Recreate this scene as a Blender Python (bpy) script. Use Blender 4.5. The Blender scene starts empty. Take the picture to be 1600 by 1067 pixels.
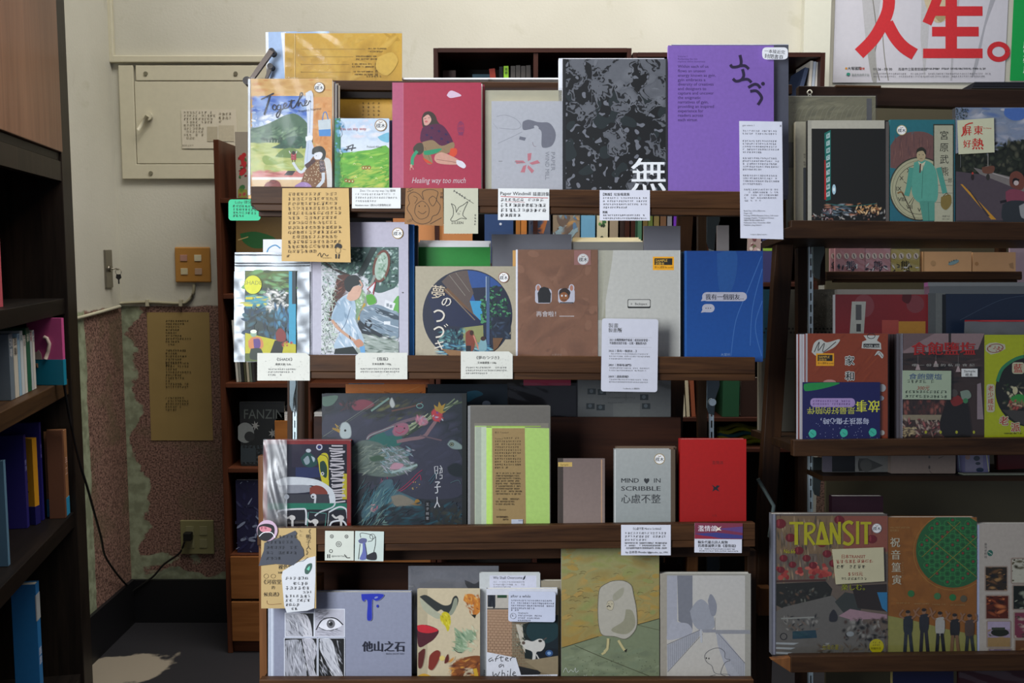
import bpy, math, random
import numpy as np
from mathutils import Vector, Matrix, noise
R = math.radians
C = bpy.context.scene.collection
S = bpy.context.scene
rnd = random.Random(7)
# ---------------------------------------------------------------- camera, world, lights, exposure
FP = 1500.0; PITCH = R(5.4); CAM = Vector((0.0, 0.0, 1.31))
CP, SP = math.cos(PITCH), math.sin(PITCH)
cd = bpy.data.cameras.new('camera'); cam = bpy.data.objects.new('camera', cd); C.objects.link(cam)
cam.location = CAM; cam.rotation_euler = (R(90) - PITCH, 0, 0)
cd.sensor_width = 36; cd.lens = 36 * FP / 1600; cd.clip_start = 0.05
S.camera = cam
S.view_settings.view_transform = 'Standard'; S.view_settings.look = 'None'
S.view_settings.gamma = 1; S.view_settings.use_curve_mapping = False
S.view_settings.exposure = 0.08
w = bpy.data.worlds.new('world'); S.world = w; w.use_nodes = True
w.node_tree.nodes['Background'].inputs[0].default_value = (0.72, 0.80, 1.0, 1)
w.node_tree.nodes['Background'].inputs[1].default_value = 0.2
def area(name, loc, target, sx, sy, energy, col, spread=180):
    l = bpy.data.lights.new(name, 'AREA'); l.shape = 'RECTANGLE'; l.size = sx; l.size_y = sy
    l.energy = energy; l.color = col; l.spread = R(spread)
    o = bpy.data.objects.new(name, l); C.objects.link(o); o.location = loc
    d = Vector(target) - Vector(loc); o.rotation_euler = d.to_track_quat('-Z', 'Y').to_euler()
    return o
area('window_daylight', (-1.45, 0.1, 1.8), (0.0, 1.95, 1.1), 1.0, 1.3, 70, (0.90, 0.95, 1.0))
area('ceiling_lamp', (0.1, 2.5, 3.1), (0.1, 2.95, 1.2), 2.4, 0.5, 27, (1.0, 0.97, 0.92), 130)
area('rack_ceiling_lamp', (0.2, 1.98, 2.9), (0.2, 2.0, 0.0), 1.8, 0.3, 17, (1.0, 0.96, 0.88), 110)
sl = bpy.data.lights.new('added_warm_spot', 'SPOT'); sl.energy = 3.5; sl.color = (1.0, .55, .28); sl.spot_size = R(60); sl.spot_blend = 1; sl.shadow_soft_size = .04  # added spot without a fixture, puts a warm glow on the upper door
so_ = bpy.data.objects.new('added_warm_spot', sl); C.objects.link(so_); so_.location = (-.62, 2.02, 1.95); so_.rotation_euler = (Vector((-1.16, 2.28, 1.70)) - so_.location).to_track_quat('-Z', 'Y').to_euler()
# ---------------------------------------------------------------- frames
def cw(x, u, d):                      # camera-aligned metres to world
    return CAM + Vector((x, u * SP + d * CP, u * CP - d * SP))
def pw(px, py, d): return cw((px - 800) / FP * d, -(py - 533.5) / FP * d, d)
def W(px, py, Y):                     # pixel to the vertical plane y = Y
    r = Vector(((px - 800) / FP, 0, 0)) + Vector((0, CP, -SP)) + Vector((0, SP, CP)) * (-(py - 533.5) / FP)
    return CAM + r * (Y / r.y)
def lin(h, k=1.0):
    if not isinstance(h, str): return tuple(h)
    h = h.lstrip('#'); o = []
    if len(h) == 3: h = ''.join(c * 2 for c in h)
    for i in (0, 2, 4):
        c = int(h[i:i + 2], 16) / 255
        c = c / 12.92 if c <= .04045 else ((c + .055) / 1.055) ** 2.4
        o.append(min(.92, c * k))
    return tuple(o)
# ---------------------------------------------------------------- materials
MATS = {}
def nt(name):
    m = bpy.data.materials.new(name); m.use_nodes = True
    return m, m.node_tree.nodes, m.node_tree.links, m.node_tree.nodes['Principled BSDF']
def mat(col, rough=.55, metal=0, grain=.06, scale=60, coat=0, k=1.0, bump=0):
    key = (col, rough, metal, grain, scale, coat, k, bump)
    if key in MATS: return MATS[key]
    m, n, l, b = nt('surface_' + (col if isinstance(col, str) else 'x').strip('#'))
    b.inputs['Roughness'].default_value = rough; b.inputs['Metallic'].default_value = metal
    b.inputs['Coat Weight'].default_value = coat
    tc = n.new('ShaderNodeTexCoord'); no = n.new('ShaderNodeTexNoise'); no.inputs['Scale'].default_value = scale
    no.inputs['Detail'].default_value = 4
    l.new(tc.outputs['Object'], no.inputs['Vector'])
    mx = n.new('ShaderNodeMix'); mx.data_type = 'RGBA'
    c = lin(col, k)
    mx.inputs[6].default_value = tuple(v * (1 - grain) for v in c) + (1,)
    mx.inputs[7].default_value = tuple(min(1, v * (1 + grain)) for v in c) + (1,)
    l.new(no.outputs['Fac'], mx.inputs[0]); l.new(mx.outputs[2], b.inputs['Base Color'])
    if bump:
        bp = n.new('ShaderNodeBump'); bp.inputs['Strength'].default_value = bump; bp.inputs['Distance'].default_value = .002
        l.new(no.outputs['Fac'], bp.inputs['Height']); l.new(bp.outputs[0], b.inputs['Normal'])
    MATS[key] = m; return m
def wood(c1, c2, axis=0, rough=.42, scale=9):
    key = ('wood', c1, c2, axis, rough, scale)
    if key in MATS: return MATS[key]
    m, n, l, b = nt('wood')
    tc = n.new('ShaderNodeTexCoord'); mp = n.new('ShaderNodeMapping'); l.new(tc.outputs['Object'], mp.inputs[0])
    sc = [scale * 5] * 3; sc[axis] = scale * .35; mp.inputs['Scale'].default_value = sc
    a = n.new('ShaderNodeTexNoise'); a.inputs['Scale'].default_value = 1.0; a.inputs['Detail'].default_value = 7; a.inputs['Distortion'].default_value = 1.2
    l.new(mp.outputs[0], a.inputs['Vector'])
    f = n.new('ShaderNodeTexNoise'); f.inputs['Scale'].default_value = 5; f.inputs['Detail'].default_value = 3; l.new(mp.outputs[0], f.inputs['Vector'])
    ad = n.new('ShaderNodeMath'); ad.operation = 'MULTIPLY_ADD'; ad.inputs[1].default_value = .35
    l.new(f.outputs['Fac'], ad.inputs[0]); l.new(a.outputs['Fac'], ad.inputs[2])
    cr = n.new('ShaderNodeValToRGB'); cr.color_ramp.elements[0].position = .42; cr.color_ramp.elements[1].position = .92
    cr.color_ramp.elements[0].color = lin(c1) + (1,); cr.color_ramp.elements[1].color = lin(c2) + (1,)
    l.new(ad.outputs[0], cr.inputs[0]); l.new(cr.outputs[0], b.inputs['Base Color'])
    b.inputs['Roughness'].default_value = rough; b.inputs['Specular IOR Level'].default_value = .2
    bp = n.new('ShaderNodeBump'); bp.inputs['Strength'].default_value = .25; bp.inputs['Distance'].default_value = .001
    l.new(ad.outputs[0], bp.inputs['Height']); l.new(bp.outputs[0], b.inputs['Normal'])
    MATS[key] = m; return m
def print_mat(rough=.5):
    key = ('print', rough)
    if key in MATS: return MATS[key]
    m, n, l, b = nt('printed_ink'); at = n.new('ShaderNodeAttribute'); at.attribute_name = 'ink'
    tc = n.new('ShaderNodeTexCoord'); no = n.new('ShaderNodeTexNoise'); no.inputs['Scale'].default_value = 140; no.inputs['Detail'].default_value = 5
    l.new(tc.outputs['Object'], no.inputs['Vector'])
    mr = n.new('ShaderNodeMapRange'); mr.inputs[3].default_value = .88; mr.inputs[4].default_value = 1.12
    l.new(no.outputs['Fac'], mr.inputs[0])
    mx = n.new('ShaderNodeVectorMath'); mx.operation = 'SCALE'
    l.new(at.outputs['Color'], mx.inputs[0]); l.new(mr.outputs[0], mx.inputs['Scale']); l.new(mx.outputs[0], b.inputs['Base Color'])
    b.inputs['Roughness'].default_value = rough; MATS[key] = m; return m
def plastic(tint='#ffffff', amount=.05, rough=.12, base=.0):
    key = ('film', tint, amount, rough, base)
    if key in MATS: return MATS[key]
    m, n, l, b = nt('clear_film'); n.remove(b)
    out = n['Material Output']; tr = n.new('ShaderNodeBsdfTransparent'); tr.inputs[0].default_value = lin(tint) + (1,)
    gl = n.new('ShaderNodeBsdfGlossy'); gl.inputs['Roughness'].default_value = rough
    tc = n.new('ShaderNodeTexCoord'); no = n.new('ShaderNodeTexNoise'); no.inputs['Scale'].default_value = 11; no.inputs['Detail'].default_value = 2; no.inputs['Distortion'].default_value = 1.2
    l.new(tc.outputs['Object'], no.inputs['Vector'])
    bp = n.new('ShaderNodeBump'); bp.inputs['Strength'].default_value = .35; bp.inputs['Distance'].default_value = .003
    l.new(no.outputs['Fac'], bp.inputs['Height']); l.new(bp.outputs[0], gl.inputs['Normal'])
    lw_ = n.new('ShaderNodeLayerWeight'); pwr = n.new('ShaderNodeMath'); pwr.operation = 'POWER'; pwr.inputs[1].default_value = 4; l.new(lw_.outputs['Facing'], pwr.inputs[0])
    ad = n.new('ShaderNodeMath'); ad.operation = 'MULTIPLY_ADD'; ad.inputs[1].default_value = .25; ad.inputs[2].default_value = amount; l.new(pwr.outputs[0], ad.inputs[0])
    mx = n.new('ShaderNodeMixShader'); l.new(ad.outputs[0], mx.inputs[0]); l.new(tr.outputs[0], mx.inputs[1]); l.new(gl.outputs[0], mx.inputs[2])
    last = mx
    if base:
        df = n.new('ShaderNodeBsdfDiffuse'); df.inputs[0].default_value = (.7, .7, .68, 1)
        m2 = n.new('ShaderNodeMixShader'); m2.inputs[0].default_value = base
        l.new(mx.outputs[0], m2.inputs[1]); l.new(df.outputs[0], m2.inputs[2]); last = m2
    l.new(last.outputs[0], out.inputs[0]); MATS[key] = m; return m
# ---------------------------------------------------------------- mesh helpers
class MB:
    def __init__(s): s.v = []; s.f = []; s.m = []; s.cm = 0; s.sm = []
    def box(s, x0, x1, y0, y1, z0, z1):
        b = len(s.v)
        s.v += [(x0, y0, z0), (x1, y0, z0), (x1, y1, z0), (x0, y1, z0), (x0, y0, z1), (x1, y0, z1), (x1, y1, z1), (x0, y1, z1)]
        s.F([(0, 3, 2, 1), (4, 5, 6, 7), (0, 1, 5, 4), (1, 2, 6, 5), (2, 3, 7, 6), (3, 0, 4, 7)], b); return s
    def F(s, fs, b, sm=False):
        for f in fs: s.f.append(tuple(b + i for i in f)); s.m.append(s.cm); s.sm.append(sm)
    def prism(s, pts, y0, y1):         # outline in x,z, thickness in y
        n = len(pts); b = len(s.v)
        s.v += [(x, y0, z) for x, z in pts] + [(x, y1, z) for x, z in pts]
        s.F([tuple(range(n)), tuple(range(2 * n - 1, n - 1, -1))] + [(i, i + n, (i + 1) % n + n, (i + 1) % n) for i in range(n)], b); return s
    def tube(s, pts, r, n=8):
        pts = [Vector(p) for p in pts]; b = len(s.v)
        for i, p in enumerate(pts):
            t = (pts[min(i + 1, len(pts) - 1)] - pts[max(i - 1, 0)]).normalized()
            a = t.cross(Vector((0, 0, 1)) if abs(t.z) < .9 else Vector((1, 0, 0))).normalized(); c = t.cross(a)
            rr = r[i] if isinstance(r, (list, tuple)) else r
            for k in range(n):
                q = p + (a * math.cos(k * math.tau / n) + c * math.sin(k * math.tau / n)) * rr; s.v.append(tuple(q))
        for i in range(len(pts) - 1):
            s.F([(i * n + k, i * n + (k + 1) % n, (i + 1) * n + (k + 1) % n, (i + 1) * n + k) for k in range(n)], b, True)
        s.F([tuple(range(n)), tuple(range(len(pts) * n - 1, (len(pts) - 1) * n - 1, -1))], b); return s
    def grid(s, x0, x1, z0, z1, y, nx, nz, fn):
        b = len(s.v)
        for j in range(nz + 1):
            for i in range(nx + 1):
                x = x0 + (x1 - x0) * i / nx; z = z0 + (z1 - z0) * j / nz; s.v.append((x, y + fn(i / nx, j / nz), z))
        s.F([(j * (nx + 1) + i, j * (nx + 1) + i + 1, (j + 1) * (nx + 1) + i + 1, (j + 1) * (nx + 1) + i) for j in range(nz) for i in range(nx)], b, True); return s
    def build(s, name, mats, parent=None, bev=0, off=(0, 0, 0)):
        me = bpy.data.meshes.new(name)
        me.from_pydata([(a[0] - off[0], a[1] - off[1], a[2] - off[2]) for a in s.v] if any(off) else s.v, [], s.f)
        for m in (mats if isinstance(mats, (list, tuple)) else [mats]): me.materials.append(m)
        me.polygons.foreach_set('material_index', s.m); me.polygons.foreach_set('use_smooth', s.sm); me.update()
        o = bpy.data.objects.new(name, me); C.objects.link(o)
        if parent: o.parent = parent
        if bev:
            md = o.modifiers.new('bevel', 'BEVEL'); md.width = bev; md.segments = 2; md.limit_method = 'ANGLE'
        return o
def tag(o, label=None, cat=None, group=None, kind=None):
    for k, v in (('label', label), ('category', cat), ('group', group), ('kind', kind)):
        if v: o[k] = v
    return o
def root(name, label, cat, loc, rot=(0, 0, 0), group=None):
    o = bpy.data.objects.new(name, None); C.objects.link(o); o.empty_display_size = .03
    o.location = loc; o.rotation_euler = rot; return tag(o, label, cat, group)
# ---------------------------------------------------------------- flat print, drawn in photograph coordinates onto a cover
GL = {}
def glyph(t, off=0):
    key = (t, off)
    if key not in GL:
        cu = bpy.data.curves.new('t', 'FONT'); cu.body = t; cu.resolution_u = 2; cu.fill_mode = 'FRONT'; cu.offset = off
        o = bpy.data.objects.new('t', cu); C.objects.link(o)
        me = bpy.data.meshes.new_from_object(o.evaluated_get(bpy.context.evaluated_depsgraph_get()))
        vs = [(v.co.x, v.co.y) for v in me.vertices]; fs = [tuple(p.vertices) for p in me.polygons]
        bpy.data.objects.remove(o); bpy.data.meshes.remove(me); bpy.data.curves.remove(cu)
        wd = max([a for a, _ in vs], default=.3)
        GL[key] = (vs, fs, wd)
    return GL[key]
def spline(pts, k=5):
    if len(pts) < 3: return pts
    o = []
    for i in range(len(pts) - 1):
        a, b, c, d = pts[max(i - 1, 0)], pts[i], pts[i + 1], pts[min(i + 2, len(pts) - 1)]
        for j in range(k):
            t = j / k
            o.append(tuple(.5 * (2 * b[q] + (c[q] - a[q]) * t + (2 * a[q] - 5 * b[q] + 4 * c[q] - d[q]) * t * t + (3 * b[q] - a[q] - 3 * c[q] + d[q]) * t ** 3) for q in (0, 1)))
    return o + [pts[-1]]
KG = 1.0
class Art:
    def __init__(s, x0, y0, x1, y1, k=None): s.b = (x0, y0, x1, y1); s.V = []; s.Q = []; s.K = []; s.n = 0; s.k = k or KG; s.r_ = random.Random(int(x0 * 7 + y0)); s.soft = 0; s.tx = False; s.I = np.zeros((max(2, int(y1 - y0) + 1), max(2, int(x1 - x0) + 1), 3)); s.o = (x0, y0)
    def _poly(s, pts, cols):
        P = list(zip(pts, cols))
        if 1:
            x0, y0, x1, y1 = s.b
            for ax, lim, sg in ((0, x0, 1), (0, x1, -1), (1, y0, 1), (1, y1, -1)):
                if all((p[0][ax] - lim) * sg >= 0 for p in P): continue
                Q = []
                for i in range(len(P)):
                    a, b = P[i - 1], P[i]; da, db = (a[0][ax] - lim) * sg, (b[0][ax] - lim) * sg
                    if (da < 0) != (db < 0):
                        t = da / (da - db); Q.append(((a[0][0] + (b[0][0] - a[0][0]) * t, a[0][1] + (b[0][1] - a[0][1]) * t), b[1]))
                    if db >= 0: Q.append(b)
                P = Q
                if len(P) < 3: return
        b = len(s.V)
        for (x, y), c in P: s.V.append((x, y, s.n)); s.K.append(c)
        s.Q.append(tuple(range(b, b + len(P))))
        if s.tx: return
        X = np.array([p[0] for p in P]); n = len(P)      # keep a coarse copy of what is printed so soft strokes can blend into it
        u0, v0, u1, v1 = int(X[:, 0].min() - s.o[0]), int(X[:, 1].min() - s.o[1]), int(X[:, 0].max() - s.o[0]) + 1, int(X[:, 1].max() - s.o[1]) + 1
        u0, v0 = max(u0, 0), max(v0, 0); u1, v1 = min(u1, s.I.shape[1]), min(v1, s.I.shape[0])
        if u1 <= u0 or v1 <= v0: return
        gx, gy = np.meshgrid(np.arange(u0, u1) + .5 + s.o[0], np.arange(v0, v1) + .5 + s.o[1]); ins = np.zeros(gx.shape, bool)
        for i in range(n):
            (ax, ay), (bx, by) = X[i - 1], X[i]
            if ay != by: ins ^= ((ay > gy) != (by > gy)) & (gx < (bx - ax) * (gy - ay) / (by - ay) + ax)
        if cols[0] == cols[-1]: s.I[v0:v1, u0:u1][ins] = cols[0]
        else:
            t = np.clip((gy - s.b[1]) / max(1, s.b[3] - s.b[1]), 0, 1)[..., None]; s.I[v0:v1, u0:u1][ins] = (np.array(cols[0]) * (1 - t) + np.array(cols[-1]) * t)[ins]
    def samp(s, x, y):
        return tuple(s.I[min(max(int(y - s.o[1]), 0), s.I.shape[0] - 1), min(max(int(x - s.o[0]), 0), s.I.shape[1] - 1)])
    def halo(s, inner, outer, col):
        cc = s._c(col); s.n += 1; oc = [s.samp(*p) for p in outer]; oc = [q if q[0] + q[1] + q[2] > 0 else cc for q in oc]; n = len(inner)
        x0, y0, x1, y1 = s.b
        if any(not (x0 <= p[0] <= x1 and y0 <= p[1] <= y1) for p in outer):
            s._poly(inner, [cc] * n); return s
        b = len(s.V)
        s._poly(inner, [cc] * n); b = len(s.V)
        for p, c in list(zip(inner, [cc] * n)) + list(zip(outer, oc)): s.V.append((p[0], p[1], s.n)); s.K.append(c)
        s.Q += [(b + i, b + (i + 1) % n, b + n + (i + 1) % n, b + n + i) for i in range(n)]
        return s
    def _c(s, c): return lin(c, s.k)
    def p(s, pts, col): s.n += 1; c = s._c(col); s._poly(pts, [c] * len(pts)); return s
    def pc(s, pts, col):
        P = spline(list(pts) + [pts[0]], 4)[:-1]
        if not s.soft: return s.p(P, col)
        n = len(P); ar = sum(P[i - 1][0] * P[i][1] - P[i][0] * P[i - 1][1] for i in range(n)); sg = 1 if ar > 0 else -1; O = []
        for i in range(n):
            dx, dy = P[(i + 1) % n][0] - P[i - 1][0], P[(i + 1) % n][1] - P[i - 1][1]; q = math.hypot(dx, dy) or 1
            O.append((P[i][0] + dy / q * s.soft * sg, P[i][1] - dx / q * s.soft * sg))
        return s.halo(P, O, col)
    def r(s, x0, y0, x1, y1, col): return s.p([(x0, y0), (x1, y0), (x1, y1), (x0, y1)], col)
    def g(s, x0, y0, x1, y1, ct, cb):
        s.n += 1; a, b = s._c(ct), s._c(cb); s._poly([(x0, y0), (x1, y0), (x1, y1), (x0, y1)], [a, a, b, b]); return s
    def e(s, cx, cy, rx, ry, col, rot=0, n=22):
        c, q = math.cos(R(rot)), math.sin(R(rot))
        return s.p([(cx + rx * math.cos(i * math.tau / n) * c - ry * math.sin(i * math.tau / n) * q, cy + rx * math.cos(i * math.tau / n) * q + ry * math.sin(i * math.tau / n) * c) for i in range(n)], col)
    def s(s, pts, w, col, c=0):
        if c: pts = spline(pts)
        s.n += 1; cc = s._c(col); n = len(pts); L = []; Rr = []
        for i in range(n):
            a, b = pts[max(i - 1, 0)], pts[min(i + 1, n - 1)]; dx, dy = b[0] - a[0], b[1] - a[1]; q = math.hypot(dx, dy) or 1
            L.append((pts[i][0] - dy / q * w / 2, pts[i][1] + dx / q * w / 2)); Rr.append((pts[i][0] + dy / q * w / 2, pts[i][1] - dx / q * w / 2))
        for i in range(n - 1): s._poly([L[i], L[i + 1], Rr[i + 1], Rr[i]], [cc] * 4)
        return s
    def ring(s, cx, cy, rx, ry, w, col, rot=0, n=28):
        c, q = math.cos(R(rot)), math.sin(R(rot))
        return s.s([(cx + rx * math.cos(i * math.tau / n) * c - ry * math.sin(i * math.tau / n) * q, cy + rx * math.cos(i * math.tau / n) * q + ry * math.sin(i * math.tau / n) * c) for i in range(n + 1)], w, col)
    def t(s, txt, x, y, size, col, al='l', rot=0, off=0, sx=1, sh=0, fit=None):
        s.tx = True; vs, fs, wd = glyph(txt); s.n += 1; cc = s._c(col)
        if fit: sx = fit / (wd * size)
        x -= {'l': 0, 'c': .5, 'r': 1}[al] * wd * size * sx * (1 if abs(rot) < 90 else -1)
        c, q = math.cos(R(rot)), math.sin(R(rot))
        P = []
        for a, b in vs:
            a2 = (a * sx + b * sh) * size; b2 = -b * size; P.append((x + a2 * c - b2 * q, y + a2 * q + b2 * c))
        sh_ = [(0, 0)] if off <= .002 else ([(-off * .8, 0), (off * .8, 0)] if off < .05 else [(off * math.cos(q * .785), off * math.sin(q * .785)) for q in range(8)])
        for j, (dx, dy) in enumerate(sh_):
            if j: s.n += 1
            for f in fs: s._poly([(P[i][0] + dx * size, P[i][1] + dy * size) for i in f], [cc] * len(f))
        s.tx = False; return s
    def v(s, txt, x, y, size, col, off=0, gap=1.08, sx=1):
        for i, ch in enumerate(txt): s.t(ch, x - size * sx / 2, y + size * (.88 + i * gap), size, col, off=off, sx=sx)
        return s
    def scr(s, x, y, h, col, w=None):   # one illegible written character
        r = s.r_; w = (w or h * .11) * .85; s.n += 1; cc = s._c(col); s.tx = True; hz = r.randint(2, 3); S_ = []
        for k in range(hz): yy = y + h * (.12 + .78 * (k + r.uniform(-.1, .1)) / max(1, hz - .4)); a = r.uniform(0, .25); S_.append(((x + a * h, yy), (x + (a + r.uniform(.4, .75)) * h, yy - r.uniform(-.02, .1) * h)))
        for k in range(r.randint(1, 3)): xx = x + h * r.uniform(.15, .75); a = r.uniform(0, .3); S_.append(((xx, y + a * h), (xx - r.uniform(-.12, .2) * h, y + (a + r.uniform(.4, .7)) * h)))
        for a, b in S_:
            dx, dy = b[0] - a[0], b[1] - a[1]; q = math.hypot(dx, dy); ux, uy = -dy / q * w / 2, dx / q * w / 2
            s._poly([(a[0] + ux, a[1] + uy), (b[0] + ux, b[1] + uy), (b[0] - ux, b[1] - uy), (a[0] - ux, a[1] - uy)], [cc] * 4)
        s.tx = False
    def lines(s, x0, y0, x1, n, h, gap, col, adv=1.02, w=None, ragged=.1, slope=0, skip=.05):
        for i in range(n):
            xe = x1 - s.r_.random() * ragged * (x1 - x0); xe = x0 + (xe - x0) * (.55 if i == n - 1 and n > 2 else 1); x = x0
            while x + h * .8 <= xe:
                if s.r_.random() > skip: s.scr(x, y0 + i * gap + (x - x0) * slope, h, col, w)
                x += h * adv
        return s
    def lat(s, x0, y0, x1, n, h, gap, col, ragged=.1):   # rows of tiny roman print
        for i in range(n): s.lines(x0, y0 + i * gap, x1 - s.r_.random() * ragged * (x1 - x0), 1, h, 1, col, adv=.68, w=h * .16, skip=.16, ragged=0)
        return s
    def daub(s, x0, y0, x1, y1, n, cols, a, b, ang=None, jit=30, nn=8, f=.35):
        for i in range(n):
            rot = R(s.r_.uniform(0, 180) if ang is None else ang + s.r_.uniform(-jit, jit)); cx, cy = s.r_.uniform(x0, x1), s.r_.uniform(y0, y1)
            ra, rb = a * s.r_.uniform(.6, 1.4), b * s.r_.uniform(.6, 1.4); c, q = math.cos(rot), math.sin(rot); P = []
            for k in (f, 1.15): P.append([(cx + k * (ra * math.cos(t * math.tau / nn) * c - rb * math.sin(t * math.tau / nn) * q), cy + k * (ra * math.cos(t * math.tau / nn) * q + rb * math.sin(t * math.tau / nn) * c)) for t in range(nn)])
            s.halo(P[0], P[1], s.r_.choice(cols))
        return s
    def stk(s, x, y, r=10, rim='#8a6d46'):    # round shop sticker
        s.e(x, y, r, r, rim); s.e(x, y, r * .86, r * .86, '#f2f0ec'); s.t('樸木', x, y + r * .38, r * .8, '#1c2436', 'c', off=.02)
        s.s([(x - r * .3, y - r * .58), (x, y - r * .4), (x + r * .3, y - r * .58)], r * .1, '#7a5030'); return s
    def sample(s, x0, y0, x1, y1):
        h = y1 - y0; s.r(x0, y0, x1, y1, '#f0a71c'); s.r(x0 + h * .12, y0 + h * .12, x1 - h * .12, y0 + h * .62, '#26231e')
        s.t('SAMPLE', x0 + h * .2, y0 + h * .38, h * .26, '#e8b544', off=.01); s.t('試閱本', x0 + h * .2, y0 + h * .6, h * .22, '#e8b544')
        s.t('請小心翻閱 Be careful', x0 + h * .12, y0 + h * .86, h * .2, '#3a2a10', fit=(x1 - x0) * .88); return s
    def field(s, x0, y0, x1, y1, st, fn, col):   # filled marching squares: paint where fn > 0
        s.n += 1; cc = s._c(col); nx, ny = int((x1 - x0) / st), int((y1 - y0) / st)
        g = [[fn(x0 + i * st, y0 + j * st) for i in range(nx + 1)] for j in range(ny + 1)]
        for j in range(ny):
            i = 0
            while i < nx:
                q = [g[j][i], g[j][i + 1], g[j + 1][i + 1], g[j + 1][i]]
                if all(v > 0 for v in q):
                    k = i
                    while k + 1 < nx and g[j][k + 2] > 0 and g[j + 1][k + 2] > 0: k += 1
                    s._poly([(x0 + i * st, y0 + j * st), (x0 + (k + 1) * st, y0 + j * st), (x0 + (k + 1) * st, y0 + (j + 1) * st), (x0 + i * st, y0 + (j + 1) * st)], [cc] * 4); i = k + 1; continue
                if any(v > 0 for v in q):
                    c = [(x0 + i * st, y0 + j * st), (x0 + (i + 1) * st, y0 + j * st), (x0 + (i + 1) * st, y0 + (j + 1) * st), (x0 + i * st, y0 + (j + 1) * st)]; P = []
                    for a in range(4):
                        b = (a + 1) % 4
                        if q[a] > 0: P.append(c[a])
                        if (q[a] > 0) != (q[b] > 0): t = q[a] / (q[a] - q[b]); P.append((c[a][0] + (c[b][0] - c[a][0]) * t, c[a][1] + (c[b][1] - c[a][1]) * t))
                    if len(P) > 2: s._poly(P, [cc] * len(P))
                i += 1
        return s
    def build(s, parent, cx, u, d, y=0.0, rough=.5, name='cover_print', step=7e-6):
        if not s.V: return
        sc = d / FP; st = min(step, .0016 / max(1, s.n))
        me = bpy.data.meshes.new(name)
        me.from_pydata([((x - cx) * sc, y - .00025 - st * n, max(.001, -(yy - 533.5) * sc - u)) for x, yy, n in s.V], [], s.Q)
        ca = me.color_attributes.new('ink', 'FLOAT_COLOR', 'POINT')
        flat = []
        for c in s.K: flat += [c[0], c[1], c[2], 1]
        ca.data.foreach_set('color', flat)
        me.materials.append(print_mat(rough)); me.update()
        # every face must look towards the reader
        o = bpy.data.objects.new(name, me); C.objects.link(o); o.parent = parent; return o
# ---------------------------------------------------------------- books, cards and other flat goods, parallel to the rack's slope
def croot(name, label, cat, px, u, d, tilt=0, group=None):
    return root(name, label, cat, cw((px - 800) / FP * d, u, d), (-PITCH, R(tilt), 0), group)
def wrinkle(seed, amp):
    r = random.Random(seed); ph = [(r.uniform(3, 14), r.uniform(3, 14), r.uniform(0, 6), r.uniform(.3, 1)) for _ in range(6)]
    return lambda a, b: -abs(sum(q * math.sin(f * a + g * b + p) for f, g, p, q in ph)) * amp
def book(label, x0, y0, x1, d, u=None, y1=None, t=.008, col='#ffffff', side=None, pages='#e6e1d4', art=None, name='book', cat='book',
         tilt=0, sleeve=None, group=None, rough=.5, back=None, soft=True, film=None, sl_amt=.05):
    sc = d / FP
    if u is None: u = -(y1 - 533.5) * sc
    cx = (x0 + x1) / 2; hw = (x1 - x0) * sc / 2; h = -(y0 - 533.5) * sc - u; c = .0006
    o = croot(name, label, cat, cx, u, d, tilt, group)
    fc = MB().box(-hw, hw, 0, c, 0, h).build('front_cover', mat(col, rough), o)
    MB().box(-hw, hw, t - c, t, 0, h).build('back_cover', mat(back or col, rough), o)
    MB().box(-hw, -hw + c, c, t - c, 0, h).build('spine', mat(side or col, rough), o)
    m = MB(); n = max(1, min(5, int(t / .0022))); q = (t - 2 * c) / n   # page block in a few uneven signatures
    for i in range(n):
        e = rnd.uniform(0, .0012); m.box(-hw + c, hw - .0008 - e, c + i * q, c + (i + .93) * q, .0008, h - .0008 - e)
    m.build('page_block', mat(pages, .8), o)
    if art: art.build(fc, cx, u, d, 0, rough)
    if sleeve:
        l, tp, r_, b = sleeve; sx0, sx1 = (l - cx) * sc, (r_ - cx) * sc; z1 = -(tp - 533.5) * sc - u; z0 = max(.0005, -(b - 533.5) * sc - u)
        MB().grid(sx0, sx1, z0, z1, -.0035, 18, 22, wrinkle(int(l + tp), .0007)).build('plastic_sleeve', film or plastic(amount=sl_amt), o)
    return o
def sheet(label, x0, y0, x1, y1, d, col, art=None, name='note_card', cat='note', tilt=0, t=.0006, outline=None, rough=.6, group=None, m=None):
    sc = d / FP; cx = (x0 + x1) / 2; u = -(y1 - 533.5) * sc
    o = croot(name, label, cat, cx, u, d, tilt, group)
    pts = outline or [(x0, y0), (x1, y0), (x1, y1), (x0, y1)]
    pa = MB().prism([((x - cx) * sc, -(y - 533.5) * sc - u) for x, y in pts][::-1], 0, t).build('paper', m or mat(col, rough), o)
    if art: art.build(pa, cx, u, d, 0, rough)
    return o
def rr(x0, y0, x1, y1, r):
    o = []
    for cx, cy, a in ((x1 - r, y0 + r, -90), (x1 - r, y1 - r, 0), (x0 + r, y1 - r, 90), (x0 + r, y0 + r, 180)):
        for k in range(5): o.append((cx + r * math.cos(R(a + k * 22.5)), cy + r * math.sin(R(a + k * 22.5))))
    return o
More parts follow.
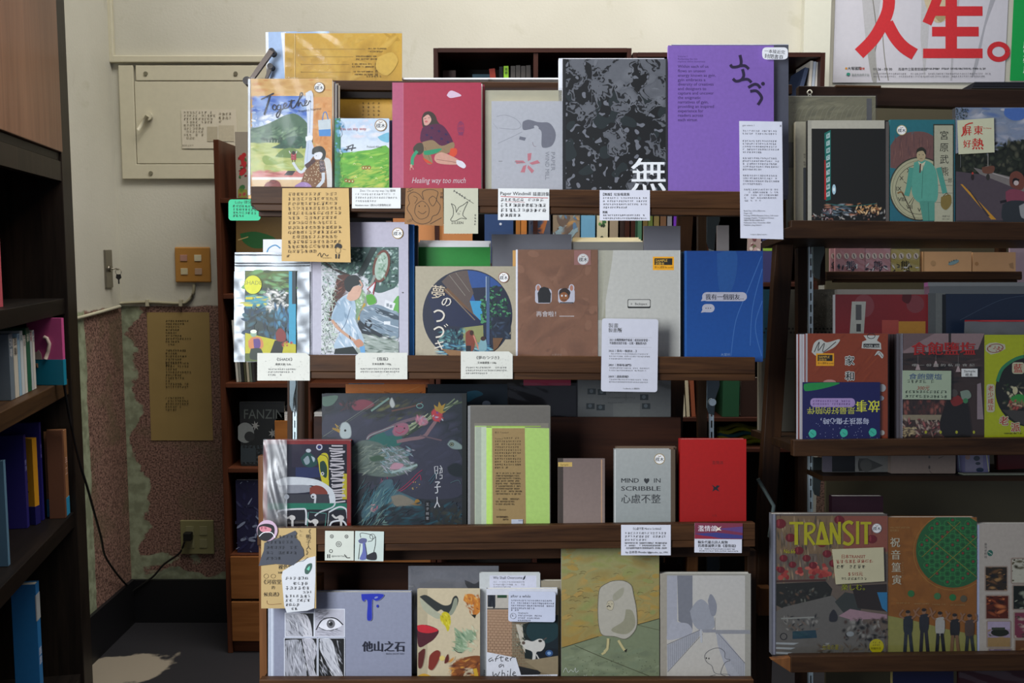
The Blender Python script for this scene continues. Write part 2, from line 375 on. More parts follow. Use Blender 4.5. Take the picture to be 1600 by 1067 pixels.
# ================================================================ the room
WY = 3.3; SX = -1.345                    # back wall plane, side wall plane
zb = W(270, 478, WY).z
def wall_material(side):
    m, n, l, b = nt('painted_plaster'); b.inputs['Roughness'].default_value = .7
    g = n.new('ShaderNodeNewGeometry'); sp = n.new('ShaderNodeSeparateXYZ'); l.new(g.outputs['Position'], sp.inputs[0])
    def noise(sc, det=5, dist=0):
        q = n.new('ShaderNodeTexNoise'); q.inputs['Scale'].default_value = sc; q.inputs['Detail'].default_value = det; q.inputs['Distortion'].default_value = dist
        l.new(g.outputs['Position'], q.inputs['Vector']); return q.outputs['Fac']
    def math_(op, a, c, d=None):
        q = n.new('ShaderNodeMath'); q.operation = op
        for i, v in enumerate((a, c, d)):
            if v is None: continue
            if isinstance(v, (int, float)): q.inputs[i].default_value = v
            else: l.new(v, q.inputs[i])
        return q.outputs[0]
    def mix(f, a, c):
        q = n.new('ShaderNodeMix'); q.data_type = 'RGBA'
        if isinstance(f, (int, float)): q.inputs[0].default_value = f
        else: l.new(f, q.inputs[0])
        for i, v in ((6, a), (7, c)):
            if isinstance(v, str): q.inputs[i].default_value = lin(v) + (1,)
            else: l.new(v, q.inputs[i])
        return q.outputs[2]
    def step(v, a, c):
        q = n.new('ShaderNodeMapRange'); q.inputs[1].default_value = a; q.inputs[2].default_value = c; l.new(v, q.inputs[0]); return q.outputs[0]
    cream = mix(step(noise(3, 6), .35, .7), '#cfcbbb', '#c5c1b0')
    cream = mix(math_('MULTIPLY', step(noise(9, 6, 1), .62, .72), .25), cream, '#a5a080')
    peb = mix(step(noise(170, 3), .38, .6), '#523830', '#a07c6c')
    peb = mix(math_('MULTIPLY', step(noise(7, 6, .6), .5, .66), .45), peb, '#6a6144')
    peel = mix(step(noise(30, 4), .4, .6), '#a3ab8c', '#868c70')
    if side == 'back':
        pm = step(math_('ADD', noise(9, 7, .3), math_('MULTIPLY', math_('SUBTRACT', sp.outputs['X'], SX), -4.0)), .30, .33)
        low = math_('SUBTRACT', math_('ADD', noise(7, 6, .4), .0), math_('MULTIPLY', math_('SUBTRACT', sp.outputs['Z'], .22), 1.7))
        pm = math_('MAXIMUM', pm, step(low, .53, .56))
        wains = mix(pm, peb, peel)
    else:
        pm = step(math_('ADD', math_('MULTIPLY', math_('SUBTRACT', 3.02, sp.outputs['Y']), 3.0), math_('MULTIPLY', noise(8, 6), .2)), .12, .13)
        wains = mix(pm, peb, peel)
    zz = math_('ADD', sp.outputs['Z'], math_('MULTIPLY', math_('SUBTRACT', noise(25, 5), .5), .02))
    l.new(mix(step(zz, zb - .003, zb + .003), wains, cream), b.inputs['Base Color'])
    bp = n.new('ShaderNodeBump'); bp.inputs['Strength'].default_value = .16; bp.inputs['Distance'].default_value = .003
    l.new(math_('ADD', noise(120, 4), noise(6, 3)), bp.inputs['Height']); l.new(bp.outputs[0], b.inputs['Normal'])
    return m
def struct(name, m, mt):
    o = m.build(name, mt); o['kind'] = 'structure'; return o
wb, ws = wall_material('back'), wall_material('side')
struct('wall_back', MB().box(-2.4, 3.4, WY, WY + .12, -.05, 3.3), wb)
struct('wall_left', MB().box(-1.75, SX, 2.84, WY, 0, 3.3).box(-1.87, -1.75, 1.2, WY, 0, 3.3), ws)
fm, n, l, b = nt('patchy_dark_concrete')
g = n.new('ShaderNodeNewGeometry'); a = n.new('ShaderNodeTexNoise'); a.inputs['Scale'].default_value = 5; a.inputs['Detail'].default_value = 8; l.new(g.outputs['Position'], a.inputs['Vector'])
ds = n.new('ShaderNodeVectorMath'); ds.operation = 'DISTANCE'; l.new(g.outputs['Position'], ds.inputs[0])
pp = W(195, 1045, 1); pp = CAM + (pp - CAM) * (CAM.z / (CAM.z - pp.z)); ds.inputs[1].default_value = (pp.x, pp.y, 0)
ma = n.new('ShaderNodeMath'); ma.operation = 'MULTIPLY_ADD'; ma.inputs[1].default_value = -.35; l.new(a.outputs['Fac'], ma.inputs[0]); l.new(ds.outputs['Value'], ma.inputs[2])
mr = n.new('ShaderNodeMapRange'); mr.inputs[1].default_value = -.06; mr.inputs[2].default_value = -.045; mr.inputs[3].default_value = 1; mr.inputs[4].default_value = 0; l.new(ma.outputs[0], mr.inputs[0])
mx = n.new('ShaderNodeMix'); mx.data_type = 'RGBA'; mx.inputs[6].default_value = lin('#1d1c20') + (1,); mx.inputs[7].default_value = lin('#8c8272') + (1,)  # dark floor with one paler patch, its edge broken by noise
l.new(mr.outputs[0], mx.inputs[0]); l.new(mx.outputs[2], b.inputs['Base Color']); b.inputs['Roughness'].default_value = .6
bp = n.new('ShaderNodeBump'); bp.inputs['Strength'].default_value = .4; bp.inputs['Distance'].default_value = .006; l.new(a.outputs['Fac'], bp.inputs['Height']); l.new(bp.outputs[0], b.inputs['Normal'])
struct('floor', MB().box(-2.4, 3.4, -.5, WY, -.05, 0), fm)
bb = mat('#0d0d10', .5)
struct('baseboard_back', MB().box(SX + .012, 3.4, WY - .012, WY, 0, .155), bb)
struct('baseboard_left', MB().box(SX, SX + .012, 2.84, WY, 0, .155), bb)
pxl = W(1251, 60, WY).x; pxr = W(1292, 60, WY).x
struct('trim_1', MB().box(pxl, pxr, WY - .035, WY, 0, 3.3), mat('#d8d6c4', .7, grain=.04))

def onwall(name, label, cat, px, py, Y=WY - .001, group=None):
    return root(name, label, cat, W(px, py, Y), group=group)
def wl(o, px, py, Y=WY - .001):        # pixel on plane Y to x,z local to o
    p = W(px, py, Y); return p.x - o.location.x, p.z - o.location.z
def wrect(m, o, x0, y0, x1, y1, ya, yb, Y=WY - .001):
    a = wl(o, x0, (y0 + y1) / 2, Y); b_ = wl(o, x1, (y0 + y1) / 2, Y); t = wl(o, (x0 + x1) / 2, y0, Y); q = wl(o, (x0 + x1) / 2, y1, Y)
    return m.box(a[0], b_[0], ya, yb, q[1], t[1])
def flat(o, art, Y, yf, rough=.6, name='cover_print', zm=-9):   # print drawn in photograph coordinates, laid on a vertical face of o
    if not art.V: return
    me = bpy.data.meshes.new(name); st = min(1.2e-5, .002 / max(1, art.n)); vs = []
    for x, y, n_ in art.V:
        p = W(x, y, Y); vs.append((p.x - o.location.x, yf - .0004 - st * n_, max(zm, p.z - o.location.z)))
    me.from_pydata(vs, [], art.Q); ca = me.color_attributes.new('ink', 'FLOAT_COLOR', 'POINT'); fl = []
    for c in art.K: fl += [c[0], c[1], c[2], 1]
    ca.data.foreach_set('color', fl); me.materials.append(print_mat(rough)); me.update()
    q = bpy.data.objects.new(name, me); C.objects.link(q); q.parent = o.children[0] if o.children else o; return q
cream_m = mat('#cfc8ae', .55)
# trunking that drops down the wall and turns to run along it
o = onwall('cable_trunking', 'cream painted cable trunking turning a corner above the wall hatch', 'trunking', 285, 100)
wrect(MB(), o, 169, -60, 178, 99, -.018, 0).build('vertical_run', cream_m, o, .003)
wrect(MB(), o, 178.5, 88, 470, 99, -.018, 0).build('horizontal_run', cream_m, o, .003)
# hatch
o = onwall('wall_hatch', 'cream painted metal hatch on the wall with a lever handle', 'hatch', 300, 280)
fm_ = MB(); wrect(fm_, o, 190, 103, 213, 280, -.012, 0); wrect(fm_, o, 214, 103, 440, 127, -.012, 0); wrect(fm_, o, 214, 257, 440, 280, -.012, 0)
fm_.build('hatch_frame', cream_m, o, .002)
wrect(MB(), o, 214, 128, 440, 256, -.0105, 0).build('hatch_door', cream_m, o, .0015)
for x, y in ((230, 116), (370, 116), (238, 271)):
    a = wl(o, x, y); MB().tube([(a[0], -.012, a[1]), (a[0], -.0155, a[1])], .007, 12).build('screw', mat('#8f8a74', .4, .5), o)
a = wl(o, 235, 183); q = wl(o, 221, 205)
MB().tube([(a[0], -.012, a[1]), (a[0], -.026, a[1])], .014, 16).build('handle_boss', cream_m, o)
MB().tube([(a[0], -.028, a[1]), (q[0], -.03, q[1])], [.0065, .0055], 10).build('handle', cream_m, o)
o = onwall('printed_notice', 'faded printed plan with tiny text taped to the wall hatch', 'notice', 327, 232, WY - .0135)
wrect(MB(), o, 284, 171, 370, 232, -.0006, 0, WY - .0135).build('paper', mat('#d6cdb6', .7), o)
A = Art(284, 171, 370, 232, 1); A.lines(287, 174, 338, 5, 4.5, 5, '#8b826c', w=.5); A.lines(287, 199, 322, 4, 4.5, 5, '#948a72', w=.5)
A.r(324, 198, 340, 221, '#b8ae94').r(342, 196, 366, 221, '#c4baa0'); A.lines(342, 176, 366, 3, 5, 6, '#857b64', w=.6); A.lines(285, 226, 305, 1, 3, 4, '#857b64')
flat(o, A, WY - .0135, -.0006)
# switches
o = onwall('light_switch_plate', 'wood-toned square plate with four rocker switches', 'switch', 303, 441)
wrect(MB(), o, 275, 386, 330, 441, -.012, 0).build('plate', mat('#b5813c', .4), o, .004)
for x, y, c in ((289, 403, '#b88a78'), (311, 403, '#d8cfae'), (290, 424, '#cfc29c'), (312, 424, '#b89a80')):
    s_ = wrect(MB(), o, x - 5.5, y - 5, x + 5.5, y + 5, -.0145, -.012).build('switch', mat(c, .35), o, .001)
def wtube(o, pts, r, Y=WY - .001, n=8): return MB().tube([(wl(o, x, y, Y)[0], dy, wl(o, x, y, Y)[1]) for x, y, dy in pts], r, n)
def sp3(pts, k=5):
    o = []
    for i in range(len(pts) - 1):
        a, b, c, d = pts[max(i - 1, 0)], pts[i], pts[i + 1], pts[min(i + 2, len(pts) - 1)]
        for j in range(k):
            t = j / k; o.append(tuple(.5 * (2 * b[q] + (c[q] - a[q]) * t + (2 * a[q] - 5 * b[q] + 4 * c[q] - d[q]) * t * t + (3 * b[q] - a[q] - 3 * c[q] + d[q]) * t ** 3) for q in range(3)))
    return o + [tuple(pts[-1])]
o = onwall('switch_cable', 'cream cable clipped along the wall beneath the switch plate', 'cable', 250, 476)
wtube(o, sp3([(304, 443, -.006), (303, 457, -.006), (295, 470, -.006), (281, 474, -.006), (230, 472, -.006), (189, 474, -.008)]), .0055).build('cable', mat('#a39c80', .5), o)
for x in (232, 284): wrect(MB(), o, x - 2.5, 468, x + 2.5, 478, -.014, 0).build('cable_clip', mat('#bdb69a', .5), o)
# cables clipped on the side wall
def on_side(px, py):                    # pixel to the side wall plane x = SX
    r = Vector(((px - 800) / FP, 0, 0)) + Vector((0, CP, -SP)) + Vector((0, SP, CP)) * (-(py - 533.5) / FP)
    return CAM + r * (SX / r.x)
cy = on_side(122, 200).y
o = root('wall_conduit', 'thin cream conduit clipped down the wall corner behind the tall bookcase', 'conduit', (SX, cy, zb - .05))
zt = 3.0; yy = [2.87, 2.875, 2.87, 2.872, 2.87]
MB().tube([(.008, 2.875 - cy, zt - zb), (.008, 2.873 - cy, .6), (.008, 2.876 - cy, .2), (.008, 2.882 - cy, .06), (.008, 2.91 - cy, .03), (.008, 3.0 - cy, .035), (.008, 3.27 - cy, .05)], .0055).build('conduit', mat('#b8b298', .5), o)
for z in (.1, .38, .62, .86, 1.1, 1.3): MB().box(0, .017, 2.862 - cy, 2.888 - cy, z, z + .012).build('conduit_clip', mat('#d2ccb4', .5), o)
# lock with key on the side wall
p = on_side(168, 420)
o = root('door_lock', 'narrow metal lock plate with a key hanging from its ring', 'lock', p)
gm = mat('#8d8778', .35, .8)
MB().box(0, .006, -.028, .028, -.063, .063).build('lock_plate', gm, o, .002)
MB().tube([(.006, 0, 0), (.014, 0, 0)], .011, 14).build('lock_cylinder', gm, o)
MB().tube([(.012, 0, 0), (.03, 0, .001), (.036, 0, -.004)], .0022).build('key_in_lock', gm, o)
MB().tube([(.036 + .010 * math.cos(a_ * .5), 0, -.01 + .010 * math.sin(a_ * .5)) for a_ in range(14)], .0012, 6).build('key_ring', gm, o)
MB().prism([(.029, -.018), (.043, -.018), (.045, -.03), (.038, -.036), (.038, -.05), (.034, -.05), (.034, -.036), (.027, -.03)], -.0015, .0015).build('hanging_key', mat('#17161a', .4), o)
# long paper on the wainscot
o = onwall('wall_poster', 'long yellowed paper with columns of tiny text on the pebbled wall', 'poster', 285, 688)
wrect(MB(), o, 233, 488, 330, 688, -.001, 0).build('paper', mat('#a68c55', .6, grain=.12, scale=14), o)
A = Art(233, 488, 332, 688, 1)
for y, n_ in ((500, 5), (523, 4), (546, 6), (566, 7), (598, 2), (620, 5)): A.lines(259, y, 300, n_, 3.6, 4.6, '#4c4228', w=.5, ragged=.5)
flat(o, A, WY - .001, -.001)
# outlet with plug and flex
o = onwall('power_outlet', 'square four-gang outlet with one black plug low on the wall', 'outlet', 310, 865)
wrect(MB(), o, 283, 812, 335, 865, -.008, 0).build('outlet_plate', mat('#8f8a5e', .45), o, .003)
for x, y in ((298, 828), (319, 828), (299, 848), (319, 848)):
    q = wrect(MB(), o, x - 6, y - 7, x + 6, y + 7, -.0098, -.008).build('socket', mat('#97926a', .4), o, .001)
m = wrect(MB(), o, 291, 829, 303, 841, -.035, -.01); m.build('plug', mat('#141412', .5), o, .002)
o = onwall('plug_flex', 'black flex drooping from the outlet plug to the skirting', 'cord', 265, 880)
wtube(o, sp3([(294, 841, -.036), (285, 860, -.03), (258, 880, -.014), (240, 900, -.014), (205, 925, -.02), (198, 938, -.03)]), .0035).build('cord', mat('#131311', .5), o)
p = on_side(180, 880)
o = root('hanging_cord', 'thin black cord hanging behind the tall bookcase down to the floor', 'cord', (SX + .02, 3.0, 0))
cpt = []
for px, py, Y in ((100, 600, 2.54), (110, 660, 2.58), (122, 715, 2.64), (136, 760, 2.70), (147, 800, 2.79), (158, 840, 2.93), (164, 868, 2.99), (180, 893, 3.1), (196, 912, 3.22), (204, 917, 3.27)):
    q = W(px, py, Y); cpt.append((max(q.x, SX + .008) - o.location.x, Y - 3.0, q.z))
MB().tube(sp3(cpt), .0035).build('cord', mat('#100f10', .5), o)
# poster over the right rack
pY = WY - .004
o = onwall('exhibition_poster', 'white poster of a grey shirt with huge red characters', 'poster', 1440, 128, pY)
wrect(MB(), o, 1308, -330, 1580, 129, -.0008, 0, pY).build('paper', mat('#cfccd2', .45), o)
A = Art(1308, -330, 1580, 129, 1)
A.p([(1345, -20), (1378, -20), (1368, 60), (1370, 125), (1352, 60)], '#b9b7b8').p([(1440, -20), (1455, -20), (1450, 60), (1444, 125), (1438, 60)], '#bdbbbc')
A.s([(1361, -20), (1370, 55), (1366, 90), (1374, 126)], 1.6, '#7e7a72', 1).s([(1384, -20), (1379, 40), (1382, 90), (1388, 126)], 1.4, '#8a867c', 1).s([(1500, -20), (1490, 60), (1486, 126)], 3, '#b4b2b6', 1)
A.pc([(1552, -20), (1562, -20), (1540, 40), (1528, 100), (1518, 120), (1532, 60)], '#a9a8ae').pc([(1352, 60), (1364, 60), (1370, 124), (1362, 124)], '#a3a19c')
A.pc([(1436, -30), (1486, -30), (1484, 20), (1466, 36), (1450, 20)], '#c9b796').pc([(1456, 20), (1484, 14), (1470, 35)], '#a8966f')
RD = '#cc2a30'
A.s([(1388, -30), (1388, 12), (1376, 42), (1362, 64), (1342, 84)], 19, RD, 1).s([(1386, 36), (1398, 58), (1412, 74), (1429, 85)], 19, RD, 1)
A.r(1477, -30, 1495, 84, RD).r(1460, 10, 1535, 25, RD).r(1456, 42, 1529, 57, RD).r(1442, 76, 1535, 91, RD).s([(1468, -12), (1458, 14), (1448, 37)], 15, RD, 1)
A.ring(1560, 81, 14, 12, 8, RD)
A.t('大塚國際', 1324, 109, 5.5, '#3a3a3a', off=.02).t('展覽', 1343, 109, 4, '#c8452a', off=.02).e(1322, 107, 1.8, 1.8, '#d09030').t('01·26 - 03·30', 1364, 110, 5.5, '#333', off=.02).t('高雄市立圖書館總館', 1403, 110, 5, '#333')
A.lat(1447, 106, 1550, 1, 3.4, 4, '#555').lines(1364, 114, 1550, 2, 3, 4.2, '#77757a', w=.35).e(1325, 116, 3, 2.2, '#2f8f78').t('臺南市政府文化', 1330, 118.5, 4, '#6a7a74')
flat(o, A, pY, -.0008)
o = onwall('green_poster', 'green poster edge with white lettering high on the wall', 'poster', 1600, 126, pY)
wrect(MB(), o, 1588, -300, 1760, 126, -.0008, 0, pY).build('paper', mat('#12a24a', .45), o)
A = Art(1588, -300, 1700, 126, 1); A.v('展覽特展', 1604, 64, 12, '#e2f0e0', off=.01); flat(o, A, pY, -.0008)

# ================================================================ tall left bookcase (faces right, seen along its front)
A0 = Vector((-1.24, 2.66, 0)); ang = math.atan2(-.98, .19)
o = root('tall_bookcase', 'tall dark wooden bookcase at the left with a glossy upper panel', 'bookcase', A0, (0, 0, ang)); TB = o
dk = wood('#0e0b09', '#1d1713', 0, .5, 6); dkz = wood('#14100d', '#2a221c', 2, .45, 6)
MB().box(-.10, 0, -.36, .008, 0, 2.75).build('side_panel', dkz, o, .002)
MB().box(0, 1.5, -.36, -.345, 0, 2.75).build('back_panel', wood('#0d0a08', '#17120e', 0, .6, 6), o)
MB().box(1.12, 1.16, -.36, 0, 0, 2.75).build('side_panel', dkz, o, .002)
for z in (.10, .575, .955, 1.18): MB().box(0, 1.12, -.345, 0, z - .045, z - .0012).build('shelf', wood('#2a1c12', '#4c3520', 0, .5, 6) if z == .955 else dk, o, .002)
MB().box(0, 1.5, -.345, .002, 1.555, 1.575).build('shelf', dk, o)
MB().box(.001, 1.5, -.02, .012, 1.577, 2.75).build('upper_door', wood('#5c3c2b', '#7c5843', 2, .3, 3), o, .002)
MB().box(0, 1.5, -.015, .006, 1.50, 1.553).build('rail', dkz, o)
def tb(label, x0, x1, z, h, col, dep=.16, y=-.01, art=None, group=None, pages='#cfc8b8', lean=0, cat='book'):
    p = A0 + Matrix.Rotation(ang, 3, 'Z') @ Vector(((x0 + x1) / 2, y, z)); q = root('book', label, cat, p, (0, R(lean), ang), group)
    hw = (x1 - x0) / 2; c = .0012
    MB().box(-hw, -hw + c, -dep, 0, 0, h).build('front_cover', mat(col, .5), q); MB().box(hw - c, hw, -dep, 0, 0, h).build('back_cover', mat(col, .5), q)
    MB().box(-hw + c, hw - c, -c, 0, 0, h).build('spine', mat(col, .5), q); MB().box(-hw + c, hw - c, -dep + .003, -c, .002, h - .003).build('page_block', mat(pages, .8), q)
    return q, hw
def spine_text(q, hw, h, txt, col, n=6):
    v = []; f = []
    for i, ch in enumerate(txt):
        vs, fs, wd = glyph(ch); s_ = min(hw * 1.5, h / (len(txt) + 3)); b0 = len(v)
        for a, b in vs: v.append(((a - .5) * s_, .0006, h * .85 - (i + 1) * s_ * 1.1 + b * s_))
        f += [tuple(b0 + k for k in t) for t in fs]
    me = bpy.data.meshes.new('spine_print'); me.from_pydata(v, [], f); me.materials.append(mat(col, .5)); so = bpy.data.objects.new('spine_print', me); C.objects.link(so); so.parent = q
x = .40
spn = [('white book spine with small blue type beside the pink picture book', '#cfcac0', .018, '#2a5a8a', '散文'), ('pale grey book spine with red type on the left bookcase shelf', '#b9bcbc', .016, '#a03030', '風景'), ('dark green spine with white strip on the left bookcase shelf', '#1f5a3e', .03, '#e0e0d0', '綠'), ('white spine with black type further left of the green spine', '#d2cdc4', .02, '#222222', '生活'),
       ('white spine with teal band in the left bookcase', '#c6cccc', .022, '#1a6a72', '海'), ('light blue spine low in the row of white spines', '#8fb0c4', .018, '#22406a', '天')]
x = .19
spn += [('cream spine at the near end of the white spine row', '#c8c0b0', .03, '#333333', '島嶼'), ('slate spine at the near end of the white spine row', '#6a7680', .03, '#d0d0d0', '記事')]
for lb, c_, w_, tc_, tx in spn:
    q, hw = tb(lb, x, x + w_, .955, .162 + rnd.uniform(-.02, .01), c_, .15, -.03, group='spines in the left bookcase'); spine_text(q, hw, .18, tx, tc_); x += w_ + .003
for i in range(4):
    c_ = ['#b8505a', '#c7b8b0', '#a84a58', '#8c3a48'][i]
    tb('%s spine standing on the upper shelf of the left bookcase' % ['rose red', 'pale stone', 'crimson', 'wine red'][i], .42 + i * .03, .445 + i * .03, 1.18, .235 - i * .01, c_, .18, -.03, group='spines on the upper left shelf')
# pink picture book, propped with its cover outwards to the reader
pq = W(74, 603, 2.53); q = root('book', 'pink picture book with a grey cat and a teal band', 'book', (pq.x, 2.53, .955), (0, 0, R(-4)))
MB().box(-.05, .046, 0, .012, 0, .178).build('front_cover', mat('#c04f86', .5), q)
MB().box(-.051, .047, -.0012, .0128, 0, .068).build('paper_band', mat('#117a94', .5), q)
m_ = MB(); m_.prism([(-.045, .068), (-.045, .085), (-.038, .094), (-.033, .088), (-.024, .088), (-.019, .094), (-.012, .084), (-.010, .068)], -.002, -.001)
m_.tube([(.0, -.002, .07), (.008, -.002, .09), (.012, -.002, .11), (.006, -.002, .125), (-.002, -.002, .128)], [.005] * 5, 8)
m_.build('cat_print', mat('#b9a79a', .6), q)
m_ = MB(); m_.tube([(-.028, -.002, .052), (-.022, -.002, .052)], .006, 10); m_.build('band_mark', mat('#8a6a50', .6), q)
A_ = []
q, hw = tb('blue violet book behind the ochre yellow one', .062, .078, .575, .27, '#231e6e', .2, -.06); spine_text(q, hw, .25, '藍之書', '#8a7ad0')
pq = W(44, 820, 2.53); q = root('book', 'ochre yellow book with brush type and a navy foot', 'book', (pq.x, 2.53, .575), (0, 0, R(-6)))
MB().box(-.024, .022, 0, .02, .05, .235).build('front_cover', mat('#c98d1e', .5), q); MB().box(-.025, .023, -.001, .021, 0, .05).build('paper_band', mat('#1c1a5c', .5), q)
sp_ = q; v_ = MB(); v_.prism([(-.012, .12), (.004, .128), (.006, .116), (-.006, .104), (.008, .09), (.002, .086), (-.014, .1)], -.0012, -.0004); v_.build('brush_print', mat('#3a2a10', .5), q)
q, hw = tb('deep blue thin book by the ochre yellow one', .13, .15, .575, .25, '#2a2470', .2, -.08); spine_text(q, hw, .22, '夜航', '#a0a0d0')
q, hw = tb('tan book with a blue foot at the far end of the shelf', .012, .045, .575, .24, '#9a6a45', .05, -.008); spine_text(q, hw, .2, '手工', '#e8c0b0')
MB().box(-.0173, .0173, -.05, .0008, 0, .05).build('spine_foot', mat('#2a8fb8', .5), q)
q, hw = tb('brown thin book beside the tan one with a blue foot', .05, .066, .575, .245, '#6a4430', .04, -.006)
q, hw = tb('blue edged volume with a grey label on the lowest shelf', .18, .21, .10, .34, '#2a78b4', .06, -.05)
MB().box(-.0155, .0155, -.002, .0008, .24, .31).build('spine_label', mat('#b8bcbc', .5), q); spine_text(q, hw, .2, '圖鑑', '#e8e8f0')
q, hw = tb('pale blue magazine spine on the nearest lower shelf', .46, .475, .575, .25, '#5c8098', .1, -.03)

# ================================================================ bookcases against the back wall
def case(name, label, x0, x1, ytop, Y, boards, cols, divs=(), back='#140e0a', drawers=(), thick=7, top=True, ztop=None):
    p0, p1 = W(x0, ytop, Y), W(x1, ytop, Y); c = (p0.x + p1.x) / 2
    o = root(name, label, 'bookcase', (c, Y, 0)); X0, X1, Z = p0.x - c, p1.x - c, p0.z; th = thick / FP * Y; D = WY - Y - .014
    vz = wood(cols[0], cols[1], 2, .45, 6); vx = wood(cols[0], cols[1], 0, .45, 6)
    MB().box(X0, X0 + th, 0, D, 0, Z).build('side_panel', vz, o, .001); MB().box(X1 - th, X1, 0, D, 0, Z).build('side_panel', vz, o, .001)
    MB().box(X0 + th, X1 - th, D - .008, D, 0, Z - .01).build('back_panel', mat(back, .7), o)
    if top: MB().box(X0 + th, X1 - th, -.002, D - .008, Z - th, Z).build('top_panel', vx, o, .001)
    zs = []
    for y in boards:
        z = W(800, y, Y).z; zs.append(z); MB().box(X0 + th, X1 - th, .002, D - .008, z - th, z - .0012).build('shelf', vx, o, .001)
    MB().box(X0 + th, X1 - th, .015, .03, 0, .05).build('plinth', vx, o)
    for dx in divs:
        xx = W(dx, 600, Y).x - c; MB().box(xx - th / 2, xx + th / 2, .001, D - .01, 0, Z - th - .001 if top else Z - .3).build('divider', vz, o)
    for ya, yb in drawers:
        za, zb_ = W(800, yb, Y).z, W(800, ya, Y).z
        MB().box(X0 + th + .001, X1 - th, -.006, .012, za, zb_).build('drawer', wood('#6b3f1e', '#8c5a30', 0, .45, 5), o, .002)
    return o, zs
BC, bz = case('brown_bookcase', 'low red-brown wooden bookcase with drawers behind the display rack', 333, 676, 218, 3.03, (309, 459, 598, 731, 866), ('#3a1d10', '#5c3320'), (480,), drawers=((869, 935), (939, 1001)), thick=8, top=False)
TA, az = case('wall_cabinet', 'dark brown open cabinet behind the display rack, its top above it', 677, 987, 75, 3.0, (150, 275, 411, 560, 700), ('#2c1712', '#43251c'), (836,))
TC, cz = case('wall_cabinet', 'dark brown open cabinet behind the purple book and right rack', 989, 1290, 82, 3.0, (160, 300, 441, 652, 700), ('#2c1712', '#43251c'), (1100,))
def wbook(label, x0, y0, x1, ybase_z, Y, col, dep=.15, lean=0, group=None, name='book', cat='book', art=None, pages='#cfc8b8', facing=False, rough=.5):
    """a book standing on a cabinet shelf: spine to the front, or cover to the front when facing"""
    a, b_ = W(x0, y0, Y), W(x1, y0, Y); h = a.z - ybase_z; hw = (b_.x - a.x) / 2; c = .001
    o = root(name, label, cat, ((a.x + b_.x) / 2, Y, ybase_z), (0, R(lean), 0), group)
    if facing:
        MB().box(-hw, hw, 0, c, 0, h).build('front_cover', mat(col, rough), o); MB().box(-hw + .001, hw - .001, c, .012, .001, h - .001).build('page_block', mat(pages, .8), o); MB().box(-hw, hw, .012, .012 + c, 0, h).build('back_cover', mat(col, rough), o)
    else:
        MB().box(-hw, hw, 0, c, 0, h).build('spine', mat(col, rough), o); MB().box(-hw, -hw + c, c, dep, 0, h).build('front_cover', mat(col, rough), o)
        MB().box(hw - c, hw, c, dep, 0, h).build('back_cover', mat(col, rough), o); MB().box(-hw + c, hw - c, c, dep - .003, .001, h - .003).build('page_block', mat(pages, .8), o)
    if art: flat(o, art, Y, 0, rough, zm=.001)
    return o
G1 = 'books in the top cubby of the cabinet'
wbook('small lime green book standing in the top cubby', 787, 103, 794.5, az[0], 3.03, '#9ad62a', group=G1, art=Art(787, 103, 795, 123, 1).v('青春', 791, 106, 5, '#2c4a10'))
for i in range(4): wbook('%s dark grey binder right of the lime green book' % ('first', 'second', 'third', 'last')[i], 798 + i * 8, 103 - (i % 2), 805 + i * 8, az[0], 3.03, '#4a4440', group=G1)
wbook('red book leaning in the top cubby beside the lime one', 769, 107, 778, az[0], 3.05, '#c2402a', group=G1, lean=-6)
wbook('dark navy book between the red and lime books', 780, 104, 785.5, az[0], 3.06, '#23242e', group=G1)
wbook('steel blue album facing out in the top cubby', 738, 116, 766, az[0], 3.08, '#3e6878', facing=True, group=G1)
wbook('dim brown box book at the left end of the top cubby', 692, 110, 712, az[0], 3.1, '#4a3026', facing=True, group=G1)
G2 = 'books in the corner of the right cabinet'
wbook('dark blue folder leaning in the cabinet right of the purple book', 1244, 104, 1250, cz[0], 3.03, '#3a4660', lean=14, group=G2)
for i, (x, c_) in enumerate(((1263, '#cfc8bc'), (1268, '#b8c0cc'), (1273, '#d8d4cc'), (1278, '#a8a090'))): wbook('%s slim spine beside the dark blue folder' % ['cream', 'pale blue', 'white', 'khaki'][i], x, 95 + i, x + 4.2, cz[0], 3.03, c_, group=G2, lean=3)
# seen through the gap under the top tier
G3 = 'books seen beneath the top tier'
gap = [(566, 348, 578, '#5a3a1e', 'dark caramel spine left of the handdrawn kraft card'), (588, 350, 598, '#a8703a', 'caramel brown spine under the kraft card'), (603, 345, 612, '#4a2c18', 'dark brown spine beneath the kraft card'),
       (614, 338, 640, '#b06a30', 'orange brown spine behind the kraft card'), (642, 350, 738, '#c8844c', 'wide orange carton facing out above the green books'), (757, 334, 802, '#2c4674', 'navy blue picture book above the grey folders', ),
       (806, 340, 813, '#a86a2a', 'amber spine right of the navy picture book'), (814, 336, 823, '#c47a34', 'bright amber spine right of the navy picture book'), (826, 332, 860, '#4c5060', 'slate picture book with an orange stroke'),
       (864, 332, 906, '#8a7a66', 'marbled tan and blue picture book in the cabinet'), (908, 332, 930, '#6aa0c0', 'sky blue book behind the white caption card'), (933, 330, 950, '#c8c0a0', 'cream spine with green dots behind the caption card'),
       (953, 334, 966, '#9a8a74', 'beige spine left of the dark one in the cabinet'), (969, 335, 985, '#33221c', 'very dark spine in the cabinet gap'), (988, 332, 995, '#3c6a50', 'sea green spine'), (996, 332, 1003, '#4c7a5c', 'paler sea green spine'),
       (1005, 331, 1012, '#6b5a2e', 'olive spine'), (1013, 331, 1020, '#5a6a2a', 'moss green spine'), (1022, 331, 1030, '#7a6a3a', 'khaki spine'), (1032, 331, 1041, '#6a4a30', 'umber spine'), (1043, 331, 1050, '#7a7a80', 'grey spine'), (1053, 331, 1062, '#6a2aa8', 'violet spine')]
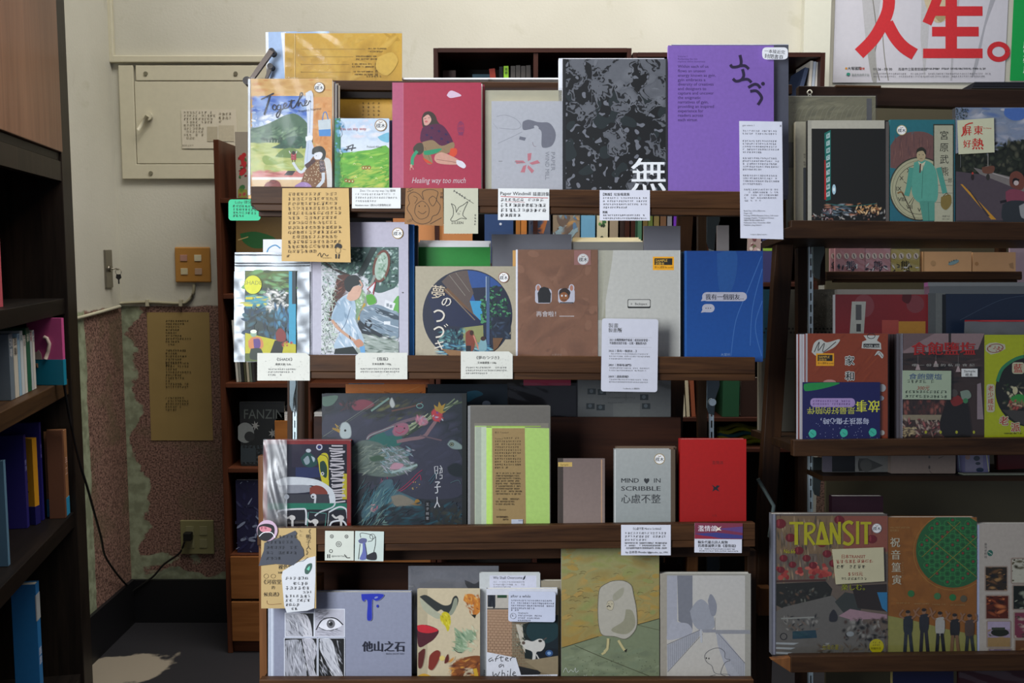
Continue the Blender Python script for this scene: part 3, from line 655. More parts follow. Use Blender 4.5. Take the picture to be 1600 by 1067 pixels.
for i, (x0, y0, x1, c_, lb) in enumerate(gap):
    if lb.endswith('spine') and len(lb.split()) < 6: lb += ' in the row right of the caption card'
    A = None
    Z = az[2] if x0 < 985 else cz[2]
    if x0 == 826: A = Art(826, 332, 860, 411, 1); A.p([(828, 400), (850, 340), (856, 342), (836, 411)], '#b06a3a').daub(826, 332, 860, 411, 12, ['#3c4a66', '#6a6a70', '#2c3044'], 7, 4)
    if x0 == 864: A = Art(864, 332, 906, 411, 1); A.daub(864, 332, 906, 411, 40, ['#5a7a9a', '#b08a5a', '#8aa0a8', '#6a5a50'], 10, 4)
    if x0 == 933: A = Art(933, 330, 950, 411, 1); A.daub(935, 332, 948, 411, 14, ['#3a6a3a', '#5a8a4a', '#2a3a2a'], 3, 2)
    if x0 == 642: A = Art(642, 350, 738, 411, 1); A.t('AUTUMN', 700, 366, 8, '#e8b080', off=.01, sh=.2)
    if x0 == 757: A = Art(757, 334, 802, 411, 1); A.e(782, 350, 2, 2, '#d0d8e8').e(770, 372, 1.5, 1.5, '#b0c0e0').e(792, 380, 12, 8, '#3c5c90')
    wbook(lb, x0, y0, x1, Z, 3.02, c_, group=G3, facing=(x1 - x0) > 30, art=A)
wbook('pink and green floral book behind the chrome upright', 1170, 332, 1190, cz[2], 3.02, '#a8908c', group=G3, facing=True, art=Art(1170, 332, 1190, 440, 1).daub(1170, 332, 1190, 440, 60, ['#c8a8a8', '#6a6a50', '#d8ccc4', '#7a4a50'], 3, 2))
wbook('indigo book below the long white card', 1192, 350, 1212, cz[2], 3.02, '#3c3c6c', group=G3, art=Art(1185, 350, 1212, 440, 1).r(1192, 376, 1212, 392, '#8ab040'))
wbook('small white leaflet with red doodles in the right cabinet', 1214, 386, 1226, cz[2], 3.02, '#cfcabc', group=G3)
# gap beneath the second tier
G4 = 'books seen beneath the second tier'
for i, (x0, y0, x1, c_, le, lb) in enumerate(((1066, 596, 1072, '#c8bfa6', 4, 'cream booklet leaning left of the chrome upright'), (1074, 594, 1079, '#b8ad92', 4, 'thin beige booklet leaning left of the chrome upright'), (1082, 590, 1088, '#8a4a30', 4, 'rust coloured booklet leaning by the chrome upright'))):
    wbook(lb, x0, y0, x1, cz[3], 3.01, c_, lean=-le, group=G4)
wbook('dark green binder right of the chrome upright', 1130, 585, 1156, cz[3] , 3.01, '#1e4a30', group=G4)
wbook('dark brown album at the right of the green binder', 1158, 590, 1198, cz[3], 3.02, '#2c1a14', group=G4, facing=True)
sb = root('folded_cloth', 'lime and teal folded cloth behind the red book', 'cloth', W(1160, 700, 3.04))
for i in range(5):
    z = .012 + i * .013; m_ = MB(); pts = []
    for k in range(15): t = k / 14; pts.append((-.075 + .15 * t, .02 + .02 * math.sin(t * 3), z + .006 * math.sin(t * 9 + i)))
    pts += [(.082, .02, z + .008), (.075, .018, z + .013)]
    m_.tube(pts, .0075, 8).build('cloth_fold', mat(['#a8b828', '#c0cc3c', '#2a7a88', '#b4c030', '#787a1c'][i], .7), sb)
# things in the brown bookcase
G5 = 'books in the brown bookcase'
A = Art(369, 322, 450, 459, 1); A.r(369, 322, 450, 459, '#6a5226').pc([(375, 365), (400, 362), (430, 372), (425, 384), (398, 388), (380, 378)], '#1e5a28').s([(372, 375), (388, 370)], 1.5, '#b09a60', 1).pc([(360, 400), (400, 395), (450, 405), (450, 459), (360, 459)], '#3c3a30')
wbook('brown picture book with a green leaf in the bookcase', 369, 345, 440, bz[1], 3.06, '#6a5226', facing=True, group=G5, art=A)
A = Art(372, 215, 386, 309, 1); A.daub(372, 240, 392, 300, 26, ['#b02a2c', '#8a2226', '#3a6a3a'], 5, 4).r(372, 296, 392, 309, '#8a8a3a').daub(372, 296, 392, 309, 8, ['#a03a40', '#5a7a30'], 4, 3)
wbook('clear packet of red berries print behind the tall picture book', 367, 206, 400, bz[0], 3.06, '#9a9080', facing=True, group=G5, art=A)
A = Art(372, 628, 440, 731, 1)
A.t('FANZINE', 380, 654, 21, '#5a605c', fit=72).e(383, 676, 14, 16, '#7a7e7c').e(390, 682, 8, 8, '#2a2c2c')
for cx_, cy_ in ((399, 665), (426, 677)): A.p([(cx_ + (7 if k % 2 == 0 else 3) * math.cos(k * math.tau / 14), cy_ + (8 if k % 2 == 0 else 3.2) * math.sin(k * math.tau / 14)) for k in range(14)], '#8c8c88')
A.lines(376, 696, 436, 4, 6, 8, '#4a5458', w=.8).r(376, 700, 400, 722, '#30383c')
wbook('black zine with chalk lettering and stars in the bookcase', 374, 628, 444, bz[3], 3.06, '#1c1e1e', facing=True, group=G5, art=A)
A = Art(368, 750, 410, 864, 1); A.daub(368, 752, 412, 864, 60, ['#3a3c5c', '#8088a0', '#20203c', '#26264a'], 6, 1.6)
wbook('midnight blue book with white scratches above the drawers', 368, 750, 412, bz[4], 3.05, '#1e1c3c', facing=True, group=G5, art=A)
for i in range(7): wbook('%s thin spine at the foot of the second bookcase bay' % ['white', 'grey', 'black', 'dark olive', 'cream', 'green grey', 'charcoal'][i], 367 + i * 4.4, 500 + i * 4, 370.4 + i * 4.4, bz[2], 3.05, ['#c8c4b8', '#8a8a80', '#222', '#4a4a30', '#b8b098', '#6a7464', '#333'][i], group=G5, lean=-3)
for x0, x1, lb in ((431, 462, 'white paper stack on the wooden box in the bookcase'), (490, 508, 'white paper stack seen right of the dark rack post')):
    p0, p1 = W(x0, 644, 3.06), W(x1, 657, 3.06); o = root('paper_stack', lb, 'paper', ((p0.x + p1.x) / 2, 3.06, p1.z)); hw = (p1.x - p0.x) / 2
    for k in range(4): MB().box(-hw + rnd.uniform(0, .002), hw - rnd.uniform(0, .002), 0, .15, k * (p0.z - p1.z) / 4, (k + .9) * (p0.z - p1.z) / 4).build('paper', mat('#e8e6e2', .8), o)
p0, p1 = W(429, 657, 3.05), W(475, 731, 3.05); o = root('wooden_box', 'plain orange-brown wooden box under the white paper stack', 'box', ((p0.x + p1.x) / 2, 3.05, bz[3])); hw = (p1.x - p0.x) / 2; h_ = p0.z - bz[3] - .001
wm = wood('#8a5426', '#a66a34', 0, .5, 6); MB().box(-hw, hw, 0, .008, 0, h_).build('front_panel', wm, o); MB().box(-hw, hw, .0085, .17, 0, h_ - .004).build('box_body', wm, o)
p0, p1 = W(490, 657, 3.05), W(520, 731, 3.05); o = root('wooden_box', 'plain dark wooden box in the second bookcase bay', 'box', ((p0.x + p1.x) / 2, 3.05, bz[3])); hw = (p1.x - p0.x) / 2
wm = wood('#2a1810', '#3c2418', 0, .5, 6); MB().box(-hw, hw, 0, .008, 0, h_).build('front_panel', wm, o); MB().box(-hw, hw, .0085, .17, 0, h_ - .004).build('box_body', wm, o)

# ================================================================ display racks (lean back with the books)
U1, U2, U3, U4 = .279, -.040, -.366, -.662
V1, V2, V3 = .220, -.200, -.612
UF = (1.84 * SP - 1.31) / CP
def rk(name, label, px): return root(name, label, 'display rack', cw((px - 800) / FP * 1.84, UF, 1.84), (-PITCH, 0, 0))
def RX(px, d, o_px): return (px - 800) / FP * d - (o_px - 800) / FP * 1.84
def RZ(py, d): return -(py - 533.5) / FP * d - UF
lw = wood('#2c190d', '#55371f', 0, .5, 9); lwr = wood('#2a180d', '#442b19', 0, .5, 9); pwd = wood('#22140b', '#3e2716', 2, .5, 7); brd = wood('#1e120b', '#34210f', 0, .5, 6); sideW = wood('#5c3a22', '#80532f', 2, .45, 7)
steel = mat('#d4e4ea', .3, .55, .03); steel2 = mat('#5a6468', .35, .9, .05)
def rp(o, opx, name, pts, d0, d1, m, bev=.0012):
    return MB().prism([(RX(x, d0, opx), RZ(y, d0)) for x, y in pts][::-1], d0 - 1.84, d1 - 1.84).build(name, m, o, bev)
def board(o, opx, name, x0, x1, u, d0, d1, m, th=.016):
    return MB().box(RX(x0, d0, opx), RX(x1, d0, opx), d0 - 1.84, d1 - 1.84, u - UF - th, u - UF - .0012).build(name, m, o)
def upright(o, opx, x, y0, y1, d, wpx=7):   # slotted steel standard
    xx = RX(x, d, opx); w_ = wpx / FP * d / 2; z0, z1 = RZ(y1, d), RZ(y0, d); D = d - 1.84
    m = MB().box(xx - w_, xx - w_ + .003, D, D + .01, z0, z1).box(xx + w_ - .003, xx + w_, D, D + .01, z0, z1)
    z = z0; k = 0
    while z < z1 - .02:
        m.box(xx - w_ + .003, xx + w_ - .003, D + .001, D + .003, z, z + .009); z += .025
    return m.build('slotted_upright', steel, o)
def bracket(o, opx, x, y0, y1, d, wpx=18, m=None, name='shelf_bracket'):
    pts = [(x, y0), (x + wpx, y0 + 1), (x + wpx + 1, y0 + (y1 - y0) * .3), (x + wpx * .7, y0 + (y1 - y0) * .62), (x + wpx * .62, y1), (x + 3, y1 - 3), (x, y1 - 12)]
    return rp(o, opx, name, pts, d, d + .004, m or steel2, .001)
MR = 790
o = rk('display_rack', 'dark wooden magazine rack with four slanted tiers', MR); MRO = o
for (yl, yr, xl, xr, hh) in ((291, 299.5, 392, 1206, 27), (554, 558, 402, 1180, 26), (826, 817, 402, 1180, 26), (1062, 1062, 405, 1178, 27)):
    rp(o, MR, 'shelf_lip', [(xl, yl), (xr, yr), (xr, yr + hh), (xl, yl + hh)], 1.84, 1.862, lw)
    rp(o, MR, 'lip_moulding', [(xl + 1, yl + hh + .3), (xr, yr + hh + .3), (xr, yr + hh + 11), (xl + 9, yl + hh + 11)], 1.8425, 1.862, lw)
    if yl == 826: rp(o, MR, 'under_rail', [(xl + 12, yl + hh + 6), (xr - 8, yr + hh + 6), (xr - 8, yr + hh + 26), (xl + 12, yl + hh + 26)], 1.905, 1.92, lwr)
    if yl == 291: rp(o, MR, 'under_rail', [(xl + 12, yl + hh + 12), (632, yl + hh + 14), (632, yl + hh + 22), (xl + 12, yl + hh + 20)], 1.864, 1.875, lwr)
board(o, MR, 'shelf_board', 392, 1204, U1, 1.8625, 1.935, brd); board(o, MR, 'back_ledge', 392, 660, U1, 1.936, 2.01, brd)
for u, xl, xr in ((U2, 402, 1178), (U3, 402, 1178), (U4, 405, 1176)): board(o, MR, 'shelf_board', xl, xr, u, 1.8625, 2.10, brd)
rp(o, MR, 'top_rail', [(388, 124), (1238, 132), (1238, 147), (388, 139)], 1.955, 1.975, lwr)
rp(o, MR, 'back_rail', [(388, 141), (1238, 149), (1238, 158), (388, 152)], 1.958, 1.97, wood('#140b07', '#24160e', 0, .5, 7))
for y0, y1, xl, xr in ((651, 834, 490, 1064), (880, 1080, 480, 1064)): rp(o, MR, 'riser_board', [(xl, y0), (xr, y0 + 1), (xr, y1), (xl, y1)], 2.0, 2.012, wood('#26130c', '#3c2114', 0, .5, 6))
MB().tube([(RX(440, 1.99, MR), .15, RZ(869, 1.99)), (RX(1080, 1.99, MR), .15, RZ(868, 1.99))], .0035, 8).build('steel_rod', steel2, o)
for x0, x1, d in ((449, 456, 2.14), (464, 476, 2.16)): MB().box(RX(x0, d, MR), RX(x1, d, MR), d - 1.84, d - 1.80, RZ(1010, d) if 0 else .02, RZ(140, d)).build('inner_post', pwd, o)
rp(o, MR, 'slanted_post', [(1068, 160), (1092, 160), (1062, 760), (1046, 1400), (1030, 1400), (1042, 690)], 2.11, 2.13, pwd)
MB().box(RX(1091, 2.13, MR), RX(1105, 2.13, MR), .29, .31, .02, RZ(150, 2.13)).build('inner_post', wood('#2e2016', '#4a3626', 2, .45, 7), o)
upright(o, MR, 460.5, 140, 1400, 2.12, 6); upright(o, MR, 1112, 150, 1400, 2.12, 7)
for y in (325, 583, 868): bracket(o, MR, 1104, y, y + 66, 2.105, 20)
for y in (583, 868): bracket(o, MR, 452, y, y + 62, 2.105, 10)
MB().tube([(RX(1112, 2.1, MR), .25, RZ(628, 2.1)), (RX(1112, 2.1, MR), .262, RZ(628, 2.1))], .008, 12).build('bracket_bolt', steel, o)
rp(o, MR, 'side_post', [(403, 712), (414, 712), (421, 1380), (408, 1380)], 1.925, 1.95, sideW)
rp(o, MR, 'side_post', [(1168, 860), (1182, 860), (1182, 1380), (1168, 1380)], 1.925, 1.95, pwd)
rp(o, MR, 'support_block', [(491, 899), (502, 899), (502, 941), (491, 941)], 1.93, 1.96, sideW); rp(o, MR, 'support_block', [(1075, 862), (1091, 862), (1090, 895), (1073, 895)], 1.96, 1.98, sideW)
# black hinge fitting at the top left corner
q = root('folding_strut', 'dark metal folding strut at the top left corner of the rack', 'strut', pw(388, 128, 1.97), (-PITCH, 0, 0))
s_ = 1.97 / FP; hx = mat('#2b2624', .4, .5)
MB().tube([(0, -.012, 0), (0, .012, 0)], .0085, 14).build('pivot', hx, q); MB().tube([(36 * s_, .0, 48 * s_), (36 * s_, .02, 48 * s_)], .007, 14).build('pivot', hx, q)
MB().prism([(2 * s_, 5 * s_), (8 * s_, 2 * s_), (40 * s_, 46 * s_), (33 * s_, 50 * s_)], -.004, .004).build('strut_arm', mat('#5a504a', .4, .6), q)
MB().tube([(33 * s_, .004, 26 * s_), (33 * s_, .03, 27 * s_)], .006, 12).build('pivot', hx, q)
MB().prism([(24 * s_, 8 * s_), (28 * s_, 6 * s_), (36 * s_, 24 * s_), (31 * s_, 27 * s_)], .008, .014).build('strut_arm', mat('#4a4440', .4, .6), q)

RR = 1430
o = rk('display_rack', 'dark wooden magazine rack at the right with slanted side posts', RR)
dl = wood('#24150c', '#412a18', 0, .5, 9)
for nm, pts, d0 in (('shelf_lip', [(1236, 344), (1720, 348), (1720, 374), (1236, 360)], 1.84), ('shelf_lip', [(1240, 688), (1720, 683), (1720, 710), (1240, 713)], 1.84), ('shelf_lip', [(1236, 1026), (1720, 1020), (1720, 1047), (1236, 1051)], 1.84)):
    if pts[0][1] == 344: pts = [(1236, 344), (1720, 348), (1720, 376), (1225, 372), (1225, 357), (1236, 354)]
    rp(o, RR, nm, pts, d0, d0 + .022, dl)
for u, dd_ in ((V1, 2.10), (V2, 2.195), (V3, 2.10)): board(o, RR, 'shelf_board', 1184 if u == V2 and 0 else 1240, 1720, u, 1.8625, dd_, brd)
rp(o, RR, 'lip_end_bracket', [(1204, 1030), (1236, 1027), (1236, 1051)], 1.845, 1.86, sideW)
rp(o, RR, 'top_rail', [(1248, 134), (1720, 143), (1720, 172), (1248, 163)], 1.965, 1.985, wood('#1c110b', '#322118', 0, .45, 8))
rp(o, RR, 'rail_cap', [(1306, 132.5), (1377, 133.5), (1377, 137), (1306, 136)], 1.962, 1.984, dl)
rp(o, RR, 'slanted_post', [(1226, 150), (1252, 150), (1241, 375), (1213, 800), (1196, 1420), (1168, 1420), (1187, 800), (1213, 375)], 2.02, 2.05, pwd)
MB().box(RX(1247, 2.08, RR), RX(1263, 2.08, RR), .24, .265, .02, RZ(160, 2.08)).build('inner_post', pwd, o)
upright(o, RR, 1267, 165, 1400, 2.07, 7)
for y in (375, 714): bracket(o, RR, 1270, y, y + 62, 2.065, 18, mat('#4c5250', .4, .7))
rp(o, RR, 'inner_post', [(1281, 372), (1290, 372), (1290, 445), (1281, 445)], 2.1, 2.12, pwd)
rp(o, RR, 'small_shelf_lip', [(1291, 424), (1597, 424), (1597, 437), (1291, 437)], 2.13, 2.145, dl)
zsm = -(427 - 533.5) / FP * 2.13; board(o, RR, 'small_shelf', 1291, 1597, zsm, 2.146, 2.24, brd, .01)
rp(o, RR, 'small_shelf_rail', [(1302, 437.5), (1590, 437.5), (1590, 441), (1302, 441)], 2.135, 2.145, dl)
rp(o, RR, 'back_panel', [(1290, 168), (1720, 168), (1720, 1420), (1290, 1420)], 2.32, 2.33, mat('#4c4632', .6, grain=.15, scale=8))
rp(o, RR, 'support_block', [(1188, 919), (1206, 919), (1206, 962), (1185, 962)], 1.95, 1.98, sideW)
rp(o, RR, 'inner_post', [(1560, 372), (1573, 372), (1573, 445), (1560, 445)], 2.25, 2.27, pwd)
# ================================================================ first rack, top tier
D0 = 1.876
A = Art(388, 124, 519, 305); A.soft = .7
A.g(388, 124, 519, 305, '#d8aa62', '#d9a066').daub(388, 124, 519, 152, 24, ['#dba95e', '#cf9c55', '#e0b674', '#d2924e'], 16, 4, 0, 10)
A.g(394, 150, 489, 212, '#4f78c8', '#cfe0ee').daub(396, 152, 486, 182, 60, ['#4a72c4', '#6a8fd2', '#85a5da', '#3f68bd', '#a9c2e2'], 8, 4, 10, 30)
A.daub(396, 180, 470, 200, 40, ['#dfe8f2', '#c8d8ea', '#f0f2f4', '#a8c0e0'], 9, 4, 0, 20)
A.pc([(388, 202), (412, 196), (430, 188), (446, 180), (462, 178), (478, 190), (484, 204), (486, 232), (388, 232)], '#4e6d52')
A.daub(392, 200, 482, 224, 150, ['#5c7c5c', '#3e5c44', '#6c8c68', '#486a4e', '#7c9a74'], 6, 2.5, -20, 30)
A.r(388, 223, 489, 273, '#b8bf6a').daub(388, 226, 489, 270, 120, ['#c3c66c', '#a9b45a', '#d0ce80', '#9cab52', '#b5c47a'], 12, 3, 0, 14)
for i in range(7): A.e(411 + i * 4.6, 217 + (i % 3) * 1.6, 3.4, 2.6, '#37503c', 0, 8); A.s([(411 + i * 4.6, 219), (411 + i * 4.4, 224)], .5, '#dfe3c0')
A.pc([(424, 231), (436, 226), (446, 217), (462, 213), (474, 216), (484, 229), (470, 232), (440, 232)], '#2c5540').daub(438, 217, 478, 230, 30, ['#3b6a4c', '#244a36'], 5, 2)
A.pc([(430, 245), (442, 234), (458, 232), (470, 240), (474, 246), (460, 247)], '#6e8a46').pc([(410, 248), (416, 243), (434, 254), (428, 257), (414, 256)], '#93a850')
A.r(394, 268, 489, 278, '#d08078').daub(396, 268, 486, 278, 30, ['#c97068', '#dc9a8e', '#b86860'], 8, 2, 0, 15).r(394, 277, 489, 281, '#f2ece4').g(394, 281, 489, 305, '#e4c598', '#dcb07c')
A.p([(444, 274), (450, 267), (462, 267), (457, 274)], '#2c2a2e')
A.g(489, 152, 519, 272, '#dfa063', '#d8904c').daub(492, 155, 517, 270, 60, ['#d88f4a', '#e3a768', '#cf8442', '#e2b37c'], 7, 3)
A.pc([(478, 146), (489, 147), (488, 212), (484, 240), (480, 257), (478, 240), (481, 200)], '#dfe4ee').pc([(478, 214), (488, 212), (487, 220), (479, 221)], '#f4f4f6').pc([(480, 221), (487, 221), (492, 244), (486, 258), (476, 258)], '#ccd6e6')
A.s([(486, 150), (484, 208)], 1.2, '#b2c0d8').s([(482, 224), (480, 254)], 1, '#b2c0d8')
A.p([(497, 188), (517, 186), (517, 213), (499, 212)], '#cdd6da').p([(498, 203), (517, 202), (517, 213), (499, 213)], '#4f8fd0').s([(504, 188), (506, 177), (510, 176), (513, 187)], 1.5, '#4a84c4', 1)
A.pc([(506, 246), (516, 250), (519, 270), (519, 305), (506, 305)], '#d8d6d0')
A.s([(397, 312), (397, 304)], 1, '#fff')
A.pc([(490, 244), (500, 246), (507, 252), (511, 280), (508, 305), (482, 305), (470, 291), (476, 270), (482, 256)], '#7e5128')
for i in range(60):
    x_ = A.r_.uniform(476, 508); A.e(x_, A.r_.uniform(250 if x_ > 486 else 268, 291), .8, .8, '#e6d6b0', 0, 5)
A.p([(476, 258), (490, 248), (494, 252), (480, 264)], '#4a2a26').p([(499, 251), (506, 252), (509, 267), (500, 270)], '#41262a').s([(500, 257), (508, 256)], .8, '#8a5a5a').s([(500, 263), (508, 262)], .8, '#8a5a5a')
A.s([(478, 262), (472, 269), (466, 266), (458, 254)], 4.2, '#d8dce0', 1).s([(505, 270), (505, 282), (498, 291), (494, 296)], 5, '#d0d6dc', 1)
A.pc([(488, 241), (489, 233), (496, 229), (504, 230), (509, 238), (507, 249), (500, 249), (499, 240), (492, 241)], '#2c2c22').pc([(492, 240), (500, 238), (504, 241), (501, 248), (494, 249), (491, 245)], '#e4e4ea')
A.e(494.5, 243.5, .8, .5, '#333').e(503, 242, 1.4, 1.8, '#e8dcd8')
A.r(455, 240, 463, 250, '#a8323c').e(459, 239, 2.8, 3, '#2a1c1c').s([(454, 240), (452, 236)], 1.3, '#e4e0e0').s([(463, 240), (464, 236)], 1.3, '#e4e0e0').s([(457, 250), (457, 253)], 1.2, '#3a2020').s([(461, 250), (461, 253)], 1.2, '#3a2020').lines(455.5, 242, 462, 2, 2.5, 4, '#dca0a0')
A.pc([(418, 285), (430, 282), (438, 287), (438, 300), (414, 300), (414, 290)], '#8a3e36').ring(427, 284, 5, 2.4, 1.1, '#6a2c28').pc([(462, 290), (472, 285), (482, 287), (486, 294), (462, 295)], '#a07cb4')
A.r(388, 124, 391.5, 305, '#dfe3ea').s([(391.5, 124), (391.5, 305)], .5, '#b8b4a8')
BK = '#141830'
A.s([(408, 156), (420, 150), (428, 146)], 2.2, BK, 1).s([(422, 150), (418, 164), (413, 180)], 2.6, BK, 1)
A.ring(429, 168, 3, 4, 1.6, BK).ring(436, 168, 3, 4, 1.4, BK, 20).s([(439, 165), (438, 176), (434, 184), (432, 180), (436, 174), (443, 170)], 1.7, BK, 1)
A.s([(443, 170), (448, 164), (446, 161), (443, 166), (446, 170), (452, 166), (456, 156), (455, 168), (460, 168), (466, 158), (473, 148), (470, 146), (466, 162), (466, 166), (470, 160), (473, 166), (478, 162), (480, 158), (477, 158), (477, 165), (481, 164), (484, 158), (486, 160)], 1.5, BK, 1).s([(451, 159), (461, 157)], 1.3, BK)
A.t('Yoyoko Narmo', 466, 176, 5.5, '#20242c', rot=-7, sx=1.05)
A.stk(499, 137, 8.5)
book('picture book titled Together with a hill landscape and seated girl', 388, 123, 519, D0, u=U1, t=.022, col='#e0b070', side='#dfe6f0', art=A, sleeve=(388, 122, 526, 305), sl_amt=.012)
for k, c in ((1, '#6a88b8'), (2, '#8a7a66')): book(('first' if k == 1 else 'second') + ' spare copy stacked behind the hill landscape picture book', 394 + k * 5, 126 + k * 2, 519 + k * 5, D0 + .002 + .022 * k, u=U1, t=.018, col=c, group='spare copies behind the hill landscape picture book')
A = Art(523, 185, 608, 305)
A.g(523, 185, 608, 240, '#c9dcf0', '#e6ecf2').daub(540, 186, 600, 214, 36, ['#f0eef2', '#d0dcea', '#e8e0e8', '#c4d4e8'], 10, 4, 0, 30).daub(523, 185, 537, 240, 14, ['#7ab0d0', '#5090b8'], 5, 8)
A.pc([(590, 214), (608, 207), (608, 222), (596, 220)], '#7cc0d8').pc([(523, 240), (545, 238), (580, 234), (608, 232), (608, 305), (523, 305)], '#6cb23a')
A.daub(523, 240, 608, 300, 170, ['#5aa832', '#7cc040', '#9acc4c', '#4c9c2c', '#b2cc54', '#68b43c'], 12, 3, -14, 14).daub(550, 262, 606, 300, 60, ['#a8c44a', '#c4cc5a'], 10, 2.5, -14, 10)
A.r(523, 185, 532, 300, '#2f7a50').daub(523, 236, 532, 300, 24, ['#2c7a34', '#246a2c'], 4, 4).daub(523, 186, 532, 236, 16, ['#4a8ab0', '#6aa8c8'], 4, 4)
A.s([(537, 234), (556, 231)], 1.6, '#3a3c42').s([(541, 236), (545, 229), (552, 226), (549, 236)], 1.3, '#4a4c54').s([(541, 230), (552, 226)], 1, '#555')
for x_, y_ in ((568, 262), (572, 262), (577, 262), (541, 282), (546, 283), (551, 283)): A.ring(x_, y_, 2.2, 2.6, 1.2, '#a4602c', n=10).e(x_, y_ + .5, 1, 1, '#efe0b0')
for x_, y_ in ((580, 246), (554, 256), (596, 262), (556, 277), (588, 279)): A.s([(x_ - 2, y_ + 1), (x_, y_ - 1), (x_ + 2, y_ + 1)], .9, '#e8f0a8')
A.t("I'm on my way", 532, 204, 6.5, '#c06a70', sx=1.05, rot=-1).t('Poland Afine', 573, 231, 4.6, '#77797c').stk(595, 196, 9.5, '#9a7a52')
book('small picture book of a bright green meadow in a clear sleeve', 523, 185, 608, D0, u=U1, t=.012, col='#cfe0f0', side='#2c6a70', art=A, sleeve=(528, 184, 612, 305), sl_amt=.015)
book('dark blue spare copy behind the green meadow picture book', 530, 188, 613, D0 + .014, u=U1, t=.012, col='#243a6a')
A = Art(613, 129, 752, 305)
A.r(613, 129, 752, 305, '#b43850').r(613, 129, 630, 305, '#c0607e').s([(630, 129), (630, 305)], 1, '#c87088')
A.pc([(698, 149), (702, 143), (708, 142), (721, 149), (712, 152), (703, 153)], '#e4c8dc')
A.pc([(659, 184), (663, 176), (672, 174), (680, 180), (684, 190), (694, 202), (682, 204), (672, 196), (664, 202), (660, 196)], '#43352c').pc([(661, 184), (669, 179), (674, 187), (669, 195), (663, 195)], '#e0a89a').e(666, 190, 2.4, 1.6, '#d07070').s([(663, 186), (666, 185)], .7, '#333').s([(669, 184), (672, 184)], .7, '#333')
A.pc([(660, 200), (668, 196), (688, 194), (700, 206), (708, 224), (696, 229), (672, 222), (658, 222), (657, 210)], '#5c2044')
for x_, y_ in ((675, 200), (667, 211), (686, 205), (690, 217), (697, 210), (674, 215), (700, 222)): A.e(x_, y_, 2.4, 1.8, '#38204e', 20, 8)
A.pc([(660, 222), (676, 219), (690, 228), (708, 222), (709, 232), (698, 240), (680, 240), (672, 236), (676, 254), (668, 256), (660, 240)], '#9a7f5c').s([(664, 230), (672, 250)], .8, '#7a6246')
A.pc([(646, 230), (652, 224), (660, 224), (662, 236), (654, 242), (646, 236)], '#4a4234').pc([(662, 236), (690, 232), (680, 240), (664, 242)], '#2f9a6c').s([(652, 236), (645, 246), (644, 258)], 5, '#38a074', 1).pc([(660, 246), (668, 250), (676, 256), (666, 254)], '#d84c2c').pc([(704, 232), (713, 232), (714, 240), (708, 246), (702, 244)], '#e05030')
A.pc([(680, 242), (690, 238), (706, 244), (718, 251), (716, 257), (688, 256), (679, 250)], '#d8a28e').s([(682, 249), (714, 254)], .8, '#9a6a5c').pc([(713, 250), (722, 252), (728, 259), (724, 263), (714, 257)], '#eae6ee').s([(642, 257), (643, 262)], 3.4, '#d8a48c').s([(641, 262), (641, 266)], 1, '#d8a48c').s([(645, 262), (646, 265)], 1, '#d8a48c')
A.t('Healing way too much', 643, 286, 12.5, '#d8c8cc', sh=.22, fit=84).v('多感癒', 720, 190, 7, '#7a3a6a', sx=1.3).ring(720, 200, 5, 10, .6, '#7a3a6a')
book('crimson book with two tangled figures and pale cloud', 613, 129, 750, D0, u=U1, t=.016, col='#b43850', side='#c05c78', art=A, sleeve=(611, 127, 752, 300), rough=.4)
for k, c in ((1, '#e6e0e0'), (2, '#5a2a30')): book(('white backed' if k == 1 else 'maroon backed') + ' spare copy behind the crimson book', 616 + k * 3, 130 + k, 750 + k * 3.5, D0 + .001 + .017 * k, u=U1, t=.014, col='#7a2030' if k == 2 else c, group='spare copies behind the crimson book')
A = Art(768, 158, 879, 305)
A.r(768, 158, 879, 305, '#c2c3ca')
A.s([(776, 182), (790, 180), (806, 186), (814, 196), (806, 202), (780, 200)], .6, '#8d8d98', 1).s([(778, 224), (800, 214), (816, 206)], .6, '#8d8d98', 1).s([(778, 202), (770, 192)], .5, '#9d9da8', 1)
A.pc([(817, 190), (826, 187), (842, 191), (858, 192), (867, 204), (868, 216), (862, 228), (850, 231), (846, 226), (846, 206), (838, 200), (828, 202), (818, 203), (816, 196)], '#7b7c88').e(838, 199, 4, 2.6, '#c2c3ca', 30).p([(812, 213), (822, 215), (820, 220), (811, 218)], '#7b7c88')
A.s([(832, 222), (834, 228), (838, 229)], .6, '#8a6a70', 1)
for a_ in (-75, -5, 65, 190, 118):
    q = R(a_); cx_, cy_ = 824, 255; A.p([(cx_ + 3 * math.cos(q), cy_ + 3 * math.sin(q)), (cx_ + 17 * math.cos(q - .25), cy_ + 15 * math.sin(q - .25)), (cx_ + 20 * math.cos(q + .08), cy_ + 17 * math.sin(q + .08)), (cx_ + 8 * math.cos(q + .45), cy_ + 7 * math.sin(q + .45))], '#d0808a')
A.s([(804, 253), (817, 254)], 1, '#8a8a90').s([(779, 252), (785, 252)], 1, '#888')
A.t('PAPER', 861, 237, 9, '#8d8e96', rot=90, off=.01, fit=30).t('WIND MILL', 852, 237, 9, '#8d8e96', rot=90, off=.01, fit=44).lat(779, 276, 781, 1, 2, 3, '#999')
book('pale grey book with a girl and a pink paper windmill', 768, 158, 879, D0, u=U1, t=.012, col='#c6c7cc', art=A, sleeve=(758, 138, 880, 300), sl_amt=.10)
book('beige backed spare copy behind the pink windmill book', 758, 141, 878, D0 + .014, u=U1, t=.012, col='#a9a590')
A = Art(879, 92, 1043, 305); A.r(879, 92, 1043, 305, '#606268')
A.daub(930, 96, 1035, 300, 60, ['#6c6e74', '#585a60'], 16, 8)
r_ = A.r_
def fb(x, y, s, o=0): return noise.fractal(Vector((x * s, y * s, o)), 1.0, 2.0, 4)
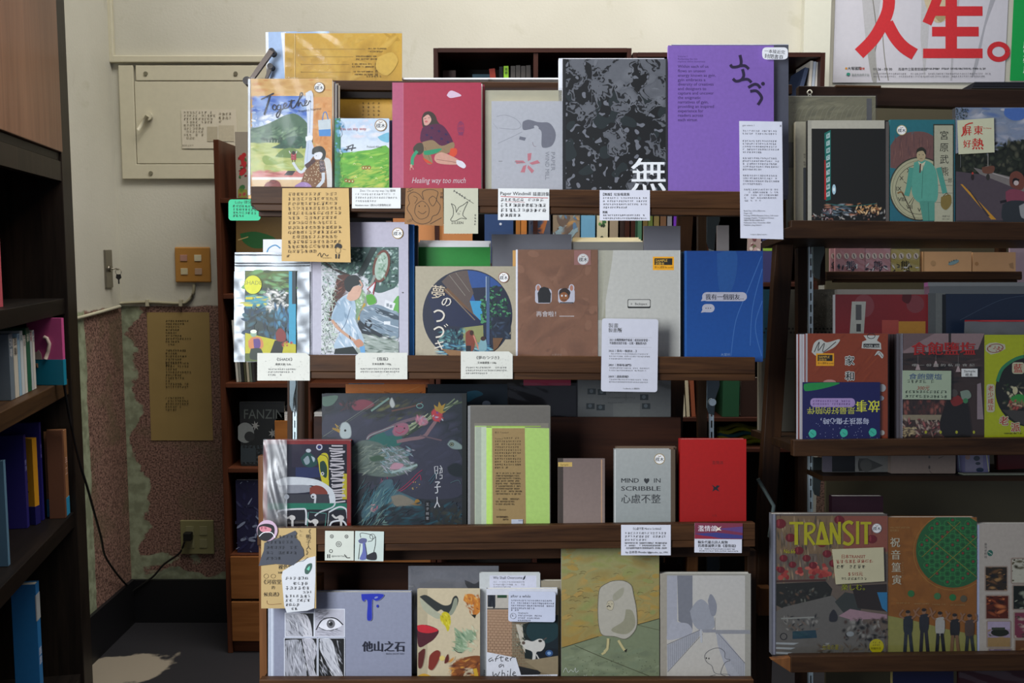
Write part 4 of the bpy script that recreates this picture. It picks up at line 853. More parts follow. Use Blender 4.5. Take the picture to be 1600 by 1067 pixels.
def mbl(x, y):
    wx, wy = x + 14 * fb(x, y, .02, 3), y + 14 * fb(x, y, .02, 7)
    q = noise.noise(Vector((wx * .028 + wy * .012, wy * .022 - wx * .02, 1))) + .55 * noise.noise(Vector((wx * .085, wy * .07, 2))) + .22 * noise.noise(Vector((wx * .2, wy * .2, 4)))
    dens = -.42 + .62 * min(1, max(0, (y - 92) / 110)) + (.3 if x < 925 and y < 160 else 0)
    return q + dens
A.field(880, 93, 1042, 303, 1.5, lambda x, y: mbl(x, y), '#131416')
A.field(880, 93, 1042, 303, 1.5, lambda x, y: .05 - abs(mbl(x, y) + .16 + .1 * noise.noise(Vector((x * .1, y * .1, 9)))), '#1b1c1f')
A.field(880, 93, 1042, 303, 1.5, lambda x, y: min(mbl(x, y) - .05, noise.noise(Vector((x * .12, y * .12, 12))) - .28), '#6c6e76')
A.field(880, 140, 1042, 303, 1.5, lambda x, y: min(mbl(x, y) - .02, noise.noise(Vector((x * .04, y * .04, 15))) - .2), '#20282a')
A.t('無', 984, 294, 56, '#eceef0', off=.012, sx=1.05).r(879, 92, 884, 305, '#1c1d20').r(1040, 92, 1043, 305, '#2a2b2e')
for x_, y_, q in ((1000, 262, 6), (1018, 276, 5), (1008, 286, 3.5)): A.pc([(x_ - q, y_), (x_, y_ - q * .7), (x_ + q, y_ + q * .5), (x_, y_ + q)], '#24262a')
book('large black and grey marbled magazine beside the purple one', 879, 92, 1043, D0 - .001, u=U1, t=.012, col='#2a2b2e', side='#e0e2e6', art=A)
book('white edged spare copy behind the marbled black magazine', 873, 91, 1038, D0 + .014, u=U1, t=.016, col='#d8dae2', side='#eceef4')
A = Art(1044, 72, 1209, 305); A.r(1044, 72, 1209, 305, '#8262b2')
A.t('Volume 1', 1059, 89.5, 4, '#3a2458').t('Reclaiming the lost', 1059, 93.5, 4, '#3a2458').t('rhythms within movement', 1059, 97.5, 4, '#3a2458')
for i, tx in enumerate(('Within each of us', 'flows an unseen', 'energy known as gyin,', 'gyin embraces a', 'diversity of creatives', 'and designers to', 'capture and uncover', 'the enigmatic', 'narratives of gyin,', 'providing an inspired', 'experience for', 'readers across', 'each virtue.')): A.t(tx, 1059, 106 + i * 6.95, 6.7, '#33214e', off=.004)
K_ = '#2e2440'
for st in ([(1156, 86), (1158, 96), (1156, 103), (1145, 105), (1141, 101)], [(1156, 103), (1164, 103), (1170, 108)], [(1160, 108), (1162, 118), (1158, 125), (1150, 127), (1145, 123)], [(1158, 125), (1168, 124), (1174, 129)], [(1169, 137), (1178, 132), (1184, 133), (1188, 138)], [(1172, 143), (1181, 142), (1187, 147), (1190, 153), (1188, 158), (1184, 164)]): A.s(st, 4.6, K_, 1)
A.e(1192, 131, 3, 3, K_)
book('large purple magazine with a curled black symbol and small text', 1044, 71, 1209, D0 - .003, u=U1, t=.01, col='#8262b2', side='#8a6cbc', art=A, rough=.45)
A = Art(1050, 69, 1232, 305); A.r(1050, 69, 1232, 305, '#4c4e5a').s([(1050, 69.6), (1232, 69.6)], 1, '#c8cad0')
book('slate grey folder sticking out behind the purple magazine', 1050, 69, 1231, D0 + .009, u=U1, t=.006, col='#4a4c56', art=A)
A = Art(1191, 74, 1232, 95, 1.1); A.p(rr(1191, 74, 1231, 93, 6), '#e8e8f2').t('一本接近完', 1194, 82, 6.5, '#181820', off=.02, rot=4).t('封閉書頁', 1194, 90, 7.5, '#181820', off=.02, rot=5)
sheet('small white handwritten sticker on the top corner of the purple magazine', 1191, 74, 1232, 93, D0 - .0125, '#e8e8f2', A, name='sticker', cat='sticker', outline=rr(1191, 74, 1231, 93, 7))
# gold poster folder behind the top rail
A = Art(445, 52, 628, 300); A.g(445, 52, 628, 300, '#cda23a', '#a87a22').daub(450, 54, 626, 124, 50, ['#caa23c', '#b98f2c', '#d0a848'], 22, 7)
for i, (y_, x_) in enumerate(((77, 575), (89, 556), (101, 550), (113, 552))): A.s([(472, y_), (x_ - 4, y_)], .5, '#6a5018').t('%d.' % (i + 1), 470, y_ + 1, 3.4, '#4a3810'); A.lat(x_, y_ - 2, 606 - i * 7, 2, 3, 4.4, '#5a4412', .3)
for i, x_ in enumerate((588, 596, 603)): A.v('詩集選錄', x_, 86 + (3 - i) * 4 + (0 if i < 2 else 0), 5, '#5a4412')
A.v('遠方來信', 603, 88, 5, '#5a4412').lines(572, 118, 600, 1, 4, 5, '#5a4412')
A.pc([(590, 90), (612, 82), (622, 96), (606, 118), (588, 108)], '#cfa948')
for x_ in (566, 574, 582, 590): A.lines(x_, 160, x_ + 5, 6, 4, 6, '#4a360c')
A.s([(461, 52), (461, 300)], 1, '#e0c480')
book('gold poster folder in crinkled film standing above the top rail', 448, 52, 628, 1.985, u=U1 + .001, t=.003, col='#b58b2c', art=A, sleeve=(446, 50, 628, 130), rough=.45, sl_amt=.025)
A = Art(421, 49, 470, 300); A.r(421, 49, 470, 300, '#a8c2e8').r(421, 49, 425.5, 300, '#f4f6fa').p([(445, 50), (453, 50), (460, 125), (450, 125)], '#e8ecf6')
book('pale blue sleeve leaning behind the gold poster folder', 421, 50, 520, 1.996, u=U1 + .001, t=.003, col='#a8c2e8', art=A, tilt=-1.3)
for x0, x1, dd, lb in ((628, 762, 1.99, 'long'), (762, 882, 2.0, 'short')): sheet(lb + ' white paper edge lying on the top rail of the rack', x0, 121.5, x1, 124, dd, '#e8e8ea', name='paper_sheet', cat='paper', t=.05)

# notes hanging on the first lip
DN = 1.8385
A = Art(440, 293, 548, 410, 1.1); A.lines(450, 301, 536, 13, 6.2, 7.45, '#4a3618', adv=1.05, slope=-.01, ragged=.06).lines(448, 398, 458, 1, 5, 6, '#4a3618', 1.1)
A.pc([(523, 385), (527, 380), (533, 382), (534, 387), (530, 388), (527, 386), (523, 388)], '#14110e').ring(528, 391, 4, 5, .5, '#6a5a3a').s([(535, 389), (540, 390)], .6, '#6a5a3a').s([(525, 397), (525, 404)], 2, '#1c1712').s([(530, 397), (529, 404)], 2, '#1c1712').s([(496, 400), (500, 395), (502, 402), (506, 396), (510, 400), (513, 398)], .8, '#3a2c14', 1).lines(504, 402, 520, 1, 2.4, 3, '#4a3a1c')
sheet('large kraft letter covered in handwriting with a tiny drawn figure', 440, 293, 548, 410, DN - .001, '#c9a565', A, outline=[(441, 294), (545, 294), (548, 410), (440, 408)])
A = Art(550, 293, 627, 327, 1.1); A.t("Zine / I'm on my way / by 貓琳", 562, 299.5, 4.4, '#555', fit=56).lines(555, 302, 622, 3, 3.6, 5.4, '#6a6a6a', ragged=.05, w=.4).t('Nowhere must（請小心可愛動物出沒）', 555, 322, 4, '#6a6a6a', fit=56)
sheet('white printed caption under the green meadow picture book', 550, 293.5, 626, 325.5, DN, '#dfe0de', A)
A = Art(631, 293, 694, 353, 1.1); H = '#3a2410'
A.s([(642, 300), (638, 296), (650, 290)], .8, H).s([(640, 318), (638, 306), (646, 300), (655, 304), (662, 312), (660, 300), (672, 296), (684, 300), (682, 312), (688, 322), (684, 334), (676, 338), (672, 346), (660, 350), (648, 346), (642, 336), (636, 326), (640, 318)], .9, H, 1)
A.s([(650, 320), (648, 332), (656, 342), (668, 338), (670, 324), (660, 314), (650, 320)], .8, H, 1).s([(676, 306), (682, 312), (676, 322), (670, 312), (676, 306)], .8, H, 1).s([(646, 306), (652, 310), (648, 318)], .7, H, 1).s([(653, 330), (660, 334), (666, 330)], .8, H, 1).s([(672, 350), (690, 340)], 1, H).s([(636, 300), (646, 296)], .9, H)
for x_, y_ in ((655, 322), (664, 322)): A.e(x_, y_, .9, 1.2, H)
A.t('1221', 637, 348, 5, H, rot=-25).v('手帳', 690, 300, 5, H)
sheet('brown kraft card with line drawing of curly creatures', 632, 294, 693, 352, DN, '#94683a', A, outline=[(634, 294), (692, 294), (693, 353), (632, 350)])
A = Art(693, 293, 748, 366, 1.1)
A.s([(709, 298), (740, 318)], .8, '#4a4a40').lines(708, 297, 738, 1, 4, 5, '#444', slope=.62, w=.6)
A.s([(705, 318), (711, 322), (713, 330), (717, 324), (724, 320), (731, 315), (726, 326), (723, 336), (729, 342), (720, 341), (712, 345), (704, 344), (708, 336), (708, 326), (705, 318)], .9, '#2a2a26', 1).e(713, 331, .8, 1, '#333').e(719, 330, .8, .5, '#333').ring(716.5, 334, 1.6, 1.2, .5, '#444')
A.t('21LEEN', 705, 350, 5.6, '#2e2e28', sx=1.05).lines(741, 335, 747, 4, 3.4, 4.6, '#333', w=.5)
sheet('tall cream card with a drawn starry creature', 693.5, 294, 747, 365, DN - .0004, '#bfbda6', A)
A = Art(778, 294, 859, 345, 1.1)
A.t('Paper Windmill', 781, 305, 7.6, '#1c1c22', off=.012, fit=48).t('插畫詩集', 832, 305.5, 6.6, '#1c1c22', off=.012).s([(782, 307), (800, 308), (856, 309)], 1, '#b03030').s([(790, 315), (820, 316)], .6, '#b06060')
A.lines(782, 310, 850, 1, 6, 6, '#24242a', w=.8).lines(782, 318, 857, 3, 6.4, 8, '#24242a', w=.9, ragged=.03)
sheet('white handwritten caption with red underline under the windmill book', 778, 294.5, 858, 344, DN, '#e4e4e2', A, tilt=.4)
A = Art(937, 297, 1016, 345, 1.1); A.t('【無線】垃圾場畫集', 939, 305.5, 5, '#222', off=.02).lines(942, 308, 1012, 4, 3.4, 4.9, '#555', w=.45, ragged=.04).t('黑鴉', 941, 333, 4, '#222', off=.02).lines(942, 335, 1012, 2, 3.2, 4.8, '#555', w=.45, ragged=.05)
sheet('white printed caption card under the marbled black magazine', 937, 297, 1015.5, 344.5, DN, '#dddde8', A)
A = Art(1155, 188, 1225, 375, 1.1)
A.t('gyin volume 1', 1160, 197, 3.4, '#666').t('氣', 1218, 198, 3.6, '#555')
y_ = 203
for n_, gp in ((2, 7), (5, 5), (5, 5), (4, 8)):
    A.lines(1160, y_, 1217, n_, 3.3, 4.4, '#55555c', w=.36, ragged=.04, slope=.01); y_ += n_ * 4.4 + gp
A.lines(1162, 295, 1220, 5, 3.3, 4.3, '#55555c', w=.36, ragged=.05, skip=.2)
for i, tx in enumerate(('Book Size: 210 x 285.6 mm', 'Pages: 120', 'Printing: CMYK+Pantone Colors, Soft cover', 'Language: English / Traditional Chinese', 'ISBN 978-986-06809-46-9', 'Publication Date: November 2024', 'Publisher: Jiing Admin+')): A.t(tx, 1161.5, 330.5 + i * 3.7, 3, '#444')
A.t('Instagram @jiing.magazine', 1172, 367, 2.4, '#777')
sheet('long narrow white information card over the purple magazine edge', 1155.5, 189, 1222.5, 374, DN - .002, '#dedfec', A, outline=[(1155, 189), (1222, 190), (1224, 374), (1157, 372)])
A = Art(357, 311, 408, 345, 1.15); A.t('Luby 律牙', 367, 318, 6, '#0c4a34', sx=1.05).lines(364, 320, 404, 4, 4.6, 5.1, '#0c4a34', w=.7, ragged=.08, slope=.03).r(394, 322, 402, 327, '#0c3a2c')
sheet('green rounded handwritten tag beside the end of the top lip', 357, 311.5, 407, 344.5, 1.868, '#2fc48c', A, outline=rr(357, 311.5, 407, 344.5, 5))

# ================================================================ second tier
D1 = 1.877
A = Art(365, 397, 485, 580); A.soft = .8
A.r(384, 424, 463, 568, '#2c3a36').g(384, 424, 452, 450, '#5a6a2c', '#3a4a30').daub(384, 424, 455, 465, 50, ['#4f7a3a', '#6a9a58', '#2a3a26', '#7aa878', '#3c4a28'], 9, 3, 0, 20)
A.r(384, 462, 420, 480, '#3c8c9c').daub(384, 462, 425, 478, 14, ['#c2b83a', '#4a9aa8', '#d0c848'], 8, 2, 0, 6).s([(384, 482), (430, 484)], .8, '#c8c8a0').daub(384, 480, 440, 530, 60, ['#1e3c54', '#2c5c74', '#14242e', '#38606a'], 7, 3)
A.daub(418, 455, 448, 482, 60, ['#d8d4cc', '#bcbcb8', '#a8b4b4', '#e8e4dc'], 6, 2).daub(430, 478, 452, 530, 40, ['#2c5c80', '#4a88a8', '#1c3c58'], 3, 7, 0, 15)
A.r(452, 424, 463, 540, '#2f94b4').r(457, 424, 463, 475, '#1c3038').p([(384, 520), (463, 538), (463, 568), (384, 568)], '#b8b01c').p([(430, 532), (446, 530), (440, 560), (418, 568)], '#15180f').r(384, 552, 463, 568, '#4a5a1c')
A.e(397, 521, 5, 5.5, '#8aa48c').e(397, 518, 5, 3, '#e0e0d0').pc([(389, 533), (396, 527), (408, 528), (412, 540), (404, 547), (391, 544)], '#c87c48').pc([(397, 530), (406, 530), (407, 542), (399, 545)], '#5a3a7c').pc([(393, 545), (408, 545), (410, 560), (392, 560)], '#1c2c1c').pc([(432, 520), (438, 513), (446, 520), (446, 532), (434, 532)], '#7c2c28').daub(442, 532, 456, 540, 8, ['#a02c30'], 3, 2)
A.e(396, 445, 13.5, 14.5, '#d4d420').t('SHADE', 396, 445, 9, '#8a9030', 'c', off=.01, sx=1.0).r(385, 464, 396, 468, '#c8c030')
foil = mat('#8a8e92', .42, .85, grain=.12, scale=14, bump=.5)
o = croot('book', 'comic zine in a silver zip bag with a yellow round badge', 'book', 425, U2, D1, 0)
cx_, u_, sc = 425, U2, D1 / FP
MB().grid((366 - cx_) * sc, (484 - cx_) * sc, 0, -(394 - 533.5) * sc - u_, .004, 22, 30, wrinkle(5, .0006)).build('foil_back', foil, o)
MB().box((383 - cx_) * sc, (464 - cx_) * sc, -.002, .003, .001, -(423 - 533.5) * sc - u_).build('comic', mat('#3c4a36', .5), o)
A.build(o, cx_, u_, D1, -.002)
zb_m = mat('#a8acb0', .35, .7, bump=.4)
for y_ in (398, 411, 415): MB().tube([((367 - cx_) * sc, .0, -(y_ - 533.5) * sc - u_), ((483 - cx_) * sc, .0, -(y_ - 533.5) * sc - u_)], .0011, 6).build('zip_ridge', zb_m, o)
for xa, xb in ((366, 383), (464, 484)): MB().grid((xa - cx_) * sc, (xb - cx_) * sc, 0, -(424 - 533.5) * sc - u_, -.0012, 8, 34, lambda a, b: .0007 * math.sin(b * 47 + 2 * math.sin(b * 19)) * math.sin(a * 3.1) - .0006 * math.sin(b * 17 + a * 4)).build('foil_seam', foil, o)
A = Art(484, 347, 638, 575); A.soft = .6
A.g(484, 347, 638, 575, '#b4aebc', '#bcbac6'); A.r(502, 386, 623, 553, '#ccccd0'); b4 = A.b; A.b = (502, 386, 623, 553)
A.pc([(502, 386), (623, 386), (623, 440), (606, 454), (586, 456), (570, 430), (552, 428), (540, 434), (520, 420), (502, 412)], '#45605a')
A.daub(502, 386, 623, 448, 420, ['#3c5a50', '#587a68', '#2c423e', '#6c8c7c', '#8aa498', '#b8c8c4', '#1f302e'], 3.2, 1.8, -20, 60).s([(506, 410), (530, 424), (560, 436)], 4, '#3a342e', 1).s([(585, 386), (574, 408), (562, 430)], 9, '#2a3634', 1)
A.pc([(528, 430), (548, 432), (536, 462), (520, 496), (514, 500), (520, 460)], '#54362e').daub(524, 434, 542, 462, 24, ['#8a5a4c', '#6a4438', '#3c2a24'], 5, 1, -30, 12)
A.daub(502, 400, 528, 460, 40, ['#a8aeac', '#8c9c90', '#c8ccc8', '#5a6a5c'], 7, .8, 50, 50).daub(502, 450, 524, 553, 150, ['#45604a', '#6a8a6c', '#a8bca4', '#2c4032', '#c8d4c4'], 7, 1, None)
for i in range(26):
    x_, y_ = A.r_.uniform(503, 520), A.r_.uniform(455, 548); q = A.r_.uniform(0, 6.3); A.s([(x_, y_), (x_ + 5 * math.cos(q), y_ + 5 * math.sin(q) - 2), (x_ + 10 * math.cos(q), y_ + 9 * math.sin(q))], .8, '#d8ded8', 1)
A.pc([(548, 460), (566, 452), (572, 480), (556, 500), (548, 480)], '#7e9a76').daub(550, 452, 572, 490, 30, ['#9ab88c', '#6a8c64', '#c4d0c0'], 5, 2)
A.ring(596, 416, 11, 24, 4, '#6e4438', 12).e(596, 416, 9.5, 22, '#a4b8a8', 12).daub(590, 400, 602, 434, 30, ['#88a48c', '#c0ccc0', '#6c8c74'], 4, 1.6)
A.s([(586, 430), (574, 462), (558, 505)], 4, '#8c9088', 0).s([(570, 474), (560, 500)], 3, '#b8942e').s([(566, 486), (563, 494)], 3.4, '#33322c').s([(587, 440), (574, 452), (583, 461), (587, 440)], 1.4, '#b03c44').p([(586, 442), (576, 452), (582, 458)], '#dcdce0')
A.pc([(572, 462), (582, 460), (588, 472), (576, 476)], '#5aa03c').pc([(612, 476), (623, 462), (623, 492), (614, 490)], '#64a850').p([(602, 468), (618, 474), (614, 486), (600, 480)], '#dfe0e2').r(604, 474, 608, 479, '#8a9096').r(609, 476, 613, 481, '#8a9096')
A.pc([(568, 480), (590, 476), (610, 484), (623, 490), (623, 526), (612, 528), (590, 520), (568, 508), (562, 494)], '#7c8e9c').pc([(586, 480), (604, 486), (623, 494), (623, 500), (600, 494), (588, 488)], '#3c4a54').pc([(562, 500), (574, 510), (600, 524), (616, 530), (600, 532), (572, 524), (558, 512)], '#2c343a')
A.s([(580, 496), (604, 506), (623, 512)], 1.6, '#c4ccd4', 1).s([(578, 504), (600, 514), (620, 520)], 1.2, '#4c5862', 1).e(576, 506, 6, 7, '#22282e').e(576, 506, 3, 4, '#7c8c98').r(600, 502, 610, 507, '#dfe2e4').daub(566, 480, 622, 522, 40, ['#9caab6', '#5c6e7c', '#b8c4cc'], 5, 1, 20, 14)
A.pc([(560, 520), (590, 526), (623, 534), (623, 553), (560, 553)], '#9aa49c').daub(562, 522, 622, 552, 60, ['#6c7c70', '#c8ccc8', '#4c5c54', '#aab4ac'], 7, 1.6, 10, 16)
A.pc([(528, 470), (540, 462), (552, 466), (556, 480), (556, 500), (566, 524), (568, 536), (550, 543), (530, 544), (522, 540), (534, 510), (518, 498)], '#a8bccc').pc([(530, 474), (540, 466), (538, 496), (532, 502), (519, 497)], '#94abbe').daub(526, 470, 560, 540, 40, ['#c4d0dc', '#8ca4b8', '#dce2e8', '#7c94a8'], 8, 1.6, 70, 20).s([(548, 480), (540, 506), (530, 520)], 1, '#5a7088', 1)
A.s([(519, 500), (530, 514), (548, 528), (560, 536)], 4.4, '#c49a80', 1).pc([(552, 534), (562, 530), (568, 538), (560, 543)], '#c08a70').s([(546, 524), (548, 530)], 1.4, '#222').p([(562, 542), (570, 540), (571, 552), (564, 552)], '#6aa0cc')
A.pc([(542, 466), (548, 452), (560, 446), (565, 452), (560, 466), (548, 470)], '#d0a690').pc([(538, 440), (544, 432), (556, 430), (563, 436), (562, 444), (552, 448), (546, 456), (540, 452)], '#2c3030').s([(562, 438), (566, 446), (562, 452), (560, 456)], 2.4, '#c89c88', 1)
A.p([(524, 545), (552, 541), (560, 553), (522, 553)], '#1f2826'); A.b = b4
A.r(484, 347, 487, 575, '#d0d0da').e(629, 457, 1, 1, '#777').stk(621.5, 364.5, 8.8, '#a08048')
book('white art book with a painted youth beside a traffic mirror', 484, 347, 638, D1 + .004, u=U2, t=.016, col='#bdb9c6', side='#a8c0e8', art=A, rough=.6)
for k, c in ((1, '#2f86e0'), (2, '#2a3038')): book(('bright blue' if k == 1 else 'near-black') + ' backed copy behind the traffic mirror art book', 500, 348 + k * 2, 641 + k * 6, D1 + .004 + .018 * k, u=U2, t=.014, col=c)
A = Art(649, 416, 806, 575); A.soft = .8; A.g(649, 416, 806, 575, '#a79d86', '#aca18a')
cx_, cy_, r0 = 730.5, 492, 70.5
A.e(cx_, cy_, r0 - .3, r0 + .7, '#202638', n=60)
inc = lambda x, y, m=0: (x - cx_) ** 2 + (y - cy_) ** 2 < (r0 - m) ** 2
def cc(pts):
    o = []
    for x, y in pts:
        dx, dy = x - cx_, y - cy_; q = math.hypot(dx, dy); k = min(1, (r0 - 1) / q) if q else 1; o.append((cx_ + dx * k, cy_ + dy * k))
    return o
def arc(a, b, n=10): return [(cx_ + (r0 - 1) * math.cos(R(a + (b - a) * i / n)), cy_ + (r0 - 1) * math.sin(R(a + (b - a) * i / n))) for i in range(n + 1)]
A.p([(736, 450), (752, 500), (750, 520), (728, 500)] + [(705, 432)] + arc(-92, -40), '#2a4c88').p([(734, 470), (752, 470), (756, 520), (748, 516), (730, 480)], '#3a90b8')
A.p(arc(-115, -90) + [(734, 440), (740, 458), (734, 470), (744, 505), (690, 440)], '#5a4c46').p([(692, 452), (700, 450), (756, 506), (740, 506)], '#6a4c34').p([(668, 462), (690, 452), (760, 508), (748, 512), (680, 508)], '#1c2440')
A.s([(702, 430), (727, 462)], .7, '#8a8478').s([(712, 426), (734, 456)], .6, '#8a8478').s([(690, 446), (742, 500)], 1.4, '#80705c')
for i in range(180):
    a_, q = r_.uniform(-50, 30), r_.uniform(20, 66); x_, y_ = cx_ + q * math.cos(R(a_)), cy_ + q * math.sin(R(a_))
    if y_ < 512 and x_ > 752: A.e(x_, y_, 3, 1.6, r_.choice(['#1f4638', '#2f6a4c', '#16302a', '#4a8a5c', '#245040']), r_.uniform(0, 180), 6)
A.r(760, 432, 765, 555, '#41587a').s([(759.5, 432), (759.5, 470)], .8, '#b8c4d0').r(768, 495, 798, 530, '#1a2434').daub(768, 498, 794, 528, 16, ['#283850', '#141c28', '#3a4a5c'], 5, 2)
A.p([(722, 512), (755, 508), (756, 545), (726, 545)], '#8a8c5a').daub(690, 515, 725, 545, 60, ['#2c5c64', '#1a3a48', '#487c80', '#6a9a94'], 5, 2.4).daub(688, 536, 768, 553, 60, ['#3c7c98', '#5a9ab0', '#2a5c78', '#88b8c0'], 7, 1.4, 5, 10)
A.p(cc([(690, 545), (720, 548), (765, 552), (755, 562), (700, 560)]), '#8a6440').p(cc([(770, 528), (786, 528), (780, 545), (772, 550)]), '#6a4a30').pc([(728, 520), (734, 516), (739, 520), (742, 536), (738, 548), (730, 549), (728, 536)], '#7c3c2c').e(737, 520, 3, 4, '#3a2018').s([(740, 524), (748, 546)], 2.4, '#c07c68').pc([(752, 530), (758, 528), (760, 546), (750, 549), (748, 540)], '#7aa0a8').e(755, 529, 4, 3.6, '#3a2420').r(728, 540, 736, 549, '#1c1c24')
A.t('夢', 673, 464, 23, '#c4b49c', off=.02, rot=7, sh=-.1).t('の', 688, 478, 18, '#d4ccc0', off=.02, sh=.12)
A.s([(678, 488), (684, 485), (691, 487), (694, 493), (690, 500), (682, 502)], 2.6, '#d8cfc0', 1).s([(678, 515), (685, 511), (691, 513), (693, 519), (689, 525), (681, 527)], 2.6, '#d8cfc0', 1).s([(694, 508), (697, 511)], 1.4, '#d8cfc0').s([(697, 506), (700, 509)], 1.4, '#d8cfc0')
A.s([(680, 537), (693, 534)], 1.8, '#d8cfc0').s([(679, 544), (693, 540)], 1.8, '#d8cfc0').s([(684, 532), (691, 546)], 1.8, '#d8cfc0', 1)
A.stk(787, 433.5, 8.4, '#8a5c48')
book('beige record-sleeve book with a round night street painting', 649, 416, 806, D1, u=U2, t=.014, col='#aca28c', art=A)
A = Art(806, 390, 934, 575); A.g(806, 390, 934, 575, '#8c6044', '#95664a').daub(812, 395, 934, 560, 60, ['#8f6246', '#9a6c50', '#855a40'], 26, 12).r(806, 390, 809, 575, '#dcdce4')
for sx_, hair in ((849, 1), (885, 0)):
    A.p(rr(sx_ - 13, 451, sx_ + 13, 474, 5), '#d8d6e2').e(sx_ - 8 if hair else sx_ + 8, 450, 4.4, 6, '#d8d6e2')
    A.e(sx_ - 8 if hair else sx_ + 8, 450, 2.6, 4.4, '#c98a70')
    if hair: A.p([(841, 473), (840, 458), (844, 450), (850, 448), (857, 450), (861, 459), (860, 473)], '#181614').s([(843, 454), (842, 472)], 1, '#33302c')
    else: A.e(882, 461, 8.4, 9, '#5a3418').e(881, 464, 7, 7.6, '#a0602c').e(878, 462, 1.4, 1.6, '#eee').e(884, 462, 1.4, 1.6, '#eee').s([(878, 468), (882, 469), (885, 468)], .9, '#4a1c10', 1).pc([(873, 460), (875, 453), (884, 450), (891, 456), (889, 461), (882, 456)], '#33200f').s([(875, 473), (896, 473)], 1.6, '#222')
A.t('再會啦！', 837.5, 494, 9.4, '#ded6d6', off=.02).r(874, 493.5, 897, 494.5, '#ded6d6').t('大眾文化', 862, 556, 4, '#b89a88')
A.r(897, 391, 923, 414, '#a8746a').stk(911, 405, 8.6, '#e0dcdc')
book('brown paper covered book with two emoji-like waving people', 806, 390, 934, D1 - .001, u=U2, t=.016, col='#8f6246', side='#e0e2ee', art=A, sleeve=(808, 389, 937, 560), sl_amt=.13)
book('caramel backed copy behind the brown paper covered book', 801, 391, 920, D1 + .017, u=U2, t=.014, col='#b88a4a')
A = Art(934, 391, 1063, 575); A.r(934, 391, 1063, 575, '#bcbab2').g(934, 391, 946, 500, '#a8a594', '#9e9b88').pc([(946, 391), (958, 391), (946, 470), (940, 500)], '#a9a696').s([(1062, 391), (1062, 575)], 1, '#d8d8d4')
A.sample(1020, 401, 1053, 422); A.p(rr(980.5, 467.5, 1016.5, 481.5, 2), '#222').p(rr(981.5, 468.5, 1015.5, 479, 1.6), '#c4c2ba').t('←  Backspace', 985, 476.5, 5.2, '#2a2a2a', off=.015, fit=26)
book('cream sample book with a printed keyboard key', 934, 391, 1063, D1, u=U2, t=.015, col='#bcbab2', art=A)
A = Art(1070, 392, 1192, 575); A.g(1066, 392, 1192, 575, '#1d4a92', '#2258a4').r(1070, 392, 1073, 575, '#2a66b4').pc([(1120, 396), (1150, 392), (1148, 440), (1130, 470), (1122, 440)], '#2a5a9c')
for pts in ([(1190, 400), (1170, 450), (1150, 500), (1142, 556)], [(1191, 420), (1176, 480), (1172, 540)], [(1191, 470), (1180, 510), (1190, 556)]): A.s(pts, 1.2, '#4474b8', 1)
A.p(rr(1097, 456.5, 1167, 470.5, 7), '#c2c0cc').p([(1098, 465), (1095, 470.5), (1103, 469.5)], '#c2c0cc').t('我有一個朋友...', 1102, 467.5, 9.6, '#1c1c28', off=.018, fit=60)
A.p(rr(1097, 475, 1116.5, 488, 6.4), '#c2c0cc').p([(1098, 483), (1095, 488.5), (1103, 487.5)], '#c2c0cc')
for k in range(3): A.e(1103 + k * 3.6, 481.5, .8, .8, '#2a2a34')
A.t('大眾所', 1126, 556, 5, '#88a4cc')
book('glossy blue book with a white chat bubble title', 1070, 392, 1191, D1, u=U2, t=.014, col='#1f4e98', art=A, sleeve=(1068, 391, 1193, 571), rough=.25, sl_amt=.04)
book('dark teal backed copy behind the glossy blue book', 1065, 393, 1180, D1 + .016, u=U2, t=.014, col='#22383c')
# back row of the second tier
A = Art(651, 386, 766, 575); A.r(651, 386, 766, 575, '#0a7a22')
book('vivid green zine with white pages behind the round painting book', 651, 386, 765, 1.945, u=U2, t=.006, col='#0a7a22', art=A)
for k in range(3): book(('first', 'second', 'third')[k] + ' white edged zine fanned out behind the vivid green one', 652 + k, 381 - k * 2.6, 764 + k * .5, 1.953 + k * .009, u=U2, t=.007, col='#d9d9de', tilt=.3 * k, group='white edged zines behind the vivid green one')
book('wide grey folder with cream edges behind the brown paper book', 768, 366, 893, 1.95, u=U2, t=.012, col='#6e6e76', pages='#e6dcc0', sleeve=(764, 362, 895, 420))
book('thin cream stacked zine edges right of the wide grey folder', 893, 378, 1005, 1.955, u=U2, t=.006, col='#7a7872', pages='#ece0c0')
for k in range(3): book(('nearest', 'middle', 'farthest')[k] + ' cream topped zine left of the small grey folder', 893 + k, 376 - k * 2.5, 1004 - k * 3, 1.963 + k * .009, u=U2, t=.007, col='#e0d4b0', pages='#ece0c0', group='cream topped zines left of the small grey folder')
book('small grey folder standing above the cream sample book', 1006, 353, 1063, 1.95, u=U2, t=.01, col='#6a6a72', pages='#e6dcc0')
book('narrow grey folder right of the chrome upright above the blue book', 1121, 352, 1139, 1.96, u=U2, t=.01, col='#6f6a6a', pages='#e6dcc0')
A = Art(411, 374, 440, 400); A.s([(416, 398), (420, 388), (430, 383), (438, 388)], 2, '#3a88b8', 1)
book('white card with a blue arc peeking over the silver zip bag', 411, 374, 447, 1.9, u=U2, t=.004, col='#e4e4e6', art=A)
